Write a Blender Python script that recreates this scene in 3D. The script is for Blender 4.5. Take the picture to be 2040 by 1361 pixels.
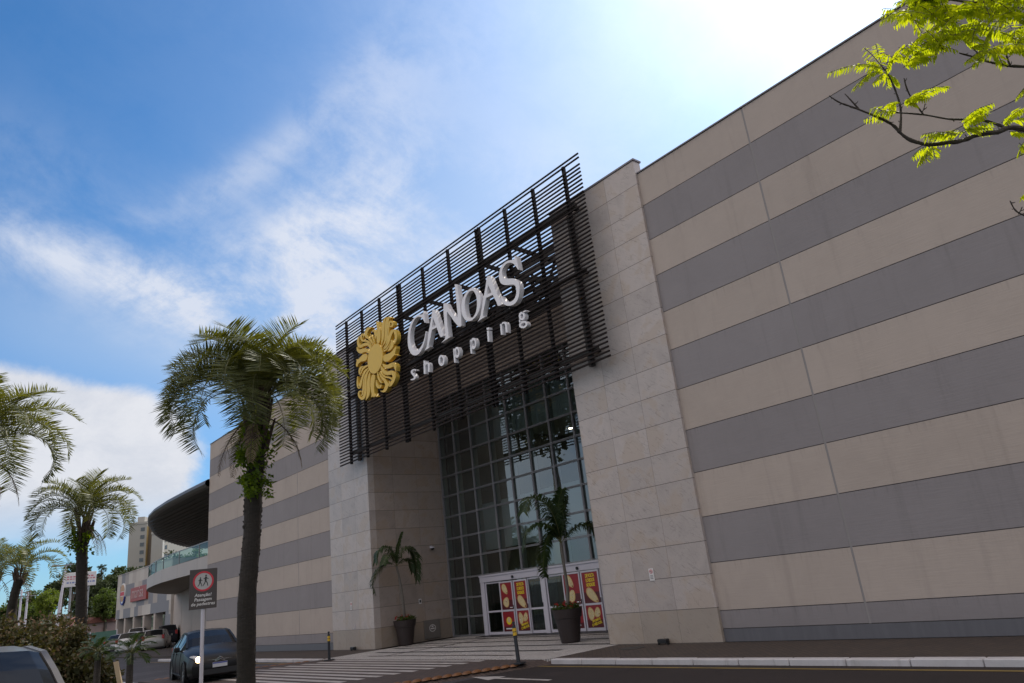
import bpy, math, random
from mathutils import Vector, Matrix
from math import sin, cos, pi, radians, sqrt, atan2

# ------------------------------------------------------------------ scene, camera, light
for o in list(bpy.data.objects):
    bpy.data.objects.remove(o)
SC = bpy.context.scene
COL = SC.collection
CAMP = Vector((8.9693, -14.0739, 1.6488))
YAW, PIT, ROL, FPX = -0.84641, 0.3241, -0.11514, 1437.06
CF = Vector((sin(YAW)*cos(PIT), cos(YAW)*cos(PIT), sin(PIT)))
_R = Vector((cos(YAW), -sin(YAW), 0)); _U = _R.cross(CF)
CR = cos(ROL)*_R + sin(ROL)*_U
CU = -sin(ROL)*_R + cos(ROL)*_U
cd = bpy.data.cameras.new('camera')
cam = bpy.data.objects.new('camera', cd); COL.objects.link(cam)
cd.sensor_width = 36; cd.lens = FPX/2040*36; cd.clip_start = 0.05; cd.clip_end = 3000
M = Matrix(((CR.x, CU.x, -CF.x, CAMP.x), (CR.y, CU.y, -CF.y, CAMP.y), (CR.z, CU.z, -CF.z, CAMP.z), (0, 0, 0, 1)))
cam.matrix_world = M
SC.camera = cam
SC.render.resolution_x, SC.render.resolution_y = 1024, 683
SUN_AZ, SUN_EL = radians(-10), radians(46)
SUND = Vector((sin(SUN_AZ)*cos(SUN_EL), cos(SUN_AZ)*cos(SUN_EL), sin(SUN_EL)))
sd = bpy.data.lights.new('sun', 'SUN'); sun = bpy.data.objects.new('sun', sd); COL.objects.link(sun)
sd.energy = 4.2; sd.angle = radians(0.6); sd.color = (1.0, 0.93, 0.82)
sun.rotation_euler = (-SUND).to_track_quat('-Z', 'Y').to_euler()
SC.view_settings.view_transform = 'Standard'; SC.view_settings.look = 'None'
SC.view_settings.exposure = 0.0; SC.view_settings.gamma = 1
try: SC.view_settings.use_curve_mapping = False
except Exception: pass
try:
    SC.cycles.max_bounces = 8; SC.cycles.transparent_max_bounces = 24; SC.cycles.caustics_reflective = False; SC.cycles.caustics_refractive = False
except Exception: pass

class NT:
    """tiny helper to write node trees"""
    def __init__(s, nt): s.nt = nt; s.n = nt.nodes; s.l = nt.links
    def new(s, t, **k):
        n = s.n.new(t)
        for a, b in k.items(): setattr(n, a, b)
        return n
    def put(s, sock, v):
        if hasattr(v, 'is_linked') or isinstance(v, bpy.types.NodeSocket): s.l.new(v, sock)
        elif v is not None: sock.default_value = v
    def m(s, op, a=None, b=None, c=None, clamp=False):
        n = s.new('ShaderNodeMath', operation=op); n.use_clamp = clamp
        for i, v in enumerate((a, b, c)):
            if v is not None: s.put(n.inputs[i], v)
        return n.outputs[0]
    def vm(s, op, a=None, b=None):
        n = s.new('ShaderNodeVectorMath', operation=op)
        for i, v in enumerate((a, b)):
            if v is not None: s.put(n.inputs[i], v)
        return n.outputs[1] if op in ('DOT_PRODUCT', 'LENGTH') else n.outputs[0]
    def xyz(s, x=0., y=0., z=0.):
        n = s.new('ShaderNodeCombineXYZ')
        for i, v in enumerate((x, y, z)): s.put(n.inputs[i], v)
        return n.outputs[0]
    def sep(s, v):
        n = s.new('ShaderNodeSeparateXYZ'); s.put(n.inputs[0], v); return n.outputs
    def noise(s, v, scale=5., detail=4., rough=.55, dist=0.):
        n = s.new('ShaderNodeTexNoise'); s.put(n.inputs['Vector'], v)
        n.inputs['Scale'].default_value = scale; n.inputs['Detail'].default_value = detail
        n.inputs['Roughness'].default_value = rough; n.inputs['Distortion'].default_value = dist
        return n.outputs[0]
    def white(s, v):
        n = s.new('ShaderNodeTexWhiteNoise'); s.put(n.inputs[0], v); return n.outputs[0]
    def ramp(s, f, stops, interp='LINEAR'):
        n = s.new('ShaderNodeValToRGB'); s.put(n.inputs[0], f); r = n.color_ramp; r.interpolation = interp
        while len(r.elements) < len(stops): r.elements.new(0.5)
        for e, (p, c) in zip(r.elements, stops):
            e.position = p; e.color = (*c, 1) if len(c) == 3 else c
        return n.outputs[0]
    def mix(s, f, a, b, mode='MIX'):
        n = s.new('ShaderNodeMix', data_type='RGBA', blend_type=mode)
        s.put(n.inputs[0], f)
        for i, v in ((6, a), (7, b)):
            if isinstance(v, tuple) and len(v) == 3: v = (*v, 1)
            s.put(n.inputs[i], v)
        return n.outputs[2]
    def sstep(s, x, a, b):
        n = s.new('ShaderNodeMapRange', interpolation_type='SMOOTHSTEP'); s.put(n.inputs[0], x)
        s.put(n.inputs[1], a); s.put(n.inputs[2], b); return n.outputs[0]

# ------------------------------------------------------------------ sky
W = bpy.data.worlds.new('World'); SC.world = W; W.use_nodes = True
W.node_tree.nodes.clear(); T = NT(W.node_tree)
sky = T.new('ShaderNodeTexSky', sky_type='NISHITA')
sky.sun_disc = False; sky.sun_elevation = SUN_EL; sky.sun_rotation = SUN_AZ
sky.air_density = 1.0; sky.dust_density = 0.6; sky.ozone_density = 2.0
gen = T.new('ShaderNodeTexCoord').outputs['Generated']
dx, dy, dz = T.sep(gen)
az = T.m('MULTIPLY', T.m('ARCTAN2', dx, dy), 57.2958)
el = T.m('MULTIPLY', T.m('ARCSINE', dz), 57.2958)
STR = 0.115
base = T.mix(1.0, sky.outputs[0], (0.42*STR, 0.94*STR, 1.32*STR), 'MULTIPLY')
def blob(a0, e0, sx, sy, rot, amp, pw=2.0):
    c, s_ = cos(radians(rot)), sin(radians(rot))
    da = T.m('SUBTRACT', az, a0); de = T.m('SUBTRACT', el, e0)
    u = T.m('ADD', T.m('MULTIPLY', da, c/sx), T.m('MULTIPLY', de, s_/sx))
    v = T.m('ADD', T.m('MULTIPLY', da, -s_/sy), T.m('MULTIPLY', de, c/sy))
    q = T.m('ADD', T.m('POWER', T.m('ABSOLUTE', u), pw), T.m('POWER', T.m('ABSOLUTE', v), pw))
    return T.m('MULTIPLY', T.m('EXPONENT', T.m('MULTIPLY', q, -1.0)), amp)
def add(*x):
    r = x[0]
    for y in x[1:]: r = T.m('ADD', r, y)
    return r
# streaks fan out of the lower right: coordinates turned along the wind
ca, sa = cos(radians(-26)), sin(radians(-26))
wu = T.m('ADD', T.m('MULTIPLY', az, ca), T.m('MULTIPLY', el, sa))
wv = T.m('ADD', T.m('MULTIPLY', az, -sa), T.m('MULTIPLY', el, ca))
nw = T.noise(T.xyz(T.m('MULTIPLY', wu, .045), T.m('MULTIPLY', wv, .15), 3.1), 1.0, 9, .62, .2)
nf = T.noise(T.xyz(T.m('MULTIPLY', az, .13), T.m('MULTIPLY', el, .17), 7.3), 1.0, 12, .68, .25)
nb = T.noise(T.xyz(T.m('MULTIPLY', az, .10), T.m('MULTIPLY', el, .12), 1.9), 1.0, 5, .55, .1)
thin = add(blob(-75, 22.3, 15, 2.4, -14, .9), blob(-66, 20, 9, 3.2, -10, .75), blob(-66.5, 27.0, 7.5, 3.4, 24, .85),
           blob(-62, 24, 8, 4.5, 10, .75), blob(-57, 31, 6, 2.6, 45, .42), blob(-47, 27, 9, 5, 10, .45), blob(-84, 30, 9, 3, -20, .16), blob(-52, 41, 10, 4, 15, .14), blob(-57, 25, 11, 5, 25, .28), blob(-80, 24.5, 12, 1.8, -12, .4), blob(-60, 34, 3.5, 8, -35, .45), blob(-72, 31, 9, 1.6, 30, .3), blob(-66, 35, 9, 1.5, 38, .25))
thin = T.m('ADD', thin, .03)
tn = T.m('ADD', T.m('MULTIPLY', nw, .55), T.m('MULTIPLY', nf, .62))
tc = T.m('MULTIPLY', thin, T.sstep(tn, .43, .74), clamp=True)
# the cumulus bank at the lower left, crisp edge above, soft below
cb = add(blob(-83, 11.2, 9.6, 5.6, -10, 1.25, 3.0), T.m('MULTIPLY', T.m('SUBTRACT', nf, .5), .55), T.m('MULTIPLY', T.m('SUBTRACT', nb, .5), .5))
cc = T.m('MULTIPLY', T.sstep(cb, .33, .62), T.sstep(el, 3.5, 9.5))
# unseen clouds added out of frame, bright and warm to lift the facade
fill_clouds = T.m('MULTIPLY', T.sstep(T.noise(T.xyz(T.m('MULTIPLY', az, .03), T.m('MULTIPLY', el, .06), 5.), 1., 7, .6, .3), .30, .60), T.m('MAXIMUM', T.sstep(T.m('ABSOLUTE', T.m('ADD', az, 45)), 58, 80), T.m('MULTIPLY', T.sstep(el, 52, 66), .4)))

dot = T.vm('DOT_PRODUCT', T.vm('NORMALIZE', gen), tuple(SUND))
glow = T.m('POWER', T.m('MAXIMUM', dot, 0), 8.0)
glow2 = T.m('POWER', T.m('MAXIMUM', dot, 0), 40.0)
gl = T.m('ADD', T.m('MULTIPLY', glow, .66), T.m('MULTIPLY', glow2, .8))
veil = add(blob(-56, 23, 22, 11, 12, .46), blob(-80, 20, 16, 4, -10, .28), blob(-40, 36, 14, 10, 10, .25))
base = T.mix(veil, base, (.58, .70, .86))
c1 = T.mix(tc, base, (.68, .74, .87))
shade = T.mix(T.sstep(nf, .35, .65), (.66, .69, .77), (.80, .81, .86))
c2 = T.mix(cc, c1, shade)
c3 = T.mix(fill_clouds, c2, T.mix(T.sstep(el, 8, 34), (.80, .92, 1.05), (1.62, 1.38, 1.18)))
glc = T.mix(1.0, T.xyz(gl, gl, gl), (.96, .86, .78), 'MULTIPLY')
wisp = T.m('ADD', .82, T.m('MULTIPLY', nf, .36))
glc = T.mix(1.0, glc, T.xyz(wisp, wisp, wisp), 'MULTIPLY')
c4 = T.mix(1.0, c3, glc, 'ADD')
hz = T.m('EXPONENT', T.m('MULTIPLY', T.m('MAXIMUM', el, 0), -.14))
c5 = T.mix(T.m('MULTIPLY', hz, .55), c4, (.55, .66, .78))
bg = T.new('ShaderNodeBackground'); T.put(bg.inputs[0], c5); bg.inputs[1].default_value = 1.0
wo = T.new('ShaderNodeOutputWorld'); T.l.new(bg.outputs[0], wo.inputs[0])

# ------------------------------------------------------------------ helpers
def atd(u, v, D):
    """point seen at photo position (u, v) at depth D metres before the camera"""
    return CAMP + D*(CF + CR*((u-1020)/FPX) - CU*((v-680.5)/FPX))
def lerp(a, b, t): return a + (b-a)*t

class MB:
    def __init__(s): s.v = []; s.f = []; s.mi = []
    def add(s, vs, fs, mi=0):
        n = len(s.v); s.v += [tuple(p) for p in vs]; s.f += [tuple(i+n for i in f) for f in fs]; s.mi += [mi]*len(fs)
    def box(s, x0, x1, y0, y1, z0, z1, mi=0):
        s.add([(x0,y0,z0),(x1,y0,z0),(x1,y1,z0),(x0,y1,z0),(x0,y0,z1),(x1,y0,z1),(x1,y1,z1),(x0,y1,z1)],
              [(0,3,2,1),(4,5,6,7),(0,1,5,4),(1,2,6,5),(2,3,7,6),(3,0,4,7)], mi)
    def bbox(s, x0, x1, y0, y1, z0, z1, b=.01, mi=0):
        """box with chamfered edges"""
        vs = []; idx = {}
        for i, (sx, X) in enumerate(((1, x0), (-1, x1))):
            for j, (sy, Y) in enumerate(((1, y0), (-1, y1))):
                for k, (sz, Z) in enumerate(((1, z0), (-1, z1))):
                    for a in range(3):
                        p = [X+sx*b, Y+sy*b, Z+sz*b]; p[a] = (X, Y, Z)[a]; idx[i,j,k,a] = len(vs); vs.append(tuple(p))
        F = []
        for i in (0,1):
            F.append([idx[i,0,0,0], idx[i,1,0,0], idx[i,1,1,0], idx[i,0,1,0]]); F.append([idx[0,i,0,1], idx[1,i,0,1], idx[1,i,1,1], idx[0,i,1,1]])
            F.append([idx[0,0,i,2], idx[1,0,i,2], idx[1,1,i,2], idx[0,1,i,2]])
            for j in (0,1):
                F.append([idx[0,i,j,1], idx[1,i,j,1], idx[1,i,j,2], idx[0,i,j,2]])
                F.append([idx[i,0,j,0], idx[i,1,j,0], idx[i,1,j,2], idx[i,0,j,2]])
                F.append([idx[i,j,0,0], idx[i,j,1,0], idx[i,j,1,1], idx[i,j,0,1]])
                for k in (0,1): F.append([idx[i,j,k,0], idx[i,j,k,1], idx[i,j,k,2]])
        c = Vector(((x0+x1)/2, (y0+y1)/2, (z0+z1)/2)); G = []
        for f in F:
            p = [Vector(vs[q]) for q in f]; n = (p[1]-p[0]).cross(p[2]-p[0])
            G.append(f if n.dot(sum(p, Vector())/len(p)-c) > 0 else f[::-1])
        s.add(vs, G, mi)
    def bar(s, a, b, w, h=None, mi=0, up=(0,0,1)):
        a, b = Vector(a), Vector(b); h = h or w; d = (b-a).normalized(); U = Vector(up)
        if abs(d.dot(U)) > .98: U = Vector((1,0,0))
        r = d.cross(U).normalized(); u = r.cross(d)
        vs = [p + r*(x*w/2) + u*(y*h/2) for p in (a, b) for x, y in ((-1,-1),(1,-1),(1,1),(-1,1))]
        s.add(vs, [(0,1,2,3),(7,6,5,4),(0,4,5,1),(1,5,6,2),(2,6,7,3),(3,7,4,0)], mi)
    def tube(s, pts, rad, n=8, mi=0, cap=True):
        pts = [Vector(p) for p in pts]; rs = rad if hasattr(rad, '__len__') else [rad]*len(pts)
        o = len(s.v); prev = None
        for i, p in enumerate(pts):
            d = (pts[min(i+1, len(pts)-1)] - pts[max(i-1, 0)]).normalized()
            if prev is None:
                prev = d.cross(Vector((0,0,1)) if abs(d.z) < .9 else Vector((1,0,0))).normalized()
            x = (prev - d*prev.dot(d)).normalized(); y = d.cross(x); prev = x
            for k in range(n):
                a = 2*pi*k/n; s.v.append(tuple(p + (x*cos(a)+y*sin(a))*rs[i]))
        for i in range(len(pts)-1):
            for k in range(n):
                k2 = (k+1) % n
                s.f.append((o+i*n+k, o+i*n+k2, o+(i+1)*n+k2, o+(i+1)*n+k)); s.mi.append(mi)
        if cap:
            s.f.append(tuple(o+k for k in range(n))[::-1]); s.f.append(tuple(o+(len(pts)-1)*n+k for k in range(n))); s.mi += [mi, mi]
    def lathe(s, c, prof, n=24, mi=0, axis='z'):
        """prof: (radius, height)"""
        o = len(s.v); c = Vector(c)
        for r, h in prof:
            for k in range(n):
                a = 2*pi*k/n
                q = (r*cos(a), r*sin(a), h)
                if axis == 'y': q = (q[0], q[2], q[1])
                if axis == 'x': q = (q[2], q[0], q[1])
                s.v.append(tuple(c+Vector(q)))
        for i in range(len(prof)-1):
            for k in range(n):
                k2 = (k+1) % n; s.f.append((o+i*n+k, o+i*n+k2, o+(i+1)*n+k2, o+(i+1)*n+k)); s.mi.append(mi)
    def quad(s, *p, mi=0): s.add(p, [tuple(range(len(p)))], mi)
    def sheet(s, pts, z, mi=0): s.add([(x, y, z) for x, y in pts], [tuple(range(len(pts)))], mi)
    def plate(s, loops, y0, y1, mi=0):
        """extrude a filled outline given in x, z (first loop outer, others holes) from y0 to y1"""
        c = bpy.data.curves.new('t', 'CURVE'); c.dimensions = '2D'; c.fill_mode = 'BOTH'
        for lp in loops:
            sp = c.splines.new('POLY'); sp.points.add(len(lp)-1); sp.use_cyclic_u = True
            for p, (x, z) in zip(sp.points, lp): p.co = (x, z, 0, 1)
        c.extrude = abs(y1-y0)/2
        o = bpy.data.objects.new('t', c); me = bpy.data.meshes.new_from_object(o)
        ym = (y0+y1)/2
        s.add([(v.co.x, ym - v.co.z, v.co.y) for v in me.vertices], [tuple(p.vertices) for p in me.polygons], mi)
        bpy.data.objects.remove(o); bpy.data.curves.remove(c); bpy.data.meshes.remove(me)
    def ribbon(s, L, R, y0, y1, mi=0):
        """solid band between two outlines L and R in x, z; from y0 (front) to y1 (back)"""
        n = len(L); vs = [(x, y0, z) for x, z in L]+[(x, y0, z) for x, z in R]+[(x, y1, z) for x, z in L]+[(x, y1, z) for x, z in R]
        F = []
        for i in range(n-1):
            F += [(i, i+1, n+i+1, n+i), (2*n+i, 3*n+i, 3*n+i+1, 2*n+i+1), (i, 2*n+i, 2*n+i+1, i+1), (n+i, n+i+1, 3*n+i+1, 3*n+i)]
        F += [(0, n, 3*n, 2*n), (n-1, 3*n-1, 4*n-1, 2*n-1)]
        s.add(vs, F, mi)
    def text(s, body, mat, size=1., ext=0., mi=0, align='CENTER', shear=0., bold=0., spacing=1., xs=1.):
        """text laid in the local xy plane, then moved by the matrix mat"""
        c = bpy.data.curves.new('t', 'FONT'); c.body = body; c.size = size; c.align_x = align; c.extrude = ext; c.shear = shear
        c.offset = bold; c.space_character = spacing; c.resolution_u = 2
        o = bpy.data.objects.new('t', c); me = bpy.data.meshes.new_from_object(o)
        S_ = Matrix.Diagonal((xs, 1, 1, 1))
        s.add([mat @ (S_ @ v.co) for v in me.vertices], [tuple(p.vertices) for p in me.polygons], mi)
        bpy.data.objects.remove(o); bpy.data.curves.remove(c); bpy.data.meshes.remove(me)
    def obj(s, name, mats, parent=None, smooth=False, org=None, fix=False):
        me = bpy.data.meshes.new(name)
        o = Vector(org) if org is not None else None
        vs = s.v if o is None else [tuple(Vector(p)-o) for p in s.v]
        me.from_pydata(vs, [], s.f)
        for m in (mats if isinstance(mats, (list, tuple)) else [mats]): me.materials.append(m)
        me.polygons.foreach_set('material_index', s.mi)
        if smooth: me.polygons.foreach_set('use_smooth', [True]*len(s.f))
        me.update()
        if fix:
            import bmesh
            b = bmesh.new(); b.from_mesh(me); bmesh.ops.remove_doubles(b, verts=b.verts, dist=1e-5); bmesh.ops.recalc_face_normals(b, faces=b.faces); b.to_mesh(me); b.free()
        ob = bpy.data.objects.new(name, me); COL.objects.link(ob)
        if parent is not None: ob.parent = parent
        return ob

def tag(o, label=None, cat=None, group=None, kind=None):
    if label: o['label'] = label
    if cat: o['category'] = cat
    if group: o['group'] = group
    if kind: o['kind'] = kind
    return o
def thing(name, label, cat, loc=(0,0,0), rz=0., group=None):
    o = bpy.data.objects.new(name, None); COL.objects.link(o); o.location = loc; o.rotation_euler = (0, 0, rz)
    o.empty_display_size = .2
    return tag(o, label, cat, group)
def struct(name, mb, mats, **k): return tag(mb.obj(name, mats, **k), kind='structure')
def copy_tree(o, parent=None):
    kids = [c for c in bpy.data.objects if c.parent == o]
    c = o.copy(); COL.objects.link(c); c.parent = parent
    for k in kids: copy_tree(k, c)
    return c

# ------------------------------------------------------------------ materials
def mat(name, col, rough=.6, var=.12, scale=3., metal=0., bump=0., spec=.5, stretch=(1,1,1), dirt=None, coat=0., bscale=None):
    m = bpy.data.materials.new(name); m.use_nodes = True; t = NT(m.node_tree); b = t.n['Principled BSDF']
    pos = t.new('ShaderNodeNewGeometry').outputs['Position']
    p = t.vm('MULTIPLY', pos, stretch)
    n = t.noise(p, scale, 6, .6)
    k = t.m('ADD', 1-var, t.m('MULTIPLY', n, 2*var))
    c = t.mix(1.0, (*col, 1), t.xyz(k, k, k), 'MULTIPLY')
    if dirt:
        n2 = t.noise(t.vm('MULTIPLY', pos, (1.3, 1.3, .35)), 1.6, 7, .65, .5)
        c = t.mix(t.m('MULTIPLY', t.sstep(n2, .5, .75), dirt[1]), c, dirt[0])
    t.put(b.inputs['Base Color'], c); b.inputs['Metallic'].default_value = metal
    t.put(b.inputs['Roughness'], t.m('ADD', rough-.06, t.m('MULTIPLY', n, .12), clamp=True))
    b.inputs['Specular IOR Level'].default_value = spec
    if coat: b.inputs['Coat Weight'].default_value = coat; b.inputs['Coat Roughness'].default_value = .04
    if bump:
        bn = t.new('ShaderNodeBump'); bn.inputs['Strength'].default_value = bump; bn.inputs['Distance'].default_value = .02
        t.put(bn.inputs['Height'], t.noise(p, bscale or scale*8, 5, .6)); t.l.new(bn.outputs[0], b.inputs['Normal'])
    return m

def leafmat(name, c1, c2, trans=.45, rough=.45, tcol=None, noise=2.):
    m = bpy.data.materials.new(name); m.use_nodes = True; t = NT(m.node_tree); t.n.clear()
    g = t.new('ShaderNodeNewGeometry'); n = t.noise(g.outputs['Position'], noise, 3, .6)
    f = t.m('ADD', t.m('MULTIPLY', g.outputs['Random Per Island'], .6), t.m('MULTIPLY', n, .45), clamp=True)
    c = t.mix(f, c1, c2)
    d = t.new('ShaderNodeBsdfPrincipled'); t.put(d.inputs['Base Color'], c); d.inputs['Roughness'].default_value = rough
    d.inputs['Specular IOR Level'].default_value = .25
    tr = t.new('ShaderNodeBsdfTranslucent')
    t.put(tr.inputs[0], t.mix(1.0, c, (*(tcol or (2.2, 2.4, .7)), 1), 'MULTIPLY'))
    mx = t.new('ShaderNodeMixShader'); mx.inputs[0].default_value = trans
    t.l.new(d.outputs[0], mx.inputs[1]); t.l.new(tr.outputs[0], mx.inputs[2])
    o = t.new('ShaderNodeOutputMaterial'); t.l.new(mx.outputs[0], o.inputs[0]); return m

def glassmat(name, tint=(.55, .68, .64), ior=1.6, gain=1.0, wob=.0):
    m = bpy.data.materials.new(name); m.use_nodes = True; t = NT(m.node_tree); t.n.clear()
    f = t.new('ShaderNodeFresnel'); f.inputs[0].default_value = ior
    gl = t.new('ShaderNodeBsdfGlossy'); gl.inputs['Roughness'].default_value = .0
    gl.inputs[0].default_value = (.92, .95, .96, 1)
    if wob:
        pos = t.new('ShaderNodeNewGeometry').outputs['Position']
        bn = t.new('ShaderNodeBump'); bn.inputs['Strength'].default_value = wob; bn.inputs['Distance'].default_value = .05
        t.put(bn.inputs['Height'], t.noise(pos, .9, 2, .5)); t.l.new(bn.outputs[0], gl.inputs['Normal'])
    tr = t.new('ShaderNodeBsdfTransparent'); tr.inputs[0].default_value = (*tint, 1)
    mx = t.new('ShaderNodeMixShader'); t.put(mx.inputs[0], t.m('MULTIPLY', f.outputs[0], gain, clamp=True))
    t.l.new(tr.outputs[0], mx.inputs[1]); t.l.new(gl.outputs[0], mx.inputs[2])
    o = t.new('ShaderNodeOutputMaterial'); t.l.new(mx.outputs[0], o.inputs[0]); return m

def emitmat(name, col, s):
    m = bpy.data.materials.new(name); m.use_nodes = True; b = m.node_tree.nodes['Principled BSDF']
    b.inputs['Base Color'].default_value = (*col, 1); b.inputs['Emission Color'].default_value = (*col, 1); b.inputs['Emission Strength'].default_value = s
    return m

def stonemat(name, col, ax='x', off=(0., .712), pw=1.113, ph=.705, dark=1.):
    """scratched pale granite cladding, panels pw by ph with thin open joints"""
    m = bpy.data.materials.new(name); m.use_nodes = True; t = NT(m.node_tree); b = t.n['Principled BSDF']
    pos = t.new('ShaderNodeNewGeometry').outputs['Position']; x, y, z = t.sep(pos)
    h = x if ax == 'x' else y
    pu = t.m('DIVIDE', t.m('SUBTRACT', h, off[0]), pw); pv = t.m('DIVIDE', t.m('SUBTRACT', z, off[1]), ph)
    idv = t.xyz(t.m('FLOOR', pu), t.m('FLOOR', pv), 3.)
    rnd = t.white(idv)
    fu = t.m('FRACT', pu); fv = t.m('FRACT', pv)
    ju = t.m('LESS_THAN', t.m('MINIMUM', fu, t.m('SUBTRACT', 1., fu)), .0035); jv = t.m('LESS_THAN', t.m('MINIMUM', fv, t.m('SUBTRACT', 1., fv)), .009)
    j = t.m('MAXIMUM', t.m('MULTIPLY', ju, .75), jv)
    sh = t.vm('ADD', pos, t.xyz(t.m('MULTIPLY', rnd, 37.), t.m('MULTIPLY', rnd, 11.), t.m('MULTIPLY', rnd, 23.)))
    speck = t.noise(sh, 45, 4, .7); cloud = t.noise(sh, 1.5, 5, .55, .4)
    ve = t.new('ShaderNodeTexVoronoi', feature='DISTANCE_TO_EDGE'); ve.inputs['Scale'].default_value = 3.1
    rot = t.new('ShaderNodeVectorRotate'); rot.inputs['Angle'].default_value = .9; rot.inputs['Axis'].default_value = (0, 1, 0) if ax == 'x' else (1, 0, 0)
    t.put(rot.inputs[0], sh)
    dn = t.new('ShaderNodeTexNoise'); dn.inputs['Scale'].default_value = 5.; dn.inputs['Detail'].default_value = 5
    t.put(dn.inputs['Vector'], sh)
    wv = t.vm('ADD', t.vm('MULTIPLY', rot.outputs[0], (2.6, 2.6, .8)), t.vm('MULTIPLY', dn.outputs[1], (.5, .5, .5)))
    t.put(ve.inputs['Vector'], wv)
    vein = t.m('MULTIPLY', t.m('SUBTRACT', 1., t.sstep(ve.outputs[0], .0, .035)), t.sstep(t.noise(sh, 3.2, 3, .6), .46, .62))
    k = t.m('ADD', t.m('ADD', .77, t.m('MULTIPLY', rnd, .20)), t.m('ADD', t.m('MULTIPLY', speck, .30), t.m('MULTIPLY', t.m('SUBTRACT', cloud, .5), .62)))
    c = t.mix(1.0, (*[q*dark for q in col], 1), t.xyz(k, k, k), 'MULTIPLY')
    c = t.mix(t.m('MULTIPLY', t.sstep(cloud, .50, .62), .6), c, tuple(q*w*dark for q, w in zip(col, (.92, .84, .72))))
    c = t.mix(t.m('MULTIPLY', t.m('LESS_THAN', z, off[1]), .55), c, tuple(q*w*dark for q, w in zip(col, (.66, .62, .50))))
    scr_ = t.noise(t.vm('MULTIPLY', rot.outputs[0], (22, 22, 2.2)), 1.6, 3, .6); c = t.mix(t.m('MULTIPLY', t.sstep(scr_, .60, .70), .42), c, (.13*dark, .115*dark, .105*dark))
    c = t.mix(t.m('MULTIPLY', vein, .38), c, (.12*dark, .11*dark, .10*dark))
    c = t.mix(t.m('MULTIPLY', j, .85), c, (.045, .04, .036))
    t.put(b.inputs['Base Color'], c)
    t.put(b.inputs['Roughness'], t.m('ADD', .27, t.m('MULTIPLY', speck, .25))); b.inputs['Specular IOR Level'].default_value = .5
    bn = t.new('ShaderNodeBump'); bn.inputs['Strength'].default_value = .25; bn.inputs['Distance'].default_value = .01
    t.put(bn.inputs['Height'], t.m('SUBTRACT', t.m('MULTIPLY', speck, .1), j)); t.l.new(bn.outputs[0], b.inputs['Normal'])
    return m

def stuccomat(name, col, seed=0.):
    """trowelled render: fine horizontal drag lines, faint stains and drips under the joints"""
    m = bpy.data.materials.new(name); m.use_nodes = True; t = NT(m.node_tree); b = t.n['Principled BSDF']
    pos = t.new('ShaderNodeNewGeometry').outputs['Position']; x, y, z = t.sep(pos)
    n1 = t.noise(t.vm('MULTIPLY', pos, (.9, .9, 14.)), 2.2, 6, .65)
    n2 = t.noise(t.vm('ADD', pos, (seed, 0, 0)), .55, 5, .6, .3)
    n3 = t.noise(t.vm('MULTIPLY', pos, (9., 9., .5)), 1.5, 5, .7)
    fz = t.m('FRACT', t.m('SUBTRACT', z, .639))
    drip = t.m('MULTIPLY', t.sstep(fz, .72, 1.0), t.sstep(n3, .5, .7))
    pid = t.white(t.xyz(t.m('FLOOR', t.m('DIVIDE', t.m('SUBTRACT', x, 2.065), 6.6)), t.m('FLOOR', t.m('SUBTRACT', z, .639)), seed))
    k = t.m('ADD', t.m('ADD', .84, t.m('MULTIPLY', pid, .06)), t.m('ADD', t.m('MULTIPLY', n1, .10), t.m('MULTIPLY', n2, .18)))
    k = t.m('SUBTRACT', k, t.m('MULTIPLY', drip, .15)); n4 = t.noise(t.vm('MULTIPLY', pos, (2.2, 2.2, .16)), 1.2, 6, .7, .2); k = t.m('SUBTRACT', k, t.m('MULTIPLY', t.sstep(n4, .52, .72), .10)); n5 = t.noise(t.vm('ADD', pos, (seed*3, 5, 1)), 1.3, 7, .7, 1.2); k = t.m('ADD', k, t.m('MULTIPLY', t.m('SUBTRACT', n5, .5), .16))
    fl = t.sstep(z, 0., .9); k = t.m('MULTIPLY', k, t.m('ADD', .9, t.m('MULTIPLY', fl, .1)))
    t.put(b.inputs['Base Color'], t.mix(1.0, (*col, 1), t.xyz(k, k, k), 'MULTIPLY'))
    b.inputs['Roughness'].default_value = .8; b.inputs['Specular IOR Level'].default_value = .25
    bn = t.new('ShaderNodeBump'); bn.inputs['Strength'].default_value = .35; bn.inputs['Distance'].default_value = .01
    t.put(bn.inputs['Height'], n1); t.l.new(bn.outputs[0], b.inputs['Normal'])
    return m

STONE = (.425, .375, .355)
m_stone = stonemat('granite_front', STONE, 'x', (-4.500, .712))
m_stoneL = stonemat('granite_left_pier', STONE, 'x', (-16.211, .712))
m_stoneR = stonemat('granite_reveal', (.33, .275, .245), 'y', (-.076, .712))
m_beige = stuccomat('beige_render', (.42, .360, .322), 0.)
m_grey = stuccomat('grey_render', (.258, .238, .245), 9.)
m_seal = mat('pale_sealant', (.25, .235, .235), .7)
m_joint = mat('joint_sealant', (.075, .065, .065), .8)
m_plinth = mat('grey_plinth_tile', (.115, .115, .13), .45, .25, 2., stretch=(4, 1, .6))
m_coping = mat('dark_metal_coping', (.16, .15, .18), .4, .1)
m_slat = mat('dark_bronze_metal', (.018, .012, .011), .75, .2, 1.5, metal=.0, spec=.2)
m_post = mat('dark_steel', (.014, .012, .013), .7, .15, spec=.25)
m_rail = mat('weathered_steel_beam', (.035, .030, .025), .6, .3, 1.2)
m_gold = mat('gold_paint', (.72, .475, .075), .5, .05, 6., bump=.03)
m_golds = mat('gold_paint_edge', (.50, .33, .02), .35, .08, 6.)
m_white = mat('white_sign_paint', (.82, .81, .85), .6, .04, 4.)
m_frame = mat('white_aluminium', (.50, .48, .54), .35, .05, 4.)
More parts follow.
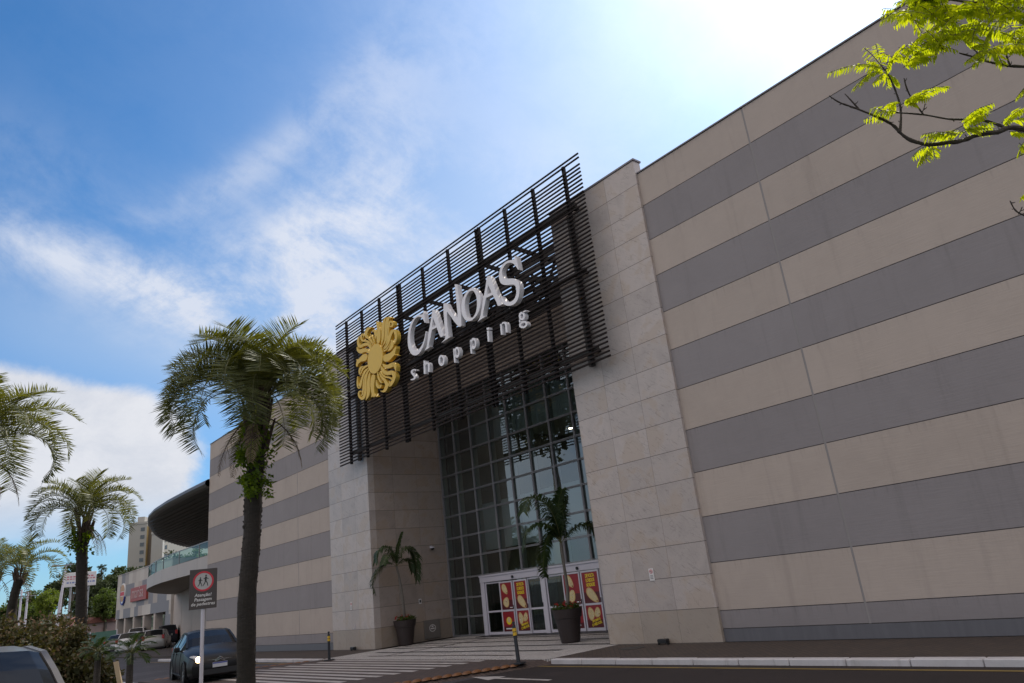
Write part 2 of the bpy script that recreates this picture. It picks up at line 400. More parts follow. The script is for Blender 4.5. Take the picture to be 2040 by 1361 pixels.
m_mull = mat('grey_aluminium', (.24, .235, .25), .4, .1, 3.)
m_black = mat('black_plastic', (.012, .012, .014), .45, .1)
m_glass = glassmat('curtain_glass', (.74, .80, .78), 1.8, 1.55, .02)
m_dglass = glassmat('door_glass', (.5, .58, .56), 1.6, 1.0)
m_fin = mat('pale_green_fin', (.50, .55, .53), .5, .06)
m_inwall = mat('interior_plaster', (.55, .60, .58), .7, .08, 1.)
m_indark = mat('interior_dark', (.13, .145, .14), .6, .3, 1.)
m_infloor = mat('interior_floor', (.14, .13, .12), .3, .2, 1.)
m_lamp = emitmat('ceiling_lamp_glow', (1., .86, .62), 22.)

# outlines of the sign letters and emblem rays in metres: x, z on the sign plane
BIG=[('C',[[(-10.588,11.044),(-10.594,11.028),(-10.598,11.011),(-10.604,10.995),(-10.613,10.981),(-10.624,10.967),(-10.636,10.954),(-10.652,10.944),(-10.677,10.942),(-10.715,10.95),(-10.761,10.966),(-10.811,10.984),(-10.857,10.998),(-10.9,11.006),(-10.941,11.012),(-10.983,11.015),(-11.025,11.017),(-11.068,11.015),(-11.112,11.012),(-11.156,11.006),(-11.198,10.998),(-11.239,10.987),(-11.279,10.973),(-11.317,10.958),(-11.353,10.94),(-11.386,10.922),(-11.417,10.902),(-11.447,10.881),(-11.475,10.857),(-11.502,10.829),(-11.529,10.799),(-11.554,10.767),(-11.576,10.737),(-11.595,10.708),(-11.612,10.68),(-11.626,10.651),(-11.641,10.618),(-11.655,10.579),(-11.668,10.537),(-11.68,10.494),(-11.691,10.452),(-11.699,10.412),(-11.707,10.373),(-11.713,10.333),(-11.717,10.292),(-11.719,10.247),(-11.72,10.2),(-11.718,10.153),(-11.714,10.109),(-11.707,10.068),(-11.698,10.03),(-11.685,9.993),(-11.67,9.955),(-11.651,9.916),(-11.628,9.875),(-11.603,9.836),(-11.577,9.801),(-11.552,9.771),(-11.526,9.744),(-11.498,9.72),(-11.467,9.697),(-11.433,9.676),(-11.395,9.658),(-11.356,9.641),(-11.318,9.628),(-11.282,9.618),(-11.247,9.61),(-11.212,9.605),(-11.177,9.602),(-11.14,9.603),(-11.103,9.606),(-11.066,9.612),(-11.031,9.62),(-10.998,9.632),(-10.966,9.646),(-10.935,9.663),(-10.905,9.681),(-10.874,9.7),(-10.844,9.72),(-10.815,9.741),(-10.788,9.765),(-10.761,9.792),(-10.737,9.821),(-10.713,9.852),(-10.69,9.882),(-10.669,9.913),(-10.649,9.943),(-10.631,9.974),(-10.614,10.006),(-10.598,10.038),(-10.583,10.072),(-10.57,10.105),(-10.559,10.137),(-10.55,10.166),(-10.543,10.194),(-10.537,10.222),(-10.531,10.249),(-10.552,10.264),(-10.56,10.242),(-10.567,10.222),(-10.576,10.2),(-10.587,10.174),(-10.602,10.142),(-10.618,10.106),(-10.638,10.07),(-10.659,10.035),(-10.684,10.001),(-10.711,9.968),(-10.74,9.937),(-10.769,9.908),(-10.798,9.884),(-10.826,9.862),(-10.856,9.842),(-10.886,9.825),(-10.919,9.808),(-10.954,9.794),(-10.989,9.782),(-11.023,9.774),(-11.057,9.769),(-11.089,9.767),(-11.122,9.768),(-11.155,9.773),(-11.19,9.781),(-11.225,9.793),(-11.26,9.808),(-11.293,9.827),(-11.325,9.851),(-11.357,9.879),(-11.386,9.91),(-11.413,9.941),(-11.437,9.974),(-11.459,10.008),(-11.478,10.043),(-11.495,10.079),(-11.509,10.116),(-11.521,10.154),(-11.531,10.192),(-11.538,10.232),(-11.541,10.274),(-11.542,10.316),(-11.54,10.359),(-11.537,10.4),(-11.534,10.438),(-11.529,10.474),(-11.522,10.51),(-11.512,10.545),(-11.499,10.583),(-11.483,10.62),(-11.464,10.657),(-11.445,10.691),(-11.425,10.721),(-11.405,10.749),(-11.382,10.775),(-11.358,10.801),(-11.33,10.827),(-11.3,10.853),(-11.269,10.877),(-11.235,10.898),(-11.198,10.917),(-11.159,10.934),(-11.119,10.947),(-11.081,10.955),(-11.044,10.959),(-11.008,10.957),(-10.972,10.953),(-10.936,10.945),(-10.901,10.935),(-10.865,10.922),(-10.831,10.906),(-10.799,10.889),(-10.769,10.869),(-10.741,10.847),(-10.714,10.824),(-10.691,10.801),(-10.67,10.777),(-10.652,10.751),(-10.636,10.726),(-10.621,10.699),(-10.606,10.673),(-10.591,10.645),(-10.578,10.617),(-10.564,10.59),(-10.519,10.574),(-10.537,10.745),(-10.551,10.93)]]),('A',[[(-10.038,10.872),(-9.96,10.857),(-9.909,10.817),(-9.847,10.686),(-9.767,10.441),(-9.669,10.179),(-9.587,9.977),(-9.507,9.759),(-9.641,9.743),(-9.683,9.759),(-9.731,9.815),(-9.789,9.954),(-9.847,10.107),(-9.876,10.174),(-10.16,10.186),(-10.239,10.055),(-10.318,9.893),(-10.408,9.735),(-10.446,9.651),(-10.342,9.623),(-10.715,9.604),(-10.652,9.64),(-10.576,9.683),(-10.533,9.749),(-10.477,9.906),(-10.404,10.111),(-10.311,10.296),(-10.217,10.48),(-10.124,10.664),(-10.062,10.819)],[(-10.042,10.587),(-9.913,10.28),(-10.152,10.243),(-10.097,10.437)]]),('N',[[(-9.371,10.847),(-9.263,10.833),(-9.203,10.794),(-9.167,10.742),(-9.082,10.578),(-8.957,10.399),(-8.811,10.228),(-8.696,10.082),(-8.657,10.023),(-8.636,10.203),(-8.647,10.415),(-8.644,10.65),(-8.645,10.861),(-8.648,11.061),(-8.644,11.206),(-8.664,11.271),(-8.597,11.261),(-8.503,11.183),(-8.506,11.019),(-8.485,10.734),(-8.472,10.467),(-8.47,10.272),(-8.468,10.077),(-8.476,9.887),(-8.495,9.753),(-8.579,9.744),(-8.648,9.768),(-8.7,9.838),(-8.844,10.005),(-8.984,10.212),(-9.11,10.376),(-9.21,10.512),(-9.239,10.357),(-9.249,10.163),(-9.251,9.966),(-9.235,9.73),(-9.248,9.605),(-9.103,9.585),(-9.69,9.552),(-9.565,9.583),(-9.453,9.617),(-9.41,9.703),(-9.405,9.874),(-9.416,10.09),(-9.408,10.352),(-9.403,10.617)]]),('O',[[(-7.701,10.78),(-7.749,10.796),(-7.803,10.805),(-7.858,10.807),(-7.913,10.803),(-7.97,10.791),(-8.025,10.776),(-8.078,10.757),(-8.13,10.733),(-8.178,10.706),(-8.222,10.677),(-8.261,10.645),(-8.296,10.608),(-8.326,10.565),(-8.353,10.517),(-8.374,10.469),(-8.391,10.422),(-8.402,10.375),(-8.41,10.327),(-8.414,10.28),(-8.415,10.232),(-8.411,10.185),(-8.401,10.137),(-8.388,10.088),(-8.37,10.042),(-8.349,9.996),(-8.324,9.952),(-8.298,9.913),(-8.271,9.879),(-8.243,9.85),(-8.209,9.824),(-8.169,9.799),(-8.124,9.778),(-8.078,9.76),(-8.029,9.748),(-7.979,9.74),(-7.942,9.735),(-7.932,9.731),(-7.934,9.73),(-7.921,9.732),(-7.879,9.739),(-7.822,9.749),(-7.768,9.762),(-7.724,9.775),(-7.683,9.791),(-7.643,9.81),(-7.603,9.835),(-7.563,9.865),(-7.527,9.899),(-7.492,9.939),(-7.46,9.984),(-7.433,10.033),(-7.411,10.089),(-7.394,10.148),(-7.383,10.203),(-7.376,10.248),(-7.376,10.289),(-7.385,10.336),(-7.406,10.395),(-7.438,10.46),(-7.473,10.522),(-7.511,10.581),(-7.554,10.637),(-7.595,10.685),(-7.63,10.724),(-7.663,10.756)],[(-7.773,10.703),(-7.815,10.712),(-7.864,10.719),(-7.912,10.718),(-7.957,10.707),(-8.001,10.689),(-8.041,10.666),(-8.077,10.639),(-8.109,10.608),(-8.137,10.573),(-8.16,10.536),(-8.18,10.496),(-8.196,10.453),(-8.208,10.406),(-8.217,10.357),(-8.222,10.308),(-8.223,10.264),(-8.221,10.221),(-8.217,10.178),(-8.21,10.131),(-8.2,10.084),(-8.187,10.039),(-8.173,9.995),(-8.156,9.954),(-8.135,9.918),(-8.108,9.887),(-8.077,9.861),(-8.046,9.841),(-8.015,9.827),(-7.984,9.818),(-7.95,9.813),(-7.912,9.811),(-7.87,9.812),(-7.83,9.82),(-7.792,9.835),(-7.756,9.856),(-7.722,9.881),(-7.691,9.912),(-7.662,9.948),(-7.637,9.988),(-7.615,10.033),(-7.598,10.082),(-7.585,10.133),(-7.576,10.184),(-7.571,10.238),(-7.57,10.291),(-7.571,10.345),(-7.576,10.399),(-7.584,10.449),(-7.598,10.494),(-7.615,10.534),(-7.634,10.571),(-7.655,10.605),(-7.677,10.636),(-7.7,10.661),(-7.721,10.679),(-7.744,10.692)]]),('A',[[(-6.942,10.851),(-6.844,10.839),(-6.795,10.79),(-6.717,10.58),(-6.641,10.362),(-6.566,10.147),(-6.469,9.908),(-6.373,9.699),(-6.53,9.703),(-6.591,9.745),(-6.637,9.881),(-6.708,10.037),(-6.763,10.163),(-7.086,10.186),(-7.105,10.19),(-7.19,10.017),(-7.292,9.831),(-7.362,9.658),(-7.232,9.614),(-7.649,9.588),(-7.555,9.629),(-7.467,9.728),(-7.381,9.902),(-7.29,10.111),(-7.164,10.363),(-7.053,10.603),(-6.982,10.782)],[(-6.938,10.575),(-6.81,10.266),(-7.056,10.268),(-7.012,10.416)]]),('S',[[(-5.551,10.963),(-5.495,10.925),(-5.473,10.724),(-5.451,10.464),(-5.493,10.487),(-5.497,10.498),(-5.509,10.524),(-5.522,10.549),(-5.535,10.575),(-5.551,10.603),(-5.569,10.632),(-5.589,10.664),(-5.611,10.695),(-5.634,10.724),(-5.661,10.751),(-5.689,10.776),(-5.719,10.799),(-5.75,10.819),(-5.78,10.836),(-5.811,10.85),(-5.842,10.861),(-5.874,10.869),(-5.908,10.874),(-5.942,10.876),(-5.977,10.875),(-6.008,10.871),(-6.036,10.865),(-6.062,10.855),(-6.087,10.844),(-6.109,10.831),(-6.132,10.818),(-6.153,10.805),(-6.172,10.789),(-6.188,10.771),(-6.199,10.749),(-6.208,10.724),(-6.214,10.698),(-6.218,10.672),(-6.219,10.648),(-6.218,10.623),(-6.214,10.599),(-6.207,10.575),(-6.198,10.553),(-6.186,10.53),(-6.171,10.509),(-6.154,10.489),(-6.134,10.471),(-6.112,10.454),(-6.086,10.438),(-6.058,10.422),(-6.024,10.406),(-5.988,10.391),(-5.948,10.376),(-5.908,10.36),(-5.865,10.344),(-5.82,10.327),(-5.775,10.309),(-5.736,10.29),(-5.703,10.269),(-5.673,10.246),(-5.647,10.222),(-5.622,10.198),(-5.597,10.172),(-5.574,10.146),(-5.553,10.119),(-5.537,10.091),(-5.525,10.065),(-5.517,10.039),(-5.512,10.012),(-5.51,9.982),(-5.509,9.951),(-5.51,9.919),(-5.515,9.885),(-5.524,9.845),(-5.538,9.797),(-5.557,9.743),(-5.579,9.69),(-5.602,9.646),(-5.626,9.612),(-5.652,9.586),(-5.68,9.564),(-5.71,9.545),(-5.741,9.529),(-5.775,9.515),(-5.811,9.506),(-5.847,9.5),(-5.884,9.499),(-5.923,9.502),(-5.962,9.509),(-6.0,9.517),(-6.039,9.527),(-6.077,9.539),(-6.114,9.553),(-6.149,9.569),(-6.182,9.587),(-6.212,9.606),(-6.241,9.627),(-6.269,9.65),(-6.297,9.676),(-6.326,9.705),(-6.351,9.734),(-6.371,9.761),(-6.383,9.787),(-6.39,9.811),(-6.393,9.836),(-6.395,9.861),(-6.395,9.889),(-6.394,9.918),(-6.391,9.948),(-6.389,9.978),(-6.378,9.961),(-6.368,9.944),(-6.358,9.928),(-6.348,9.911),(-6.335,9.893),(-6.321,9.874),(-6.305,9.855),(-6.287,9.834),(-6.268,9.813),(-6.248,9.789),(-6.226,9.763),(-6.202,9.737),(-6.178,9.715),(-6.153,9.697),(-6.126,9.681),(-6.098,9.667),(-6.069,9.655),(-6.035,9.645),(-5.998,9.637),(-5.962,9.631),(-5.929,9.629),(-5.899,9.63),(-5.87,9.634),(-5.844,9.641),(-5.821,9.65),(-5.799,9.66),(-5.78,9.673),(-5.763,9.687),(-5.747,9.702),(-5.732,9.717),(-5.718,9.733),(-5.706,9.751),(-5.696,9.771),(-5.687,9.793),(-5.68,9.817),(-5.675,9.842),(-5.671,9.868),(-5.669,9.895),(-5.668,9.923),(-5.67,9.95),(-5.673,9.976),(-5.679,10.0),(-5.687,10.023),(-5.697,10.044),(-5.71,10.063),(-5.726,10.079),(-5.744,10.092),(-5.766,10.105),(-5.792,10.117),(-5.823,10.13),(-5.859,10.142),(-5.898,10.155),(-5.941,10.17),(-5.989,10.187),(-6.042,10.206),(-6.094,10.225),(-6.141,10.245),(-6.181,10.265),(-6.216,10.284),(-6.248,10.305),(-6.276,10.327),(-6.3,10.351),(-6.321,10.377),(-6.339,10.404),(-6.354,10.432),(-6.365,10.462),(-6.374,10.492),(-6.379,10.524),(-6.382,10.555),(-6.383,10.586),(-6.38,10.617),(-6.375,10.648),(-6.367,10.679),(-6.356,10.71),(-6.341,10.742),(-6.324,10.773),(-6.305,10.802),(-6.284,10.83),(-6.26,10.856),(-6.234,10.88),(-6.207,10.9),(-6.177,10.917),(-6.146,10.93),(-6.112,10.94),(-6.076,10.947),(-6.038,10.952),(-5.996,10.955),(-5.954,10.954),(-5.914,10.951),(-5.874,10.945),(-5.834,10.935),(-5.796,10.924),(-5.76,10.912),(-5.726,10.9),(-5.692,10.885),(-5.662,10.872),(-5.636,10.864),(-5.618,10.864),(-5.604,10.868),(-5.593,10.875),(-5.581,10.881)]])]
SMALL=[('s',[('q',[(-11.301,9.082),(-11.327,9.1),(-11.355,9.12),(-11.389,9.141),(-11.431,9.158),(-11.477,9.168),(-11.522,9.171),(-11.565,9.17),(-11.6,9.164),(-11.627,9.153),(-11.646,9.135),(-11.655,9.112),(-11.651,9.083),(-11.632,9.051),(-11.605,9.021),(-11.578,8.993),(-11.555,8.968),(-11.531,8.943),(-11.507,8.918),(-11.489,8.898),(-11.48,8.886),(-11.478,8.876),(-11.48,8.866),(-11.486,8.857),(-11.494,8.851),(-11.509,8.847),(-11.532,8.846),(-11.56,8.846),(-11.585,8.847),(-11.606,8.849),(-11.631,8.854),(-11.66,8.86),(-11.69,8.866)],[(-11.33,9.061),(-11.361,9.078),(-11.39,9.096),(-11.414,9.108),(-11.432,9.114),(-11.455,9.116),(-11.485,9.115),(-11.512,9.112),(-11.53,9.107),(-11.54,9.1),(-11.547,9.092),(-11.549,9.082),(-11.547,9.073),(-11.536,9.06),(-11.513,9.039),(-11.482,9.012),(-11.454,8.984),(-11.43,8.958),(-11.406,8.931),(-11.383,8.901),(-11.367,8.871),(-11.366,8.844),(-11.376,8.822),(-11.394,8.805),(-11.42,8.792),(-11.454,8.785),(-11.492,8.783),(-11.531,8.786),(-11.569,8.791),(-11.606,8.8),(-11.64,8.813),(-11.669,8.826),(-11.696,8.838)])]),('h',[('q',[(-10.808,9.276),(-10.821,9.159),(-10.833,9.041),(-10.84,8.922),(-10.845,8.804)],[(-10.704,9.244),(-10.717,9.128),(-10.729,9.011),(-10.741,8.894),(-10.752,8.778)]),('q',[(-10.704,9.052),(-10.686,9.066),(-10.668,9.08),(-10.651,9.091),(-10.636,9.097),(-10.621,9.098),(-10.606,9.098),(-10.596,9.096),(-10.596,9.095),(-10.595,9.093),(-10.588,9.086),(-10.58,9.074),(-10.574,9.058),(-10.571,9.037),(-10.571,9.011),(-10.573,8.981),(-10.575,8.949),(-10.578,8.915),(-10.582,8.878),(-10.587,8.84),(-10.592,8.802)],[(-10.769,9.09),(-10.754,9.105),(-10.738,9.121),(-10.719,9.137),(-10.696,9.149),(-10.668,9.155),(-10.637,9.157),(-10.601,9.153),(-10.56,9.14),(-10.527,9.119),(-10.502,9.095),(-10.485,9.07),(-10.474,9.042),(-10.469,9.013),(-10.471,8.983),(-10.474,8.953),(-10.478,8.921),(-10.482,8.886),(-10.488,8.849),(-10.494,8.812),(-10.5,8.775)])]),('o',[('q',[(-9.584,8.904),(-9.6,8.849),(-9.632,8.804),(-9.675,8.775),(-9.727,8.763),(-9.782,8.77),(-9.834,8.795),(-9.879,8.837),(-9.912,8.89),(-9.929,8.95),(-9.93,9.011),(-9.913,9.067),(-9.881,9.112),(-9.837,9.142),(-9.784,9.154),(-9.73,9.146),(-9.677,9.12),(-9.633,9.078),(-9.601,9.024),(-9.584,8.965),(-9.584,8.904)],[(-9.668,8.93),(-9.678,8.894),(-9.695,8.864),(-9.718,8.843),(-9.745,8.833),(-9.773,8.835),(-9.799,8.849),(-9.821,8.874),(-9.837,8.907),(-9.845,8.945),(-9.844,8.985),(-9.834,9.021),(-9.817,9.052),(-9.794,9.073),(-9.767,9.083),(-9.739,9.08),(-9.712,9.066),(-9.69,9.041),(-9.675,9.008),(-9.667,8.97),(-9.668,8.93)])]),('p',[('q',[(-9.046,9.141),(-9.052,9.024),(-9.056,8.906),(-9.056,8.784),(-9.055,8.662)],[(-8.966,9.118),(-8.972,9.001),(-8.977,8.884),(-8.979,8.764),(-8.98,8.643)]),('q',[(-8.725,8.911),(-8.74,8.857),(-8.766,8.813),(-8.802,8.782),(-8.843,8.768),(-8.886,8.772),(-8.926,8.794),(-8.96,8.832),(-8.984,8.882),(-8.996,8.938),(-8.995,8.997),(-8.98,9.051),(-8.953,9.096),(-8.917,9.127),(-8.876,9.14),(-8.833,9.136),(-8.792,9.113),(-8.758,9.075),(-8.735,9.025),(-8.723,8.969),(-8.725,8.911)],[(-8.788,8.931),(-8.796,8.898),(-8.811,8.871),(-8.83,8.852),(-8.852,8.843),(-8.875,8.845),(-8.897,8.857),(-8.914,8.879),(-8.927,8.908),(-8.933,8.942),(-8.931,8.977),(-8.923,9.009),(-8.908,9.036),(-8.889,9.055),(-8.866,9.064),(-8.843,9.063),(-8.822,9.05),(-8.804,9.028),(-8.792,8.999),(-8.786,8.965),(-8.788,8.931)])]),('p',[('q',[(-8.116,9.138),(-8.129,9.026),(-8.139,8.913),(-8.143,8.798),(-8.144,8.684)],[(-8.053,9.119),(-8.061,9.006),(-8.069,8.893),(-8.073,8.779),(-8.078,8.666)]),('q',[(-7.82,8.915),(-7.835,8.861),(-7.863,8.817),(-7.9,8.787),(-7.942,8.773),(-7.987,8.778),(-8.029,8.801),(-8.064,8.84),(-8.088,8.891),(-8.1,8.948),(-8.099,9.007),(-8.083,9.062),(-8.055,9.107),(-8.018,9.137),(-7.975,9.15),(-7.93,9.145),(-7.888,9.121),(-7.854,9.082),(-7.829,9.031),(-7.817,8.974),(-7.82,8.915)],[(-7.885,8.937),(-7.894,8.904),(-7.909,8.877),(-7.929,8.858),(-7.952,8.85),(-7.975,8.852),(-7.997,8.864),(-8.016,8.887),(-8.028,8.916),(-8.034,8.95),(-8.032,8.986),(-8.024,9.018),(-8.008,9.046),(-7.988,9.065),(-7.965,9.073),(-7.941,9.071),(-7.919,9.058),(-7.901,9.036),(-7.889,9.006),(-7.883,8.972),(-7.885,8.937)])]),('i',[('q',[(-7.228,9.235),(-7.234,9.171)],[(-7.118,9.214),(-7.123,9.145)]),('q',[(-7.224,9.142),(-7.229,9.051),(-7.233,8.961),(-7.236,8.872),(-7.239,8.784)],[(-7.142,9.118),(-7.146,9.027),(-7.151,8.937),(-7.156,8.849),(-7.161,8.762)])]),('n',[('q',[(-6.573,9.13),(-6.58,9.047),(-6.585,8.963),(-6.586,8.875),(-6.585,8.786)],[(-6.498,9.106),(-6.505,9.024),(-6.51,8.941),(-6.511,8.855),(-6.51,8.767)]),('q',[(-6.478,9.086),(-6.458,9.088),(-6.439,9.091),(-6.423,9.092),(-6.41,9.09),(-6.398,9.087),(-6.385,9.083),(-6.378,9.079),(-6.376,9.077),(-6.371,9.071),(-6.365,9.059),(-6.358,9.042),(-6.353,9.021),(-6.352,8.995),(-6.352,8.963),(-6.354,8.929),(-6.356,8.896),(-6.357,8.867),(-6.359,8.838),(-6.36,8.81),(-6.362,8.782)],[(-6.507,9.12),(-6.491,9.126),(-6.475,9.134),(-6.456,9.141),(-6.432,9.143),(-6.407,9.142),(-6.38,9.136),(-6.349,9.124),(-6.32,9.105),(-6.299,9.081),(-6.286,9.058),(-6.277,9.032),(-6.271,9.005),(-6.269,8.973),(-6.269,8.939),(-6.271,8.904),(-6.273,8.872),(-6.274,8.843),(-6.276,8.814),(-6.278,8.786),(-6.279,8.758)])]),('g',[('q',[(-5.434,8.975),(-5.447,8.938),(-5.472,8.91),(-5.506,8.893),(-5.546,8.888),(-5.588,8.897),(-5.627,8.918),(-5.661,8.949),(-5.686,8.987),(-5.699,9.029),(-5.698,9.071),(-5.685,9.107),(-5.66,9.135),(-5.625,9.153),(-5.585,9.157),(-5.543,9.148),(-5.504,9.127),(-5.47,9.096),(-5.446,9.057),(-5.434,9.015),(-5.434,8.975)],[(-5.51,9.002),(-5.517,8.982),(-5.528,8.965),(-5.543,8.954),(-5.56,8.95),(-5.578,8.953),(-5.594,8.963),(-5.608,8.978),(-5.618,8.998),(-5.622,9.02),(-5.621,9.043),(-5.615,9.063),(-5.603,9.08),(-5.588,9.09),(-5.571,9.095),(-5.553,9.092),(-5.537,9.082),(-5.523,9.067),(-5.513,9.047),(-5.509,9.025),(-5.51,9.002)]),('q',[(-5.498,9.093),(-5.454,9.1),(-5.415,9.104),(-5.383,9.102),(-5.35,9.098)],[(-5.521,9.127),(-5.478,9.136),(-5.433,9.142),(-5.392,9.137),(-5.355,9.129)]),('q',[(-5.7,8.963),(-5.706,8.943),(-5.712,8.922),(-5.713,8.899),(-5.704,8.876),(-5.692,8.857),(-5.681,8.84)],[(-5.652,8.944),(-5.656,8.924),(-5.66,8.904),(-5.66,8.889),(-5.655,8.877),(-5.646,8.863),(-5.635,8.846)]),('q',[(-5.379,8.747),(-5.372,8.712),(-5.383,8.68),(-5.41,8.654),(-5.451,8.639),(-5.502,8.634),(-5.557,8.64),(-5.613,8.658),(-5.662,8.684),(-5.701,8.718),(-5.725,8.754),(-5.732,8.791),(-5.721,8.823),(-5.694,8.849),(-5.652,8.864),(-5.601,8.869),(-5.544,8.862),(-5.489,8.844),(-5.44,8.817),(-5.402,8.784),(-5.379,8.747)],[(-5.449,8.749),(-5.447,8.732),(-5.455,8.716),(-5.472,8.704),(-5.497,8.697),(-5.527,8.695),(-5.56,8.698),(-5.592,8.707),(-5.62,8.72),(-5.641,8.735),(-5.653,8.753),(-5.656,8.77),(-5.648,8.786),(-5.63,8.798),(-5.605,8.805),(-5.575,8.807),(-5.542,8.804),(-5.51,8.795),(-5.482,8.782),(-5.461,8.766),(-5.449,8.749)])])]
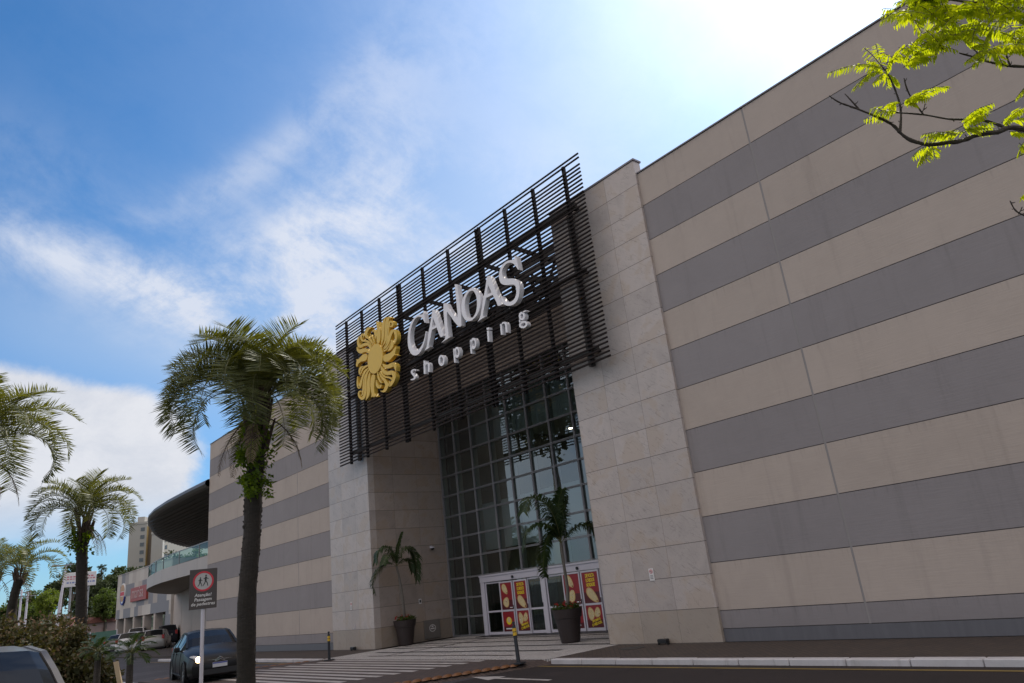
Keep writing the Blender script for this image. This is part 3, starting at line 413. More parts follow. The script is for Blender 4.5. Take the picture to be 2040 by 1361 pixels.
RAYS=[('p',[(-13.849,11.789),(-13.792,11.789),(-13.739,11.61),(-13.692,11.738),(-13.637,11.499),(-13.566,11.369),(-13.574,11.147),(-13.62,10.969),(-13.729,10.864),(-13.838,10.9),(-13.885,10.998),(-13.866,11.247),(-13.811,11.454),(-13.835,11.644)]),('q',[(-13.57,10.728),(-13.517,10.775),(-13.463,10.82),(-13.411,10.868),(-13.369,10.924),(-13.338,10.989),(-13.316,11.061),(-13.3,11.131),(-13.285,11.196),(-13.271,11.253),(-13.261,11.304),(-13.253,11.352),(-13.243,11.401),(-13.233,11.454),(-13.223,11.509),(-13.211,11.56),(-13.197,11.603),(-13.18,11.634),(-13.157,11.66),(-13.129,11.684),(-13.102,11.711)],[(-13.59,10.738),(-13.569,10.8),(-13.548,10.86),(-13.529,10.921),(-13.513,10.984),(-13.504,11.052),(-13.497,11.126),(-13.491,11.2),(-13.485,11.268),(-13.48,11.327),(-13.477,11.382),(-13.47,11.434),(-13.455,11.486),(-13.431,11.537),(-13.4,11.587),(-13.364,11.633),(-13.322,11.67),(-13.275,11.695),(-13.223,11.708),(-13.173,11.717),(-13.124,11.726)]),('q',[(-13.533,10.641),(-13.458,10.668),(-13.381,10.695),(-13.308,10.724),(-13.245,10.76),(-13.197,10.803),(-13.161,10.852),(-13.132,10.902),(-13.106,10.953),(-13.08,11.007),(-13.057,11.064),(-13.037,11.121),(-13.02,11.177),(-13.007,11.232),(-12.998,11.287),(-12.99,11.337),(-12.978,11.381),(-12.963,11.421),(-12.944,11.459),(-12.925,11.493),(-12.907,11.521),(-12.893,11.544),(-12.881,11.562),(-12.873,11.573),(-12.875,11.581),(-12.879,11.587),(-12.859,11.584),(-12.823,11.57),(-12.785,11.556)],[(-13.551,10.653),(-13.494,10.692),(-13.435,10.731),(-13.382,10.77),(-13.342,10.813),(-13.316,10.86),(-13.299,10.911),(-13.287,10.966),(-13.275,11.022),(-13.261,11.079),(-13.25,11.139),(-13.24,11.199),(-13.23,11.256),(-13.223,11.311),(-13.219,11.366),(-13.212,11.42),(-13.2,11.472),(-13.182,11.519),(-13.159,11.562),(-13.132,11.599),(-13.103,11.629),(-13.071,11.651),(-13.034,11.668),(-12.99,11.677),(-12.933,11.675),(-12.868,11.653),(-12.823,11.625),(-12.793,11.599),(-12.766,11.577)]),('q',[(-13.445,10.567),(-13.38,10.578),(-13.314,10.587),(-13.249,10.601),(-13.191,10.626),(-13.144,10.664),(-13.106,10.711),(-13.074,10.762),(-13.045,10.816),(-13.022,10.875),(-13.003,10.938),(-12.988,11.0),(-12.972,11.058),(-12.956,11.109),(-12.942,11.157),(-12.928,11.201),(-12.912,11.242),(-12.893,11.281),(-12.874,11.317),(-12.854,11.348),(-12.833,11.369),(-12.813,11.384),(-12.794,11.391),(-12.782,11.393),(-12.788,11.394),(-12.789,11.393),(-12.772,11.38),(-12.751,11.361),(-12.739,11.345),(-12.732,11.328),(-12.729,11.304),(-12.732,11.282),(-12.736,11.27),(-12.744,11.264),(-12.76,11.259),(-12.781,11.256),(-12.795,11.255),(-12.801,11.255),(-12.814,11.259),(-12.827,11.265),(-12.834,11.268),(-12.838,11.275),(-12.833,11.288),(-12.824,11.304),(-12.816,11.32)],[(-13.46,10.58),(-13.406,10.6),(-13.351,10.618),(-13.302,10.639),(-13.26,10.667),(-13.227,10.706),(-13.198,10.754),(-13.173,10.806),(-13.148,10.86),(-13.124,10.916),(-13.102,10.977),(-13.082,11.037),(-13.062,11.094),(-13.045,11.145),(-13.03,11.192),(-13.016,11.238),(-13.002,11.28),(-12.988,11.322),(-12.975,11.363),(-12.961,11.399),(-12.942,11.43),(-12.918,11.452),(-12.889,11.468),(-12.85,11.476),(-12.791,11.469),(-12.731,11.441),(-12.685,11.408),(-12.647,11.372),(-12.619,11.335),(-12.604,11.298),(-12.599,11.263),(-12.602,11.231),(-12.617,11.204),(-12.65,11.187),(-12.691,11.182),(-12.734,11.184),(-12.776,11.192),(-12.819,11.208),(-12.855,11.23),(-12.883,11.254),(-12.898,11.28),(-12.892,11.299),(-12.876,11.312),(-12.857,11.323),(-12.84,11.333)]),('q',[(-13.449,10.523),(-13.386,10.52),(-13.322,10.516),(-13.255,10.516),(-13.189,10.527),(-13.127,10.552),(-13.068,10.585),(-13.014,10.623),(-12.964,10.664),(-12.921,10.709),(-12.884,10.759),(-12.851,10.806),(-12.817,10.846),(-12.78,10.882),(-12.744,10.916),(-12.709,10.942),(-12.681,10.957),(-12.658,10.963),(-12.642,10.966),(-12.638,10.967),(-12.645,10.974),(-12.638,10.966),(-12.62,10.937),(-12.603,10.899),(-12.59,10.86),(-12.58,10.82),(-12.575,10.778),(-12.574,10.736),(-12.577,10.697),(-12.587,10.658),(-12.604,10.616),(-12.623,10.578),(-12.637,10.548),(-12.643,10.53),(-12.644,10.521),(-12.645,10.514),(-12.649,10.504)],[(-13.464,10.539),(-13.415,10.552),(-13.366,10.564),(-13.322,10.577),(-13.28,10.596),(-13.234,10.623),(-13.185,10.656),(-13.137,10.694),(-13.097,10.734),(-13.066,10.78),(-13.042,10.831),(-13.017,10.885),(-12.988,10.933),(-12.954,10.976),(-12.917,11.015),(-12.876,11.049),(-12.829,11.073),(-12.77,11.084),(-12.702,11.081),(-12.625,11.061),(-12.548,11.02),(-12.498,10.971),(-12.466,10.922),(-12.443,10.873),(-12.427,10.826),(-12.417,10.78),(-12.412,10.731),(-12.415,10.683),(-12.427,10.638),(-12.452,10.596),(-12.487,10.559),(-12.524,10.527),(-12.555,10.505),(-12.577,10.492),(-12.597,10.488),(-12.613,10.49),(-12.628,10.49)]),('q',[(-13.405,10.433),(-13.355,10.429),(-13.302,10.424),(-13.246,10.422),(-13.19,10.426),(-13.136,10.439),(-13.084,10.457),(-13.036,10.479),(-12.995,10.504),(-12.963,10.531),(-12.938,10.561),(-12.916,10.592),(-12.894,10.623)],[(-13.44,10.49),(-13.388,10.487),(-13.338,10.483),(-13.292,10.48),(-13.247,10.483),(-13.198,10.491),(-13.146,10.505),(-13.095,10.521),(-13.05,10.539),(-13.012,10.56),(-12.978,10.583),(-12.946,10.608),(-12.913,10.633)]),('q',[(-13.11,10.355),(-13.048,10.351),(-12.984,10.345),(-12.918,10.344),(-12.857,10.352),(-12.803,10.37),(-12.758,10.395),(-12.72,10.424),(-12.692,10.457),(-12.676,10.495),(-12.671,10.535),(-12.677,10.575),(-12.695,10.616),(-12.731,10.657),(-12.776,10.687),(-12.818,10.707),(-12.856,10.726)],[(-13.13,10.374),(-13.093,10.395),(-13.056,10.415),(-13.025,10.435),(-12.999,10.456),(-12.973,10.479),(-12.945,10.504),(-12.92,10.53),(-12.902,10.554),(-12.89,10.578),(-12.882,10.603),(-12.877,10.628),(-12.871,10.646),(-12.863,10.657),(-12.861,10.673),(-12.868,10.697),(-12.876,10.723)]),('p',[(-13.471,10.258),(-13.371,10.299),(-13.158,10.261),(-12.891,10.248),(-12.7,10.301),(-12.534,10.376),(-12.532,10.276),(-12.587,10.179),(-12.63,10.1),(-12.484,10.004),(-12.673,10.071),(-12.808,10.035),(-12.973,9.986),(-13.161,9.973),(-13.346,10.015),(-13.447,10.09),(-13.485,10.175)]),('q',[(-13.568,9.998),(-13.55,9.965),(-13.534,9.93),(-13.508,9.892),(-13.469,9.853),(-13.419,9.815),(-13.36,9.778),(-13.29,9.743),(-13.206,9.712),(-13.119,9.692),(-13.041,9.682),(-12.975,9.676),(-12.917,9.672),(-12.86,9.669),(-12.813,9.67),(-12.794,9.671),(-12.815,9.68),(-12.832,9.692),(-12.818,9.687),(-12.794,9.669),(-12.771,9.649),(-12.751,9.626),(-12.735,9.596),(-12.72,9.563),(-12.705,9.532),(-12.691,9.507),(-12.678,9.487),(-12.665,9.468),(-12.653,9.449)],[(-13.537,10.003),(-13.489,9.974),(-13.442,9.946),(-13.4,9.923),(-13.361,9.905),(-13.319,9.887),(-13.276,9.869),(-13.239,9.855),(-13.211,9.849),(-13.181,9.847),(-13.136,9.847),(-13.079,9.847),(-13.024,9.846),(-12.979,9.844),(-12.929,9.844),(-12.859,9.838),(-12.759,9.81),(-12.675,9.76),(-12.631,9.713),(-12.606,9.673),(-12.591,9.635),(-12.586,9.598),(-12.591,9.564),(-12.598,9.535),(-12.605,9.511),(-12.61,9.492),(-12.614,9.475),(-12.618,9.459),(-12.623,9.443)]),('q',[(-13.694,9.942),(-13.692,9.902),(-13.692,9.861),(-13.683,9.814),(-13.656,9.761),(-13.609,9.703),(-13.549,9.642),(-13.477,9.581),(-13.389,9.523),(-13.283,9.479),(-13.189,9.454),(-13.116,9.44),(-13.061,9.428),(-13.006,9.416),(-12.963,9.408),(-12.956,9.408),(-12.969,9.416),(-12.959,9.41),(-12.934,9.388),(-12.909,9.362),(-12.894,9.339),(-12.889,9.317),(-12.891,9.291),(-12.901,9.262),(-12.917,9.236),(-12.941,9.212),(-12.974,9.188),(-13.012,9.166),(-13.049,9.145),(-13.083,9.124),(-13.116,9.106),(-13.142,9.092),(-13.146,9.086),(-13.107,9.075),(-13.09,9.06),(-13.101,9.062),(-13.113,9.07),(-13.118,9.08),(-13.117,9.094),(-13.111,9.111),(-13.106,9.128),(-13.101,9.143),(-13.094,9.159),(-13.087,9.175),(-13.079,9.192)],[(-13.617,9.933),(-13.579,9.888),(-13.544,9.844),(-13.509,9.805),(-13.471,9.768),(-13.425,9.725),(-13.374,9.677),(-13.324,9.636),(-13.289,9.614),(-13.265,9.608),(-13.222,9.602),(-13.16,9.595),(-13.095,9.584),(-13.045,9.575),(-12.994,9.567),(-12.916,9.547),(-12.826,9.503),(-12.762,9.452),(-12.719,9.402),(-12.687,9.351),(-12.67,9.301),(-12.669,9.256),(-12.681,9.216),(-12.702,9.18),(-12.728,9.147),(-12.761,9.116),(-12.8,9.087),(-12.841,9.061),(-12.879,9.039),(-12.919,9.019),(-12.961,9.001),(-13.004,8.986),(-13.058,8.979),(-13.142,8.997),(-13.196,9.035),(-13.21,9.063),(-13.214,9.086),(-13.211,9.106),(-13.203,9.125),(-13.193,9.142),(-13.18,9.158),(-13.166,9.172),(-13.149,9.185),(-13.132,9.197),(-13.115,9.208)]),('q',[(-13.778,9.777),(-13.749,9.733),(-13.721,9.689),(-13.689,9.644),(-13.65,9.598),(-13.604,9.554),(-13.552,9.51),(-13.494,9.466),(-13.429,9.426),(-13.355,9.392),(-13.281,9.365),(-13.215,9.343),(-13.166,9.323),(-13.127,9.304),(-13.093,9.284),(-13.063,9.266),(-13.038,9.248),(-13.018,9.233),(-12.999,9.215),(-12.98,9.193),(-12.96,9.171)],[(-13.731,9.779),(-13.689,9.735),(-13.648,9.692),(-13.607,9.65),(-13.564,9.61),(-13.52,9.57),(-13.475,9.53),(-13.428,9.494),(-13.382,9.465),(-13.33,9.442),(-13.266,9.421),(-13.196,9.4),(-13.13,9.375),(-13.074,9.347),(-13.029,9.32),(-12.991,9.292),(-12.959,9.264),(-12.938,9.236),(-12.93,9.211),(-12.928,9.189),(-12.924,9.169)]),('q',[(-13.833,9.739),(-13.81,9.685),(-13.789,9.631),(-13.763,9.576),(-13.727,9.518),(-13.675,9.459),(-13.617,9.403),(-13.564,9.353),(-13.524,9.307),(-13.493,9.262),(-13.467,9.218),(-13.449,9.179),(-13.442,9.148),(-13.446,9.124),(-13.457,9.101),(-13.476,9.077),(-13.497,9.055),(-13.522,9.031),(-13.55,9.009),(-13.577,8.992),(-13.595,8.982),(-13.619,8.98),(-13.669,8.989),(-13.734,9.006),(-13.8,9.022)],[(-13.795,9.737),(-13.75,9.682),(-13.706,9.627),(-13.661,9.575),(-13.614,9.526),(-13.559,9.479),(-13.496,9.43),(-13.429,9.377),(-13.369,9.321),(-13.319,9.266),(-13.276,9.211),(-13.241,9.156),(-13.222,9.103),(-13.221,9.054),(-13.238,9.012),(-13.266,8.978),(-13.3,8.951),(-13.342,8.926),(-13.394,8.905),(-13.459,8.89),(-13.539,8.889),(-13.624,8.911),(-13.693,8.943),(-13.752,8.977),(-13.808,9.008)]),('q',[(-13.96,9.809),(-13.965,9.773),(-13.971,9.738),(-13.975,9.701),(-13.974,9.663),(-13.968,9.624),(-13.959,9.582),(-13.945,9.54),(-13.924,9.496),(-13.894,9.453),(-13.859,9.41),(-13.82,9.37),(-13.779,9.335),(-13.736,9.307),(-13.694,9.287),(-13.657,9.273),(-13.62,9.259)],[(-13.933,9.803),(-13.916,9.762),(-13.899,9.722),(-13.882,9.682),(-13.866,9.642),(-13.852,9.602),(-13.839,9.562),(-13.826,9.524),(-13.809,9.488),(-13.787,9.452),(-13.76,9.414),(-13.733,9.378),(-13.708,9.349),(-13.687,9.327),(-13.664,9.308),(-13.637,9.287),(-13.609,9.266)]),('q',[(-14.072,9.522),(-14.083,9.496),(-14.095,9.47),(-14.105,9.442),(-14.11,9.412),(-14.112,9.38),(-14.111,9.344),(-14.103,9.306),(-14.083,9.267),(-14.051,9.228),(-14.008,9.19),(-13.953,9.155),(-13.871,9.123),(-13.789,9.12),(-13.749,9.136),(-13.726,9.155),(-13.712,9.17),(-13.701,9.183),(-13.695,9.197),(-13.692,9.21),(-13.689,9.222)],[(-14.045,9.515),(-14.036,9.483),(-14.027,9.452),(-14.017,9.422),(-14.002,9.391),(-13.983,9.359),(-13.961,9.325),(-13.938,9.295),(-13.916,9.273),(-13.894,9.254),(-13.869,9.236),(-13.854,9.226),(-13.87,9.23),(-13.89,9.23),(-13.871,9.228),(-13.837,9.231),(-13.804,9.235),(-13.778,9.235),(-13.756,9.235),(-13.734,9.235),(-13.711,9.236)]),('p',[(-14.371,9.799),(-14.23,9.787),(-14.138,9.716),(-14.165,9.578),(-14.237,9.424),(-14.268,9.244),(-14.259,9.053),(-14.121,8.886),(-14.229,8.923),(-14.288,8.895),(-14.38,8.963),(-14.509,8.954),(-14.454,9.077),(-14.507,9.266),(-14.523,9.461),(-14.484,9.67)]),('q',[(-14.498,9.972),(-14.539,9.943),(-14.582,9.916),(-14.623,9.885),(-14.66,9.847),(-14.693,9.801),(-14.722,9.75),(-14.747,9.694),(-14.768,9.637),(-14.783,9.576),(-14.793,9.513),(-14.799,9.451),(-14.805,9.393),(-14.811,9.336),(-14.814,9.28),(-14.818,9.228),(-14.823,9.185),(-14.833,9.149),(-14.845,9.116),(-14.86,9.086),(-14.875,9.057),(-14.889,9.031),(-14.904,9.008),(-14.921,8.985),(-14.938,8.962)],[(-14.471,9.96),(-14.481,9.917),(-14.49,9.876),(-14.5,9.834),(-14.51,9.788),(-14.522,9.738),(-14.536,9.683),(-14.548,9.627),(-14.558,9.57),(-14.562,9.512),(-14.562,9.45),(-14.562,9.387),(-14.566,9.326),(-14.573,9.269),(-14.582,9.214),(-14.595,9.161),(-14.616,9.113),(-14.646,9.075),(-14.683,9.045),(-14.721,9.022),(-14.759,9.001),(-14.798,8.984),(-14.837,8.971),(-14.875,8.96),(-14.913,8.949)]),('q',[(-14.575,10.106),(-14.639,10.081),(-14.707,10.057),(-14.772,10.028),(-14.827,9.99),(-14.866,9.941),(-14.893,9.887),(-14.913,9.829),(-14.931,9.772),(-14.948,9.716),(-14.96,9.659),(-14.971,9.602),(-14.981,9.546),(-14.991,9.488),(-14.998,9.428),(-15.007,9.373),(-15.023,9.325),(-15.046,9.285),(-15.075,9.249),(-15.106,9.22),(-15.137,9.195),(-15.168,9.172),(-15.197,9.153),(-15.217,9.144),(-15.21,9.14),(-15.21,9.138),(-15.246,9.153),(-15.293,9.179),(-15.331,9.204),(-15.359,9.231),(-15.383,9.263),(-15.4,9.296),(-15.409,9.324),(-15.408,9.345),(-15.398,9.365),(-15.384,9.381),(-15.37,9.392),(-15.357,9.398),(-15.341,9.4),(-15.326,9.401),(-15.323,9.403),(-15.321,9.404),(-15.306,9.394),(-15.286,9.376),(-15.266,9.359)],[(-14.516,10.07),(-14.564,10.034),(-14.613,9.999),(-14.657,9.964),(-14.695,9.926),(-14.728,9.883),(-14.758,9.835),(-14.784,9.783),(-14.804,9.729),(-14.815,9.675),(-14.819,9.618),(-14.821,9.559),(-14.825,9.501),(-14.83,9.442),(-14.835,9.382),(-14.842,9.323),(-14.854,9.268),(-14.869,9.219),(-14.888,9.174),(-14.912,9.134),(-14.942,9.1),(-14.978,9.071),(-15.023,9.046),(-15.083,9.029),(-15.174,9.03),(-15.272,9.061),(-15.345,9.103),(-15.403,9.147),(-15.449,9.189),(-15.483,9.231),(-15.506,9.274),(-15.52,9.314),(-15.526,9.35),(-15.522,9.382),(-15.508,9.409),(-15.487,9.431),(-15.461,9.448),(-15.427,9.457),(-15.386,9.459),(-15.344,9.453),(-15.299,9.439),(-15.264,9.416),(-15.25,9.395),(-15.243,9.377),(-15.235,9.36)]),('q',[(-14.895,10.001),(-14.933,9.96),(-14.971,9.921),(-15.008,9.879),(-15.039,9.834),(-15.063,9.785),(-15.081,9.733),(-15.096,9.681),(-15.111,9.629),(-15.125,9.575),(-15.138,9.52),(-15.15,9.468),(-15.163,9.421),(-15.177,9.379),(-15.192,9.34),(-15.207,9.306),(-15.222,9.281),(-15.236,9.266),(-15.254,9.256),(-15.278,9.248),(-15.304,9.238)],[(-14.854,9.983),(-14.88,9.937),(-14.905,9.892),(-14.929,9.847),(-14.949,9.8),(-14.963,9.75),(-14.973,9.698),(-14.981,9.644),(-14.991,9.591),(-15.0,9.536),(-15.01,9.481),(-15.02,9.427),(-15.035,9.379),(-15.053,9.335),(-15.075,9.296),(-15.1,9.262),(-15.131,9.236),(-15.171,9.221),(-15.215,9.219),(-15.254,9.223),(-15.291,9.225)]),('q',[(-14.644,10.173),(-14.713,10.171),(-14.785,10.17),(-14.858,10.165),(-14.927,10.151),(-14.985,10.124),(-15.035,10.09),(-15.078,10.054),(-15.119,10.017),(-15.156,9.982),(-15.19,9.946),(-15.222,9.909),(-15.254,9.871),(-15.286,9.83),(-15.317,9.787),(-15.348,9.747),(-15.378,9.716),(-15.411,9.691),(-15.445,9.67),(-15.468,9.661),(-15.424,9.658),(-15.37,9.632),(-15.394,9.646),(-15.427,9.679),(-15.454,9.716),(-15.469,9.755),(-15.476,9.801),(-15.479,9.849),(-15.48,9.896),(-15.48,9.94),(-15.475,9.985),(-15.47,10.029),(-15.465,10.073)],[(-14.608,10.14),(-14.66,10.122),(-14.711,10.104),(-14.759,10.086),(-14.802,10.066),(-14.848,10.042),(-14.896,10.014),(-14.944,9.983),(-14.987,9.951),(-15.025,9.918),(-15.058,9.885),(-15.088,9.85),(-15.115,9.812),(-15.138,9.77),(-15.157,9.724),(-15.176,9.677),(-15.2,9.637),(-15.227,9.602),(-15.259,9.57),(-15.302,9.544),(-15.406,9.541),(-15.52,9.598),(-15.556,9.647),(-15.574,9.692),(-15.584,9.737),(-15.588,9.782),(-15.586,9.829),(-15.579,9.877),(-15.569,9.922),(-15.554,9.965),(-15.535,10.005),(-15.514,10.044),(-15.494,10.083)]),('q',[(-14.66,10.292),(-14.722,10.303),(-14.786,10.315),(-14.855,10.324),(-14.924,10.325),(-14.986,10.315),(-15.044,10.299),(-15.095,10.277),(-15.141,10.251),(-15.178,10.217),(-15.208,10.177),(-15.231,10.138),(-15.25,10.106),(-15.263,10.084),(-15.271,10.067),(-15.277,10.053),(-15.284,10.038)],[(-14.629,10.242),(-14.685,10.24),(-14.739,10.239),(-14.788,10.236),(-14.833,10.232),(-14.884,10.225),(-14.939,10.217),(-14.993,10.207),(-15.042,10.192),(-15.085,10.169),(-15.126,10.139),(-15.163,10.107),(-15.195,10.081),(-15.218,10.064),(-15.234,10.051),(-15.247,10.04),(-15.261,10.028)]),('q',[(-14.998,10.353),(-15.059,10.365),(-15.123,10.38),(-15.191,10.391),(-15.257,10.39),(-15.308,10.375),(-15.344,10.351),(-15.369,10.321),(-15.385,10.285),(-15.39,10.244),(-15.384,10.197),(-15.374,10.151),(-15.365,10.106)],[(-14.984,10.332),(-15.032,10.325),(-15.08,10.318),(-15.118,10.31),(-15.144,10.299),(-15.167,10.287),(-15.193,10.271),(-15.218,10.252),(-15.241,10.229),(-15.261,10.201),(-15.277,10.166),(-15.291,10.127),(-15.307,10.088)]),('p',[(-14.641,10.627),(-14.69,10.733),(-14.831,10.801),(-15.007,10.834),(-15.161,10.791),(-15.377,10.75),(-15.541,10.802),(-15.501,10.727),(-15.555,10.636),(-15.577,10.551),(-15.508,10.461),(-15.393,10.556),(-15.179,10.589),(-14.916,10.523),(-14.739,10.522)]),('q',[(-14.47,10.742),(-14.501,10.787),(-14.532,10.836),(-14.575,10.889),(-14.642,10.945),(-14.73,10.993),(-14.816,11.025),(-14.891,11.047),(-14.967,11.066),(-15.05,11.08),(-15.12,11.087),(-15.158,11.091),(-15.163,11.089),(-15.176,11.089),(-15.215,11.1),(-15.259,11.117),(-15.299,11.136),(-15.332,11.163),(-15.362,11.201),(-15.39,11.246),(-15.42,11.291)],[(-14.558,10.73),(-14.62,10.772),(-14.68,10.815),(-14.732,10.847),(-14.766,10.861),(-14.786,10.866),(-14.816,10.872),(-14.86,10.881),(-14.902,10.889),(-14.939,10.892),(-14.991,10.892),(-15.072,10.898),(-15.182,10.926),(-15.281,10.974),(-15.354,11.026),(-15.41,11.079),(-15.451,11.133),(-15.468,11.182),(-15.468,11.224),(-15.461,11.262),(-15.455,11.299)]),('q',[(-14.291,10.862),(-14.319,10.918),(-14.346,10.977),(-14.381,11.039),(-14.436,11.102),(-14.52,11.159),(-14.608,11.197),(-14.684,11.221),(-14.753,11.239),(-14.826,11.254),(-14.894,11.261),(-14.954,11.265),(-15.015,11.271),(-15.083,11.278),(-15.146,11.283),(-15.181,11.287),(-15.169,11.281),(-15.17,11.28),(-15.201,11.306),(-15.233,11.344),(-15.255,11.383),(-15.262,11.423),(-15.257,11.467),(-15.245,11.51),(-15.234,11.547),(-15.225,11.576),(-15.212,11.603),(-15.195,11.63),(-15.178,11.658)],[(-14.421,10.871),(-14.467,10.93),(-14.512,10.989),(-14.553,11.038),(-14.585,11.065),(-14.604,11.075),(-14.631,11.084),(-14.674,11.096),(-14.723,11.109),(-14.767,11.118),(-14.817,11.126),(-14.875,11.133),(-14.934,11.139),(-14.99,11.143),(-15.055,11.143),(-15.142,11.153),(-15.258,11.193),(-15.342,11.258),(-15.383,11.315),(-15.406,11.37),(-15.418,11.421),(-15.421,11.472),(-15.416,11.524),(-15.402,11.573),(-15.378,11.612),(-15.342,11.639),(-15.296,11.654),(-15.249,11.663),(-15.204,11.674)]),('q',[(-14.273,10.935),(-14.3,10.986),(-14.325,11.038),(-14.357,11.092),(-14.402,11.146),(-14.463,11.198),(-14.532,11.245),(-14.605,11.288),(-14.681,11.327),(-14.763,11.358),(-14.84,11.38),(-14.899,11.396),(-14.931,11.409),(-14.952,11.424),(-14.973,11.447),(-14.991,11.475),(-15.002,11.501),(-15.006,11.527),(-15.002,11.555),(-14.993,11.58),(-14.981,11.598),(-14.966,11.609),(-14.947,11.616),(-14.93,11.619),(-14.938,11.623),(-14.948,11.63),(-14.933,11.62),(-14.916,11.601),(-14.903,11.581),(-14.899,11.56),(-14.903,11.535),(-14.91,11.508),(-14.916,11.481)],[(-14.311,10.937),(-14.357,10.989),(-14.401,11.042),(-14.446,11.09),(-14.492,11.131),(-14.542,11.169),(-14.599,11.206),(-14.658,11.241),(-14.714,11.27),(-14.767,11.29),(-14.832,11.308),(-14.907,11.329),(-14.985,11.362),(-15.047,11.406),(-15.089,11.449),(-15.116,11.49),(-15.133,11.529),(-15.139,11.568),(-15.135,11.605),(-15.123,11.637),(-15.104,11.664),(-15.074,11.682),(-15.035,11.693),(-14.991,11.695),(-14.931,11.683),(-14.876,11.651),(-14.849,11.619),(-14.835,11.589),(-14.83,11.561),(-14.838,11.537),(-14.856,11.514),(-14.875,11.492),(-14.894,11.471)]),('q',[(-14.187,10.949),(-14.19,10.99),(-14.19,11.031),(-14.196,11.075),(-14.217,11.124),(-14.254,11.176),(-14.302,11.226),(-14.353,11.275),(-14.405,11.324),(-14.465,11.374),(-14.527,11.422),(-14.573,11.46),(-14.594,11.485),(-14.598,11.509),(-14.593,11.537),(-14.579,11.567),(-14.562,11.593),(-14.542,11.614),(-14.517,11.631),(-14.488,11.646),(-14.462,11.657),(-14.437,11.666),(-14.408,11.672),(-14.375,11.676),(-14.341,11.679),(-14.31,11.68),(-14.274,11.679),(-14.233,11.675),(-14.191,11.672)],[(-14.22,10.956),(-14.247,11.002),(-14.272,11.047),(-14.299,11.09),(-14.33,11.129),(-14.368,11.169),(-14.413,11.21),(-14.464,11.255),(-14.515,11.298),(-14.571,11.34),(-14.637,11.385),(-14.707,11.438),(-14.766,11.499),(-14.793,11.559),(-14.796,11.61),(-14.787,11.654),(-14.77,11.692),(-14.745,11.724),(-14.71,11.752),(-14.667,11.773),(-14.618,11.787),(-14.561,11.792),(-14.5,11.788),(-14.441,11.779),(-14.385,11.766),(-14.33,11.748),(-14.28,11.727),(-14.236,11.705),(-14.193,11.684)]),('q',[(-14.07,10.924),(-14.061,10.959),(-14.051,10.993),(-14.044,11.03),(-14.046,11.071),(-14.058,11.115),(-14.077,11.161),(-14.104,11.21),(-14.139,11.259),(-14.185,11.309),(-14.239,11.358),(-14.295,11.406),(-14.35,11.453)],[(-14.112,10.937),(-14.116,10.976),(-14.12,11.015),(-14.125,11.053),(-14.135,11.091),(-14.148,11.132),(-14.164,11.175),(-14.184,11.218),(-14.209,11.261),(-14.241,11.306),(-14.281,11.353),(-14.325,11.402),(-14.368,11.451)]),('q',[(-13.969,11.13),(-13.941,11.157),(-13.912,11.185),(-13.886,11.214),(-13.867,11.246),(-13.856,11.282),(-13.85,11.319),(-13.852,11.359),(-13.865,11.401),(-13.893,11.443),(-13.933,11.483),(-13.988,11.522),(-14.063,11.553),(-14.128,11.556),(-14.164,11.542),(-14.192,11.525),(-14.218,11.509)],[(-14.001,11.143),(-14.005,11.183),(-14.009,11.224),(-14.013,11.263),(-14.019,11.299),(-14.026,11.336),(-14.033,11.372),(-14.041,11.404),(-14.051,11.427),(-14.061,11.445),(-14.071,11.461),(-14.076,11.469),(-14.063,11.469),(-14.066,11.476),(-14.102,11.483),(-14.151,11.487),(-14.2,11.492)])]
DISC=(-14.046,-.735,10.358); DR=.577
# ------------------------------------------------------------------ ground, road, pavements
def asphalt(name, col, patch):
    m = bpy.data.materials.new(name); m.use_nodes = True; t = NT(m.node_tree); b = t.n['Principled BSDF']
    pos = t.new('ShaderNodeNewGeometry').outputs['Position']
    a = t.noise(pos, 90, 3, .7); c_ = t.noise(t.vm('MULTIPLY', pos, (.35, 1.4, 1)), .8, 6, .6, .5); st = t.sstep(t.noise(pos, .9, 5, .6, 1.), .56, .7)
    k = t.m('ADD', t.m('ADD', .62, t.m('MULTIPLY', a, .3)), t.m('MULTIPLY', c_, .5))
    c = t.mix(1.0, (*col, 1), t.xyz(k, k, k), 'MULTIPLY'); c = t.mix(t.m('MULTIPLY', st, .4), c, patch)
    wp = t.vm('ADD', pos, t.vm('MULTIPLY', t.xyz(t.noise(pos, 1.7, 4), t.noise(t.vm('ADD', pos, (9, 4, 0)), 1.7, 4), 0.), (1.4, 1.4, 0)))
    vo = t.new('ShaderNodeTexVoronoi', feature='DISTANCE_TO_EDGE'); vo.inputs['Scale'].default_value = .33; t.put(vo.inputs['Vector'], wp)
    c = t.mix(t.m('MULTIPLY', t.m('SUBTRACT', 1., t.sstep(vo.outputs[0], .0, .006)), .75), c, tuple(q*.35 for q in col))
    c = t.mix(t.m('MULTIPLY', t.sstep(t.noise(pos, .45, 3, .5), .57, .59), .35), c, tuple(q*1.7 for q in col))
    t.put(b.inputs['Base Color'], c); b.inputs['Roughness'].default_value = .82; b.inputs['Specular IOR Level'].default_value = .3
    bn = t.new('ShaderNodeBump'); bn.inputs['Strength'].default_value = .5; bn.inputs['Distance'].default_value = .008
    t.put(bn.inputs['Height'], a); t.l.new(bn.outputs[0], b.inputs['Normal']); return m
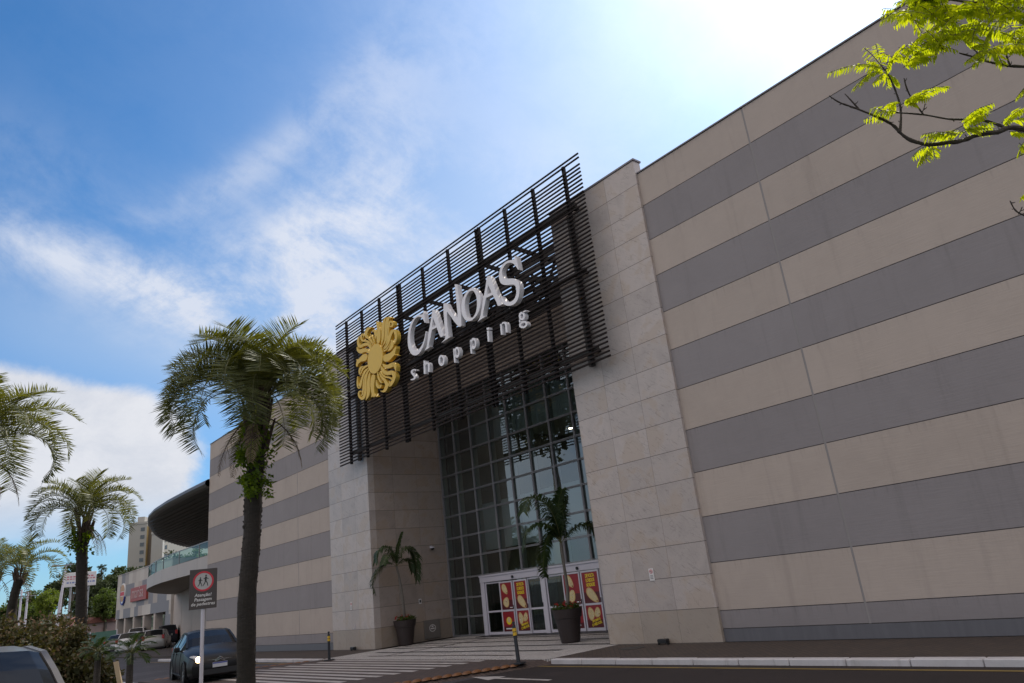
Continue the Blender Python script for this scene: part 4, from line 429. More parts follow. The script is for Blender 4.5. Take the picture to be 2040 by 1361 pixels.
def pavermat(name, c1, c2, mortar, w, h, ang=0., msize=.03, bumpy=.5):
    m = bpy.data.materials.new(name); m.use_nodes = True; t = NT(m.node_tree); b = t.n['Principled BSDF']
    pos = t.new('ShaderNodeNewGeometry').outputs['Position']
    r = t.new('ShaderNodeVectorRotate'); r.inputs['Angle'].default_value = ang; r.inputs['Axis'].default_value = (0, 0, 1); t.put(r.inputs[0], pos)
    br = t.new('ShaderNodeTexBrick'); t.put(br.inputs['Vector'], r.outputs[0])
    br.inputs['Color1'].default_value = (*c1, 1); br.inputs['Color2'].default_value = (*c2, 1); br.inputs['Mortar'].default_value = (*mortar, 1)
    br.inputs['Scale'].default_value = 1.; br.inputs['Brick Width'].default_value = w; br.inputs['Row Height'].default_value = h; br.inputs['Mortar Size'].default_value = msize*h
    n = t.noise(pos, 1.1, 6, .65); n2 = t.noise(pos, 40, 2, .6)
    k = t.m('ADD', .62, t.m('ADD', t.m('MULTIPLY', n, .5), t.m('MULTIPLY', n2, .25)))
    t.put(b.inputs['Base Color'], t.mix(1.0, br.outputs[0], t.xyz(k, k, k), 'MULTIPLY')); b.inputs['Roughness'].default_value = .8
    bn = t.new('ShaderNodeBump'); bn.inputs['Strength'].default_value = bumpy; bn.inputs['Distance'].default_value = .01
    t.put(bn.inputs['Height'], t.m('ADD', br.outputs[1], t.m('MULTIPLY', n2, -.4))); bn.invert = True; t.l.new(bn.outputs[0], b.inputs['Normal']); return m
m_asph = asphalt('asphalt', (.027, .021, .020), (.015, .013, .013))
m_asph2 = asphalt('grey_asphalt', (.055, .052, .058), (.035, .034, .036))
m_brick = pavermat('brown_pavers', (.062, .044, .034), (.046, .034, .028), (.03, .024, .02), .2, .1, .785, .08)
m_ramp = pavermat('reddish_pavers', (.085, .06, .052), (.062, .045, .04), (.035, .028, .026), .2, .1, 0., .08)
m_mosaic = pavermat('white_mosaic', (.62, .60, .60), (.48, .46, .46), (.20, .19, .18), .06, .055, .4, .16, .8)
m_mosd = pavermat('black_mosaic', (.035, .033, .035), (.055, .05, .05), (.02, .02, .02), .06, .055, .4, .16, .8)
m_mosr = pavermat('brown_mosaic', (.09, .06, .05), (.07, .05, .042), (.03, .025, .02), .06, .055, .4, .16, .8)
m_kerb = mat('whitewashed_kerb', (.48, .47, .49), .8, .25, 1.5, bump=.3, dirt=((.12, .11, .10), .6))
m_paint = mat('road_paint', (.40, .38, .37), .7, .3, 4., dirt=((.12, .10, .09), .6))
m_yel = mat('yellow_road_paint', (.20, .14, .035), .7, .35, 3., dirt=((.07, .055, .045), .8))
m_soil = mat('soil', (.06, .045, .03), .95, .3, 2., bump=.5)
m_lawn = mat('lawn', (.055, .075, .025), .95, .4, 1.2, bump=.6)

g = MB(); g.sheet([(-900, -500), (400, -500), (400, 700), (-900, 700)], -.125); struct('ground', g, m_soil)
g = MB(); g.sheet([(-120, -7.35), (60, -7.35), (60, -2.3), (-36, -2.3), (-36, 6), (-120, 6)], -.10); struct('road', g, m_asph2)
g = MB(); g.sheet([(-4.45, -7.3), (60, -7.3), (60, -2.35), (-4.45, -2.35)], -.096); struct('near_road', g, m_asph)
g = MB(); g.sheet([(-120, -30), (60, -30), (60, -12.9), (-120, -12.9)], -.098); struct('rear_road', g, m_asph)
g = MB()
g.box(-35.2, -15.68, -2.22, 0, -.12, 0); g.box(-4.25, 60, -2.22, 0, -.12, 0); g.box(-60, -35.2, -1.2, 6.5, -.12, 0)
struct('pavement', g, m_brick)
def kerb_run(mb, x0, x1, y0, y1, z1=.004):
    x = x0; rnd = random.Random(3)
    while x < x1-.05:
        L = min(.98, x1-x); mb.bbox(x+.006, x+L-.006, y0+rnd.uniform(-.006, .006), y1, -.11, z1+rnd.uniform(-.004, .004), .015); x += L
g = MB(); kerb_run(g, -35.2, -15.9, -2.42, -2.223); kerb_run(g, -4.15, 45, -2.42, -2.223)
struct('kerb', g, m_kerb)
# raised crossing in front of the entrance, flush with the mosaic apron
LE = lambda y: -15.6 + (y+2.7)*.80      # left edge of the crossing
RE = lambda y: -4.6 + (y+3.0)*.33
g = MB()
top = [(RE(-2.25), -2.25), (LE(-2.25), -2.25), (LE(-7.2), -7.2), (RE(-7.2), -7.2)]
g.sheet(top[::-1], -.004)
for s_, e in ((.35, RE), (-.35, LE)):
    g.add([(e(-2.25), -2.25, -.004), (e(-7.2), -7.2, -.004), (e(-7.2)+s_, -7.2, -.105), (e(-2.25)+s_, -2.25, -.105)], [(0, 1, 2, 3)])
g.add([(RE(-7.2), -7.2, -.004), (LE(-7.2), -7.2, -.004), (LE(-7.2), -7.2, -.11), (RE(-7.2), -7.2, -.11)], [(0, 1, 2, 3)])
struct('raised_crossing', g, m_ramp)
g = MB()
for i in range(10):
    y = -2.66-.39*i
    xr = -6.35-.14*i; xl = LE(y)+1.3
    g.sheet([(xl, y-.1), (xr, y-.1), (xr, y+.1), (xl, y+.1)], .0)
struct('crosswalk_stripes', g, m_paint)
g = MB(); g.box(-15.675, -4.255, -2.42, 3.45, -.12, .003); struct('entrance_paving', g, m_mosaic)
g = MB(); g2 = MB()
def band(mb, y, x0, x1, w=.16, wav=.035):
    n = 40; up = []; dn = []
    for i in range(n+1):
        x = lerp(x0, x1, i/n); yy = y+wav*sin(x*1.9+y); up.append((x, yy+w/2)); dn.append((x, yy-w/2))
    for i in range(n): mb.sheet([dn[i], dn[i+1], up[i+1], up[i]], .007)
band(g, 2.35, -15.6, -4.6); band(g, 1.25, -15.4, -4.6); band(g, .1, -15.2, -4.5); band(g, -.95, -14.6, -5.4, .18); band(g2, -1.75, -13.6, -6.2, .12); band(g2, .65, -15.5, -12.3, .1)
for y0, y1 in ((-1.7, -1.05), (-.84, .0), (.2, 1.15), (1.35, 2.25)): g2.sheet([(-12.68, y0), (-12.54, y0), (-12.54, y1), (-12.68, y1)], .0065)
struct('black_paving_bands', g, m_mosd); struct('brown_paving_bands', g2, m_mosr)
g = MB(); g.sheet([(-4.2, -2.80), (60, -2.80), (60, -2.70), (-4.2, -2.70)], -.091); g.sheet([(-36, -2.80), (-16.2, -2.80), (-16.2, -2.70), (-36, -2.70)], -.091); struct('yellow_edge_line', g, m_yel)
g = MB()      # white arrow painted on the lane
g.sheet([(-3.75, -4.33), (-2.1, -4.36), (-2.1, -4.24), (-3.75, -4.2)], -.090); g.sheet([(-3.75, -4.5), (-4.7, -4.22), (-3.75, -4.03)], -.090)
struct('lane_arrow', g, m_paint)
g = MB(); g.box(-120, 60, -12.8, -7.62, -.12, -.01); struct('median_lawn', g, m_lawn)
g = MB(); kerb_run(g, -70, 40, -7.61, -7.42, .01); kerb_run(g, -70, 40, -12.98, -12.81, .01); struct('median_kerb', g, m_kerb)

# ------------------------------------------------------------------ the shopping mall
mall = thing('shopping_mall', 'long shopping mall with beige and grey striped walls and a granite entrance recess', 'building', (-10.3, 0, 0))
OM = (-10.3, 0, 0)
def part(name, mb, mats, parent=mall, org=OM, **k): return mb.obj(name, mats, parent, org=org, **k)
Z0 = .639
def striped(x0, x1, joints, ztop=11.6, y=0.):
    mb = MB(); cuts = [x0]+sorted(j for j in joints if x0 < j < x1)+[x1]
    mb.box(x0+.01, x1, y+.012, y+.25, 0, ztop-.02, 2)
    zs = [.27, Z0]+[Z0+i for i in range(1, 11)]+[ztop]
    for a, b in zip(cuts, cuts[1:]):
        aa = a+(.022 if a != x0 else .0); bb = b-(.022 if b != x1 else 0)
        for i in range(len(zs)-1):
            mi = 1 if i % 2 == 0 else 0
            mb.box(aa, bb, y, y+.02, zs[i]+.008, zs[i+1]-.008, mi)
    for c_ in cuts[1:-1]: mb.box(c_-.0215, c_+.0215, y+.004, y+.013, .27, ztop-.02, 4)
    mb.box(x0+.005, x1, y-.004, y+.02, .01, .262, 3)
    return mb
part('striped_wall', striped(-1.172, 40, [2.065, 8.7, 15.3, 21.9, 28.5]), [m_beige, m_grey, m_joint, m_plinth, m_seal])
part('striped_wall', striped(-35.175, -19.51, [-22.87, -29.2]), [m_beige, m_grey, m_joint, m_plinth, m_seal])
g = MB(); g.box(-1.2, 40, -.03, .3, 11.602, 11.635); g.box(-35.2, -19.5, -.03, .3, 11.602, 11.635)
g.box(-4.54, -1.14, -.10, .22, 12.0, 12.05); g.box(-19.55, -16.17, -.10, .22, 12.0, 12.05)
part('coping', g, m_coping)
for x0, x1, m in ((-4.512, -1.172, m_stone), (-19.54, -16.2, m_stoneL)):
    g = MB(); g.box(x0, x1, -.076, .19, 0, 12.0); part('stone_pier', g, m)
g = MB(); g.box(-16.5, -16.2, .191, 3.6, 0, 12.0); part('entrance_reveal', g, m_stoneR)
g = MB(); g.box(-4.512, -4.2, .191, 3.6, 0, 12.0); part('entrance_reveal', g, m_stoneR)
g = MB(); g.box(-16.198, -4.514, 3.36, 3.58, 9.54, 11.32, 0); part('fascia', g, m_beige)
g = MB()
g.box(-35.15, -16.52, .26, 45, 0, 11.3); g.box(-4.18, 40, .26, 45, 0, 11.3); g.box(-16.51, -4.19, 14.2, 45, 0, 11.0); g.box(-16.51, -4.19, 3.6, 14.19, 9.56, 11.1)
part('building_mass', g, m_grey)
# interior behind the glass
g = MB(); g.box(-16.19, -4.53, 3.46, 14.1, .004, .02); part('interior_floor', g, m_infloor)
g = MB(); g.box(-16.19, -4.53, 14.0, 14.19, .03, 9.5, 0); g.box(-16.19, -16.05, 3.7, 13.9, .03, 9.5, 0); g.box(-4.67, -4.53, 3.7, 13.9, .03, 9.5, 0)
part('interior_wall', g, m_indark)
g = MB()
g.box(-16.0, -4.7, 5.2, 5.4, 3.15, 5.05, 0); g.box(-16.0, -4.7, 5.42, 13.9, 3.4, 3.7, 0)
g.box(-16.0, -4.7, 5.0, 5.25, 7.5, 9.5, 0); g.box(-16.0, -4.7, 5.27, 13.9, 8.3, 8.5, 0)
for x in (-13.2, -9.0, -6.0): g.box(x-.25, x+.25, 6.2, 6.7, .03, 3.39, 0)
g.box(-13.0, -12.4, 4.9, 4.98, .03, 1.7, 0)
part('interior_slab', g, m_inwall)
for x in (-14.6, -12.2, -9.8, -7.4):
    for y in (7., 9.8):
        for z in (8.28, 3.38): g = MB(); g.lathe((x, y, z), [(.0, 0), (.09, 0), (.09, .015)], 12); part('ceiling_lamp', g, m_lamp)
# curtain wall
VX = [-16.2, -15.08, -13.93, -12.75, -11.6, -10.46, -9.3, -8.1, -6.95, -5.75, -4.52]
HZ = [.03, .71, 1.40, 2.14, 2.91, 3.70, 4.56, 5.40, 6.20, 7.02, 7.86, 8.63, 9.52]
cw = MB(); cw.quad((-16.19, 3.41, .03), (-4.52, 3.41, .03), (-4.52, 3.41, 9.53), (-16.19, 3.41, 9.53)); cwo = part('curtain_wall', cw, m_glass)
g = MB(); fn = MB()
for x in VX:
    zb = .03 if x < -13.5 else 2.14
    x = min(max(x, -16.16), -4.56)
    for d in (-.022, .022): g.box(x+d-.011, x+d+.011, 3.34, 3.40, zb, 9.53)
    g.box(x-.0108, x+.0108, 3.375, 3.398, zb, 9.53, 1)
    fn.box(x-.035, x+.035, 3.42, 3.62, zb, 9.5)
for z in HZ:
    x1 = -13.93 if z < 2. else -4.53
    for d in (-.02, .02): g.box(-16.19, x1, 3.345, 3.401, z+d-.01, z+d+.01)
    fn.box(-16.19, x1, 3.42, 3.50, z-.03, z+.03)
g.obj('mullion_grid', [m_mull, m_joint], cwo); fn.obj('glass_fin', m_fin, cwo)
for o in cwo.children: o.data.transform(Matrix.Translation(-Vector(OM)))
# white door front with header, posts and leaves
g = MB()
g.bbox(-13.93, -4.53, 3.18, 3.33, 1.86, 2.09, .006); g.bbox(-13.93, -4.53, 3.14, 3.179, 2.06, 2.12, .004)
for a, b in ((-13.93, -13.70), (-10.50, -10.30), (-7.02, -6.84)): g.bbox(a, b, 3.20, 3.335, .02, 1.858, .006)
part('door_frame', g, m_frame)
def leaf(x0, x1, y, zt=1.83):
    s_ = .055; f = MB(); Y0, Y1 = y, y+.045
    f.box(x0, x0+s_, Y0, Y1, .03, zt); f.box(x1-s_, x1, Y0, Y1, .03, zt)
    for a, b in ((.03, .12), (.79, .85), (zt-.05, zt)): f.box(x0+s_, x1-s_, Y0+.002, Y1-.002, a, b)
    o = part('door', f, m_frame)
    p = MB(); p.quad((x0+s_, y+.02, .12), (x1-s_, y+.02, .12), (x1-s_, y+.02, zt-.05), (x0+s_, y+.02, zt-.05)); pp = p.obj('pane', m_dglass, o, org=OM)
    h = MB(); h.box(x1-.035, x1-.02, Y0-.02, Y0-.001, .86, 1.0); h.obj('door_handle', m_black, o, org=OM)
    return o
leaf(-13.69, -12.80, 3.24, 1.84); leaf(-12.80, -12.05, 3.19, 1.82); leaf(-11.99, -11.25, 3.19, 1.82); leaf(-11.27, -10.52, 3.24, 1.84)
leaf(-10.28, -9.42, 3.24, 1.84); leaf(-9.42, -8.60, 3.19, 1.84); leaf(-8.55, -7.74, 3.19, 1.84); leaf(-7.74, -7.03, 3.24, 1.84)
leaf(-6.82, -5.9, 3.24, 1.84); leaf(-5.88, -4.6, 3.24, 1.84)
g = MB()
for x in (-11.95, -8.62): g.lathe((x, 3.165, 1.945), [(.0, -.03), (.05, -.03), (.05, .0)], 12, axis='y'); g.bbox(x-.03, x+.03, 3.12, 3.178, 1.90, 1.94, .005)
part('door_sensor', g, m_black)
g = MB(); g.box(-13.9, -4.6, 2.72, 3.17, .008, .02); part('door_mat', g, m_black)

# balcony at the far left end, with its curved slab, glass railing and round canopy
FP = [(-35.2, .30), (-38, .30), (-42, .30), (-46, .42), (-49, .72), (-52, 1.15), (-55, 1.75), (-58, 2.55), (-61, 3.6), (-64, 4.9), (-67, 6.4), (-70, 8.2), (-72.4, 10)]
m_slabstone = mat('slab_cladding', (.40, .365, .35), .6, .12, .7, stretch=(1, 1, .4))
m_soffit = mat('soffit_render', (.34, .30, .26), .8, .08)
g = MB(); n = len(FP)
for (a, b) in zip(FP, FP[1:]):
    d = Vector((b[0]-a[0], b[1]-a[1], 0)).normalized()*.02
    g.add([(a[0]+d.x, a[1]+d.y, 4.42), (b[0], b[1], 4.42), (b[0], b[1], 5.25), (a[0]+d.x, a[1]+d.y, 5.25)], [(0, 1, 2, 3)], 0)
    g.add([(a[0], a[1]+.03, 4.43), (b[0], b[1]+.03, 4.43), (b[0], b[1]+.03, 5.24), (a[0], a[1]+.03, 5.24)], [(0, 1, 2, 3)], 2)
g.add([(x, y, 4.42) for x, y in FP]+[(-72.4, 16, 4.42), (-35.2, 16, 4.42)], [tuple(range(n+2))], 1)
g.add([(x, y, 5.25) for x, y in FP]+[(-72.4, 16, 5.25), (-35.2, 16, 5.25)], [tuple(range(n+2))], 1)
bal = part('balcony', g, [m_slabstone, m_soffit, m_joint])
m_rglass = glassmat('railing_glass', (.62, .80, .72), 1.4, .12)
g = MB(); g2 = MB()
for (a, b) in zip(FP[:-3], FP[1:-2]):
    g.quad((a[0]-.05, a[1]+.1, 5.3), (b[0]+.05, b[1]+.1, 5.3), (b[0]+.05, b[1]+.1, 6.05), (a[0]-.05, a[1]+.1, 6.05))
    g2.bar((a[0], a[1]+.1, 6.08), (b[0], b[1]+.1, 6.08), .05); g2.bar((a[0], a[1]+.1, 5.25), (a[0], a[1]+.1, 6.07), .05)
g.obj('glass_railing', m_rglass, bal, org=OM); g2.obj('handrail', m_mull, bal, org=OM)
cpts = [(-35.2, -.25), (-39, -.33), (-43, -.33), (-46.5, -.15), (-49.5, .25), (-52, .85), (-54.5, 1.55), (-57.5, 2.5), (-60.5, 3.5), (-63.5, 4.7), (-67, 6.4), (-71, 8.6), (-74.5, 11), (-76, 15)]
m_cano = mat('dark_slatted_soffit', (.035, .028, .026), .6, .35, 2., stretch=(.2, 5, 1))
m_canor = mat('canopy_rim', (.075, .065, .062), .45, .12)
g = MB(); n = len(cpts)
rim = []
for k, (off, z) in enumerate([(.35, 9.05), (.12, 9.12), (.0, 9.25), (.03, 9.42), (.15, 9.52), (.6, 9.58)]):
    ring_ = []
    for i, (x, y) in enumerate(cpts):
        a = Vector(cpts[max(0, i-1)]); b = Vector(cpts[min(n-1, i+1)]); d = (b-a).normalized(); nr = Vector((d.y, -d.x))
        if nr.y < 0: nr = -nr
        ring_.append((x+nr.x*off, y+nr.y*off, z))
    rim.append(ring_)
for k in range(5):
    for i in range(n-1): g.quad(rim[k][i], rim[k][i+1], rim[k+1][i+1], rim[k+1][i], mi=1)
g.add(rim[0]+[(-76, 22, 9.05), (-35.2, 22, 9.05)], [tuple(range(n+2))], 0); g.add(rim[5]+[(-76, 22, 9.58), (-35.2, 22, 9.58)], [tuple(range(n+2))], 1)
can = part('canopy_roof', g, [m_cano, m_canor])
g = MB()
for k in range(26):
    y = .6+k*.55
    xl = [lerp(a[0], b[0], (y-a[1])/(b[1]-a[1]+1e-9)) for a, b in zip(cpts, cpts[1:]) if a[1] <= y <= b[1]]
    g.box((min(xl) if xl else -75)+.6, -35.3, y, y+.08, 9.0, 9.049)
g.obj('soffit_slat', m_cano, can, org=OM)
g = MB()
for a, b in zip([(-35.2, 2.3), (-41, 2.9), (-48, 4.0), (-55, 5.2), (-64, 7.0)], [(-41, 2.9), (-48, 4.0), (-55, 5.2), (-64, 7.0), (-72.6, 8.7)]):
    g.add([(a[0], a[1], 0), (b[0]+.04, b[1], 0), (b[0]+.04, b[1], 4.41), (a[0], a[1], 4.41)], [(0, 1, 2, 3)])
part('lower_wall', g, m_beige)
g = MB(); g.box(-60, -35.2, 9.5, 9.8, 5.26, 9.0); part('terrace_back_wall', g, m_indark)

# ------------------------------------------------------------------ steel roof frame behind the screen
tr = thing('roof_truss', 'dark steel roof frame with lattice girders seen through the louver screen above the entrance', 'truss', (-10.3, 1.6, 10))
g = MB(); OT = (-10.3, 1.6, 10)
g.bar((-16.19, 1.7, 11.75), (-4.52, 1.7, 11.75), .12, .16); g.bar((-16.19, 1.7, 10.2), (-4.52, 1.7, 10.2), .12, .16); g.bar((-16.19, 3.1, 11.5), (-4.52, 3.1, 11.5), .1)
g.bar((-16.19, .5, 9.75), (-4.52, .5, 9.75), .14, .2)
g.obj('chord', m_rail, tr, org=OT)
g = MB(); x = -16.0; up = True
while x < -4.9:
    g.bar((x, 1.7, 10.2 if up else 11.75), (x+.75, 1.7, 11.75 if up else 10.2), .05); x += .75; up = not up
for x in (-15., -12.6, -10.9, -9.28, -7.55, -6.1):
    g.bar((x, -.3, 11.6), (x, 3.3, 11.4), .08, .12); g.bar((x, -.3, 9.6), (x, 3.3, 11.3), .06); g.bar((x, .5, 9.75), (x, 1.7, 11.7), .05); g.bar((x+.12, 1.7, 10.2), (x+.12, 1.7, 11.75), .07)
g.obj('web_member', m_post, tr, org=OT)
g = MB()
for y in (.6, 1.9):
    g = MB()
    P_ = [(-4.6-5.5*t/14, y, 9.75+1.75*sin(pi*(.12+.88*t/14)*.5)) for t in range(15)]
    for a, b in zip(P_, P_[1:]): g.bar(a, b, .07, .14)
    g.obj('curved_rib', m_rail, tr, org=OT)
for i in range(13):
    g = MB(); y = .25+.25*i; g.box(-16.19, -4.52, y-.02, y+.02, 11.33, 11.42); g.obj('purlin', m_rail, tr, org=OT)
for i in range(9):
    g = MB(); y = .3+.35*i; g.box(-16.19, -9.3+.2*i, y-.02, y+.02, 10.9, 10.99); g.obj('purlin', m_rail, tr, org=OT)

# ------------------------------------------------------------------ louver screen
scr = thing('louver_screen', 'tall screen of thin dark horizontal slats standing in front of the entrance top', 'screen', (-10.1, -.5, 6.9)); OS = (-10.1, -.5, 6.9)
slz = [6.925+.1233*i for i in range(47)]+[12.81, 12.935]
g = MB(); rnd = random.Random(8)
for z in slz:
    w = rnd.uniform(-.004, .004)
    g.bbox(-17.6, -2.65+rnd.uniform(-.012, .012), -.53, -.488, z-.023+w, z+.023+w, .005)
g.obj('slat_panel', m_slat, scr, org=OS)
PX = [-3.36, -4.73, -6.1, -7.55, -9.28, -10.9, -12.58, -14.04, -15.47, -16.8]
for x in PX:
    g = MB()
    if x in (-7.55, -12.58):
        for d in (-.07, .07): g.box(x+d-.035, x+d+.035, -.47, -.36, 6.83, 12.9)
        for k in range(14): g.box(x-.034, x+.034, -.44, -.39, 7.0+k*.44, 7.08+k*.44)
    else: g.box(x-.045, x+.045, -.47, -.38, 6.86, 12.9)
    g.obj('post', m_post, scr, org=OS)
for z, h in ((7.32, .10), (9.62, .09), (11.62, .15)):
    g = MB(); g.bbox(-17.0, -3.2, -.355, -.25, z-h/2, z+h/2, .008); g.obj('support_beam', m_rail, scr, org=OS)
    for x in (-16.8, -3.36):
        g = MB(); g.box(x-.05, x+.05, -.249, -.077, z-h/2+.01, z+h/2-.01); g.obj('bracket', m_post, scr, org=OS)
for x in (-3.62, -16.55):
    g = MB(); g.box(x-.07, x+.07, -.245, -.12, 6.95, 11.5); g.obj('rear_column', m_rail, scr, org=OS)

# ------------------------------------------------------------------ signs on the screen
YF, YB = -.72, -.55
em = thing('sun_emblem', 'golden sun emblem with curling rays around a smooth disc, left of the big letters', 'emblem', (-13.75, YF, 10.24)); OE = (-13.75, YF, 10.24)
g = MB(); c0 = (-13.75, YF-.012, 10.24); R0 = .505
# disc sized from the same outline plane as the rays
xs = [p[0] for r in RAYS for q in r[1:] for p in q]
g.lathe(DISC, [(0, -.0), (DR, 0), (DR, .17)], 40, axis='y'); g.obj('disc', m_gold, em, org=OE)
for r in RAYS:
    g = MB()
    if r[0] == 'q': g.ribbon(r[1], r[2], YF, YB)
    else: g.plate([r[1]], YF, YB)
    g.obj('ray', m_gold, em, org=OE, fix=True)
g = MB()
for x, z in ((-14.1, 10.9), (-13.3, 10.9), (-14.1, 9.5), (-13.3, 9.5)): g.bar((x, -.66, z), (x, -.45, z), .04)
g.obj('mounting_bracket', m_post, em, org=OE)
big = thing('letter_sign', 'large white slanted raised capitals spelling CANOAS on the louver screen', 'sign', (-10.2, YF, 10)); OB = (-10.2, YF, 10)
for ch, loops in BIG:
    g = MB(); g.plate(loops, YF, YB); g.obj('letter', m_white, big, org=OB, fix=True)
g = MB(); g.bar((-12.2, -.5, 9.55), (-7.2, -.5, 9.75), .06); g.bar((-12.2, -.545, 10.4), (-7.2, -.545, 10.75), .03); g.obj('mounting_rail', m_post, big, org=OB)
sml = thing('letter_sign', 'small white widely spaced lower case letters spelling shopping, hung under the big capitals', 'sign', (-10, YF, 9)); OL = (-10, YF, 9)
wires = []
for ch, segs in SMALL:
    g = MB()
    for s_ in segs: g.ribbon(s_[1], s_[2], YF, YB-.03)
    g.obj('letter', m_white, sml, org=OL, fix=True)
    ps = [p for s_ in segs for q in s_[1:] for p in q]; wires.append((sum(p[0] for p in ps)/len(ps), min(p[1] for p in ps), max(p[1] for p in ps)))
g = MB(); 
for off in (.3, .75):
    a, b = wires[0], wires[-1]
    g.bar((a[0]-.1, -.56, lerp(a[1], a[2], off)), (b[0]+.1, -.56, lerp(b[1], b[2], off)), .02)
for i in (0, 2, 4, 6, 7): x, a, b = wires[i]; g.bar((x+.05, -.60, b-.02), (x+.05, -.60, b+.45), .012)
g.obj('hanging_rod', m_post, sml, org=OL)
# ------------------------------------------------------------------ things fixed to the walls
def xzmat(x, y, z, rot=0.): return Matrix(((cos(rot), -sin(rot), 0, x), (0, 0, -1, y), (sin(rot), cos(rot), 0, z), (0, 0, 0, 1)))
m_red = mat('sign_red', (.50, .02, .04), .5, .05)
m_dk = mat('sign_black', (.02, .02, .02), .5, .05)
m_paper = mat('white_card', (.62, .60, .60), .6, .04)
for (x, z, lab, w) in ((-2.83, 1.53, 'small white no smoking notice on the right granite pier', .15), (-17.91, 1.58, 'small white no smoking notice on the left granite pier', .13)):
    t_ = thing('notice_sign', lab, 'notice', (x, -.08, z), 0, 'notices on the granite piers')
    g = MB(); g.bbox(-w/2, w/2, -.012, 0, -.14, .14, .003); g.obj('plate', m_paper, t_)
    g = MB(); n = 20
    o_ = [(.045*cos(2*pi*i/n), .07+.045*sin(2*pi*i/n)) for i in range(n+1)]; i_ = [(.034*cos(2*pi*i/n), .07+.034*sin(2*pi*i/n)) for i in range(n+1)]
    g.ribbon(o_, i_, -.0155, -.0125); g.bar((-.03, -.0145, .10), (.03, -.0145, .04), .008, .004); g.obj('prohibition_ring', m_red, t_)
    g = MB(); g.box(-.028, .022, -.014, -.0125, .066, .074); 
    for k in range(3): g.box(-.045, .045, -.014, -.0125, -.03-.03*k, -.02-.03*k)
    g.obj('print', m_dk, t_)
t_ = thing('notice_sign', 'framed notice on the shaded side wall of the entrance recess', 'notice', (-16.19, 1.94, 1.46)); g = MB()
g.bbox(0, .012, -.06, .06, -.09, .09, .003); g.obj('plate', m_paper, t_); g = MB(); g.box(.0125, .015, -.035, .035, -.05, .05); g.obj('print', m_dk, t_)
t_ = thing('wall_plaque', 'grey rectangular metal panel with a round white badge low on the recess side wall', 'panel', (-16.185, 2.39, .02)); g = MB()
g.bbox(0, .05, -.36, .36, .05, .72, .01); g.obj('cover', mat('dark_grey_enamel', (.15, .135, .125), .5, .1), t_)
g = MB(); n = 24; o_ = [(.15*cos(2*pi*i/n), .42+.13*sin(2*pi*i/n)) for i in range(n+1)]; i_ = [(.125*cos(2*pi*i/n), .42+.108*sin(2*pi*i/n)) for i in range(n+1)]
for a, b, c, d in zip(o_, o_[1:], i_, i_[1:]): g.quad((.053, *a), (.053, *b), (.053, *d), (.053, *c))
g.box(.051, .054, -.09, .09, .385, .425); g.box(.051, .054, -.04, .04, .46, .50); g.obj('round_badge', m_paper, t_)
t_ = thing('security_camera', 'small white dome camera high on the side wall of the entrance recess', 'camera', (-16.19, 2.6, 3.4)); g = MB()
g.bbox(0, .06, -.05, .05, .0, .1, .008); g.lathe((.12, 0, .0), [(.075, .05), (.085, .03), (.085, 0)], 16); g.obj('mount', m_frame, t_)
g = MB(); g.lathe((.12, 0, 0), [(.075, 0), (.065, -.05), (.03, -.08), (0, -.085)], 16); g.obj('dome', m_black, t_, smooth=True)
for x, lab in ((-2.69, 'black floodlight on the pavement at the foot of the right granite pier'), (-17.62, 'black floodlight on the pavement at the foot of the left granite pier')):
    t_ = thing('floodlight', lab, 'floodlight', (x, -.22, .0), 0, 'floodlights at the pier feet'); g = MB(); g.bbox(-.13, .13, -.07, .07, .03, .12, .012); g.obj('housing', m_black, t_)
    g = MB(); g.box(-.11, .11, -.05, .05, .1205, .126); g.obj('lens', m_dglass, t_)
    g = MB(); g.box(-.15, -.131, -.03, .03, .0, .09); g.box(.131, .15, -.03, .03, .0, .09); g.obj('bracket', m_black, t_)
t_ = thing('manhole_cover', 'round dark iron manhole cover set in the brown pavers before the right pier', 'manhole cover', (-3.2, -.75, .004))
g = MB(); g.lathe((0, 0, 0), [(.0, .004), (.27, .004), (.29, .0)], 24); g.obj('lid', m_black, t_)
t_ = thing('wall_tap', 'small white water tap with its pipe on the left granite pier', 'tap', (-17.65, -.08, .78))
g = MB(); g.tube([(0, 0, 0), (0, -.06, 0), (0, -.08, -.05)], .012); g.obj('spout', m_frame, t_); g = MB(); g.tube([(0, -.012, .0), (0, -.012, .13)], .008); g.obj('pipe', m_frame, t_)

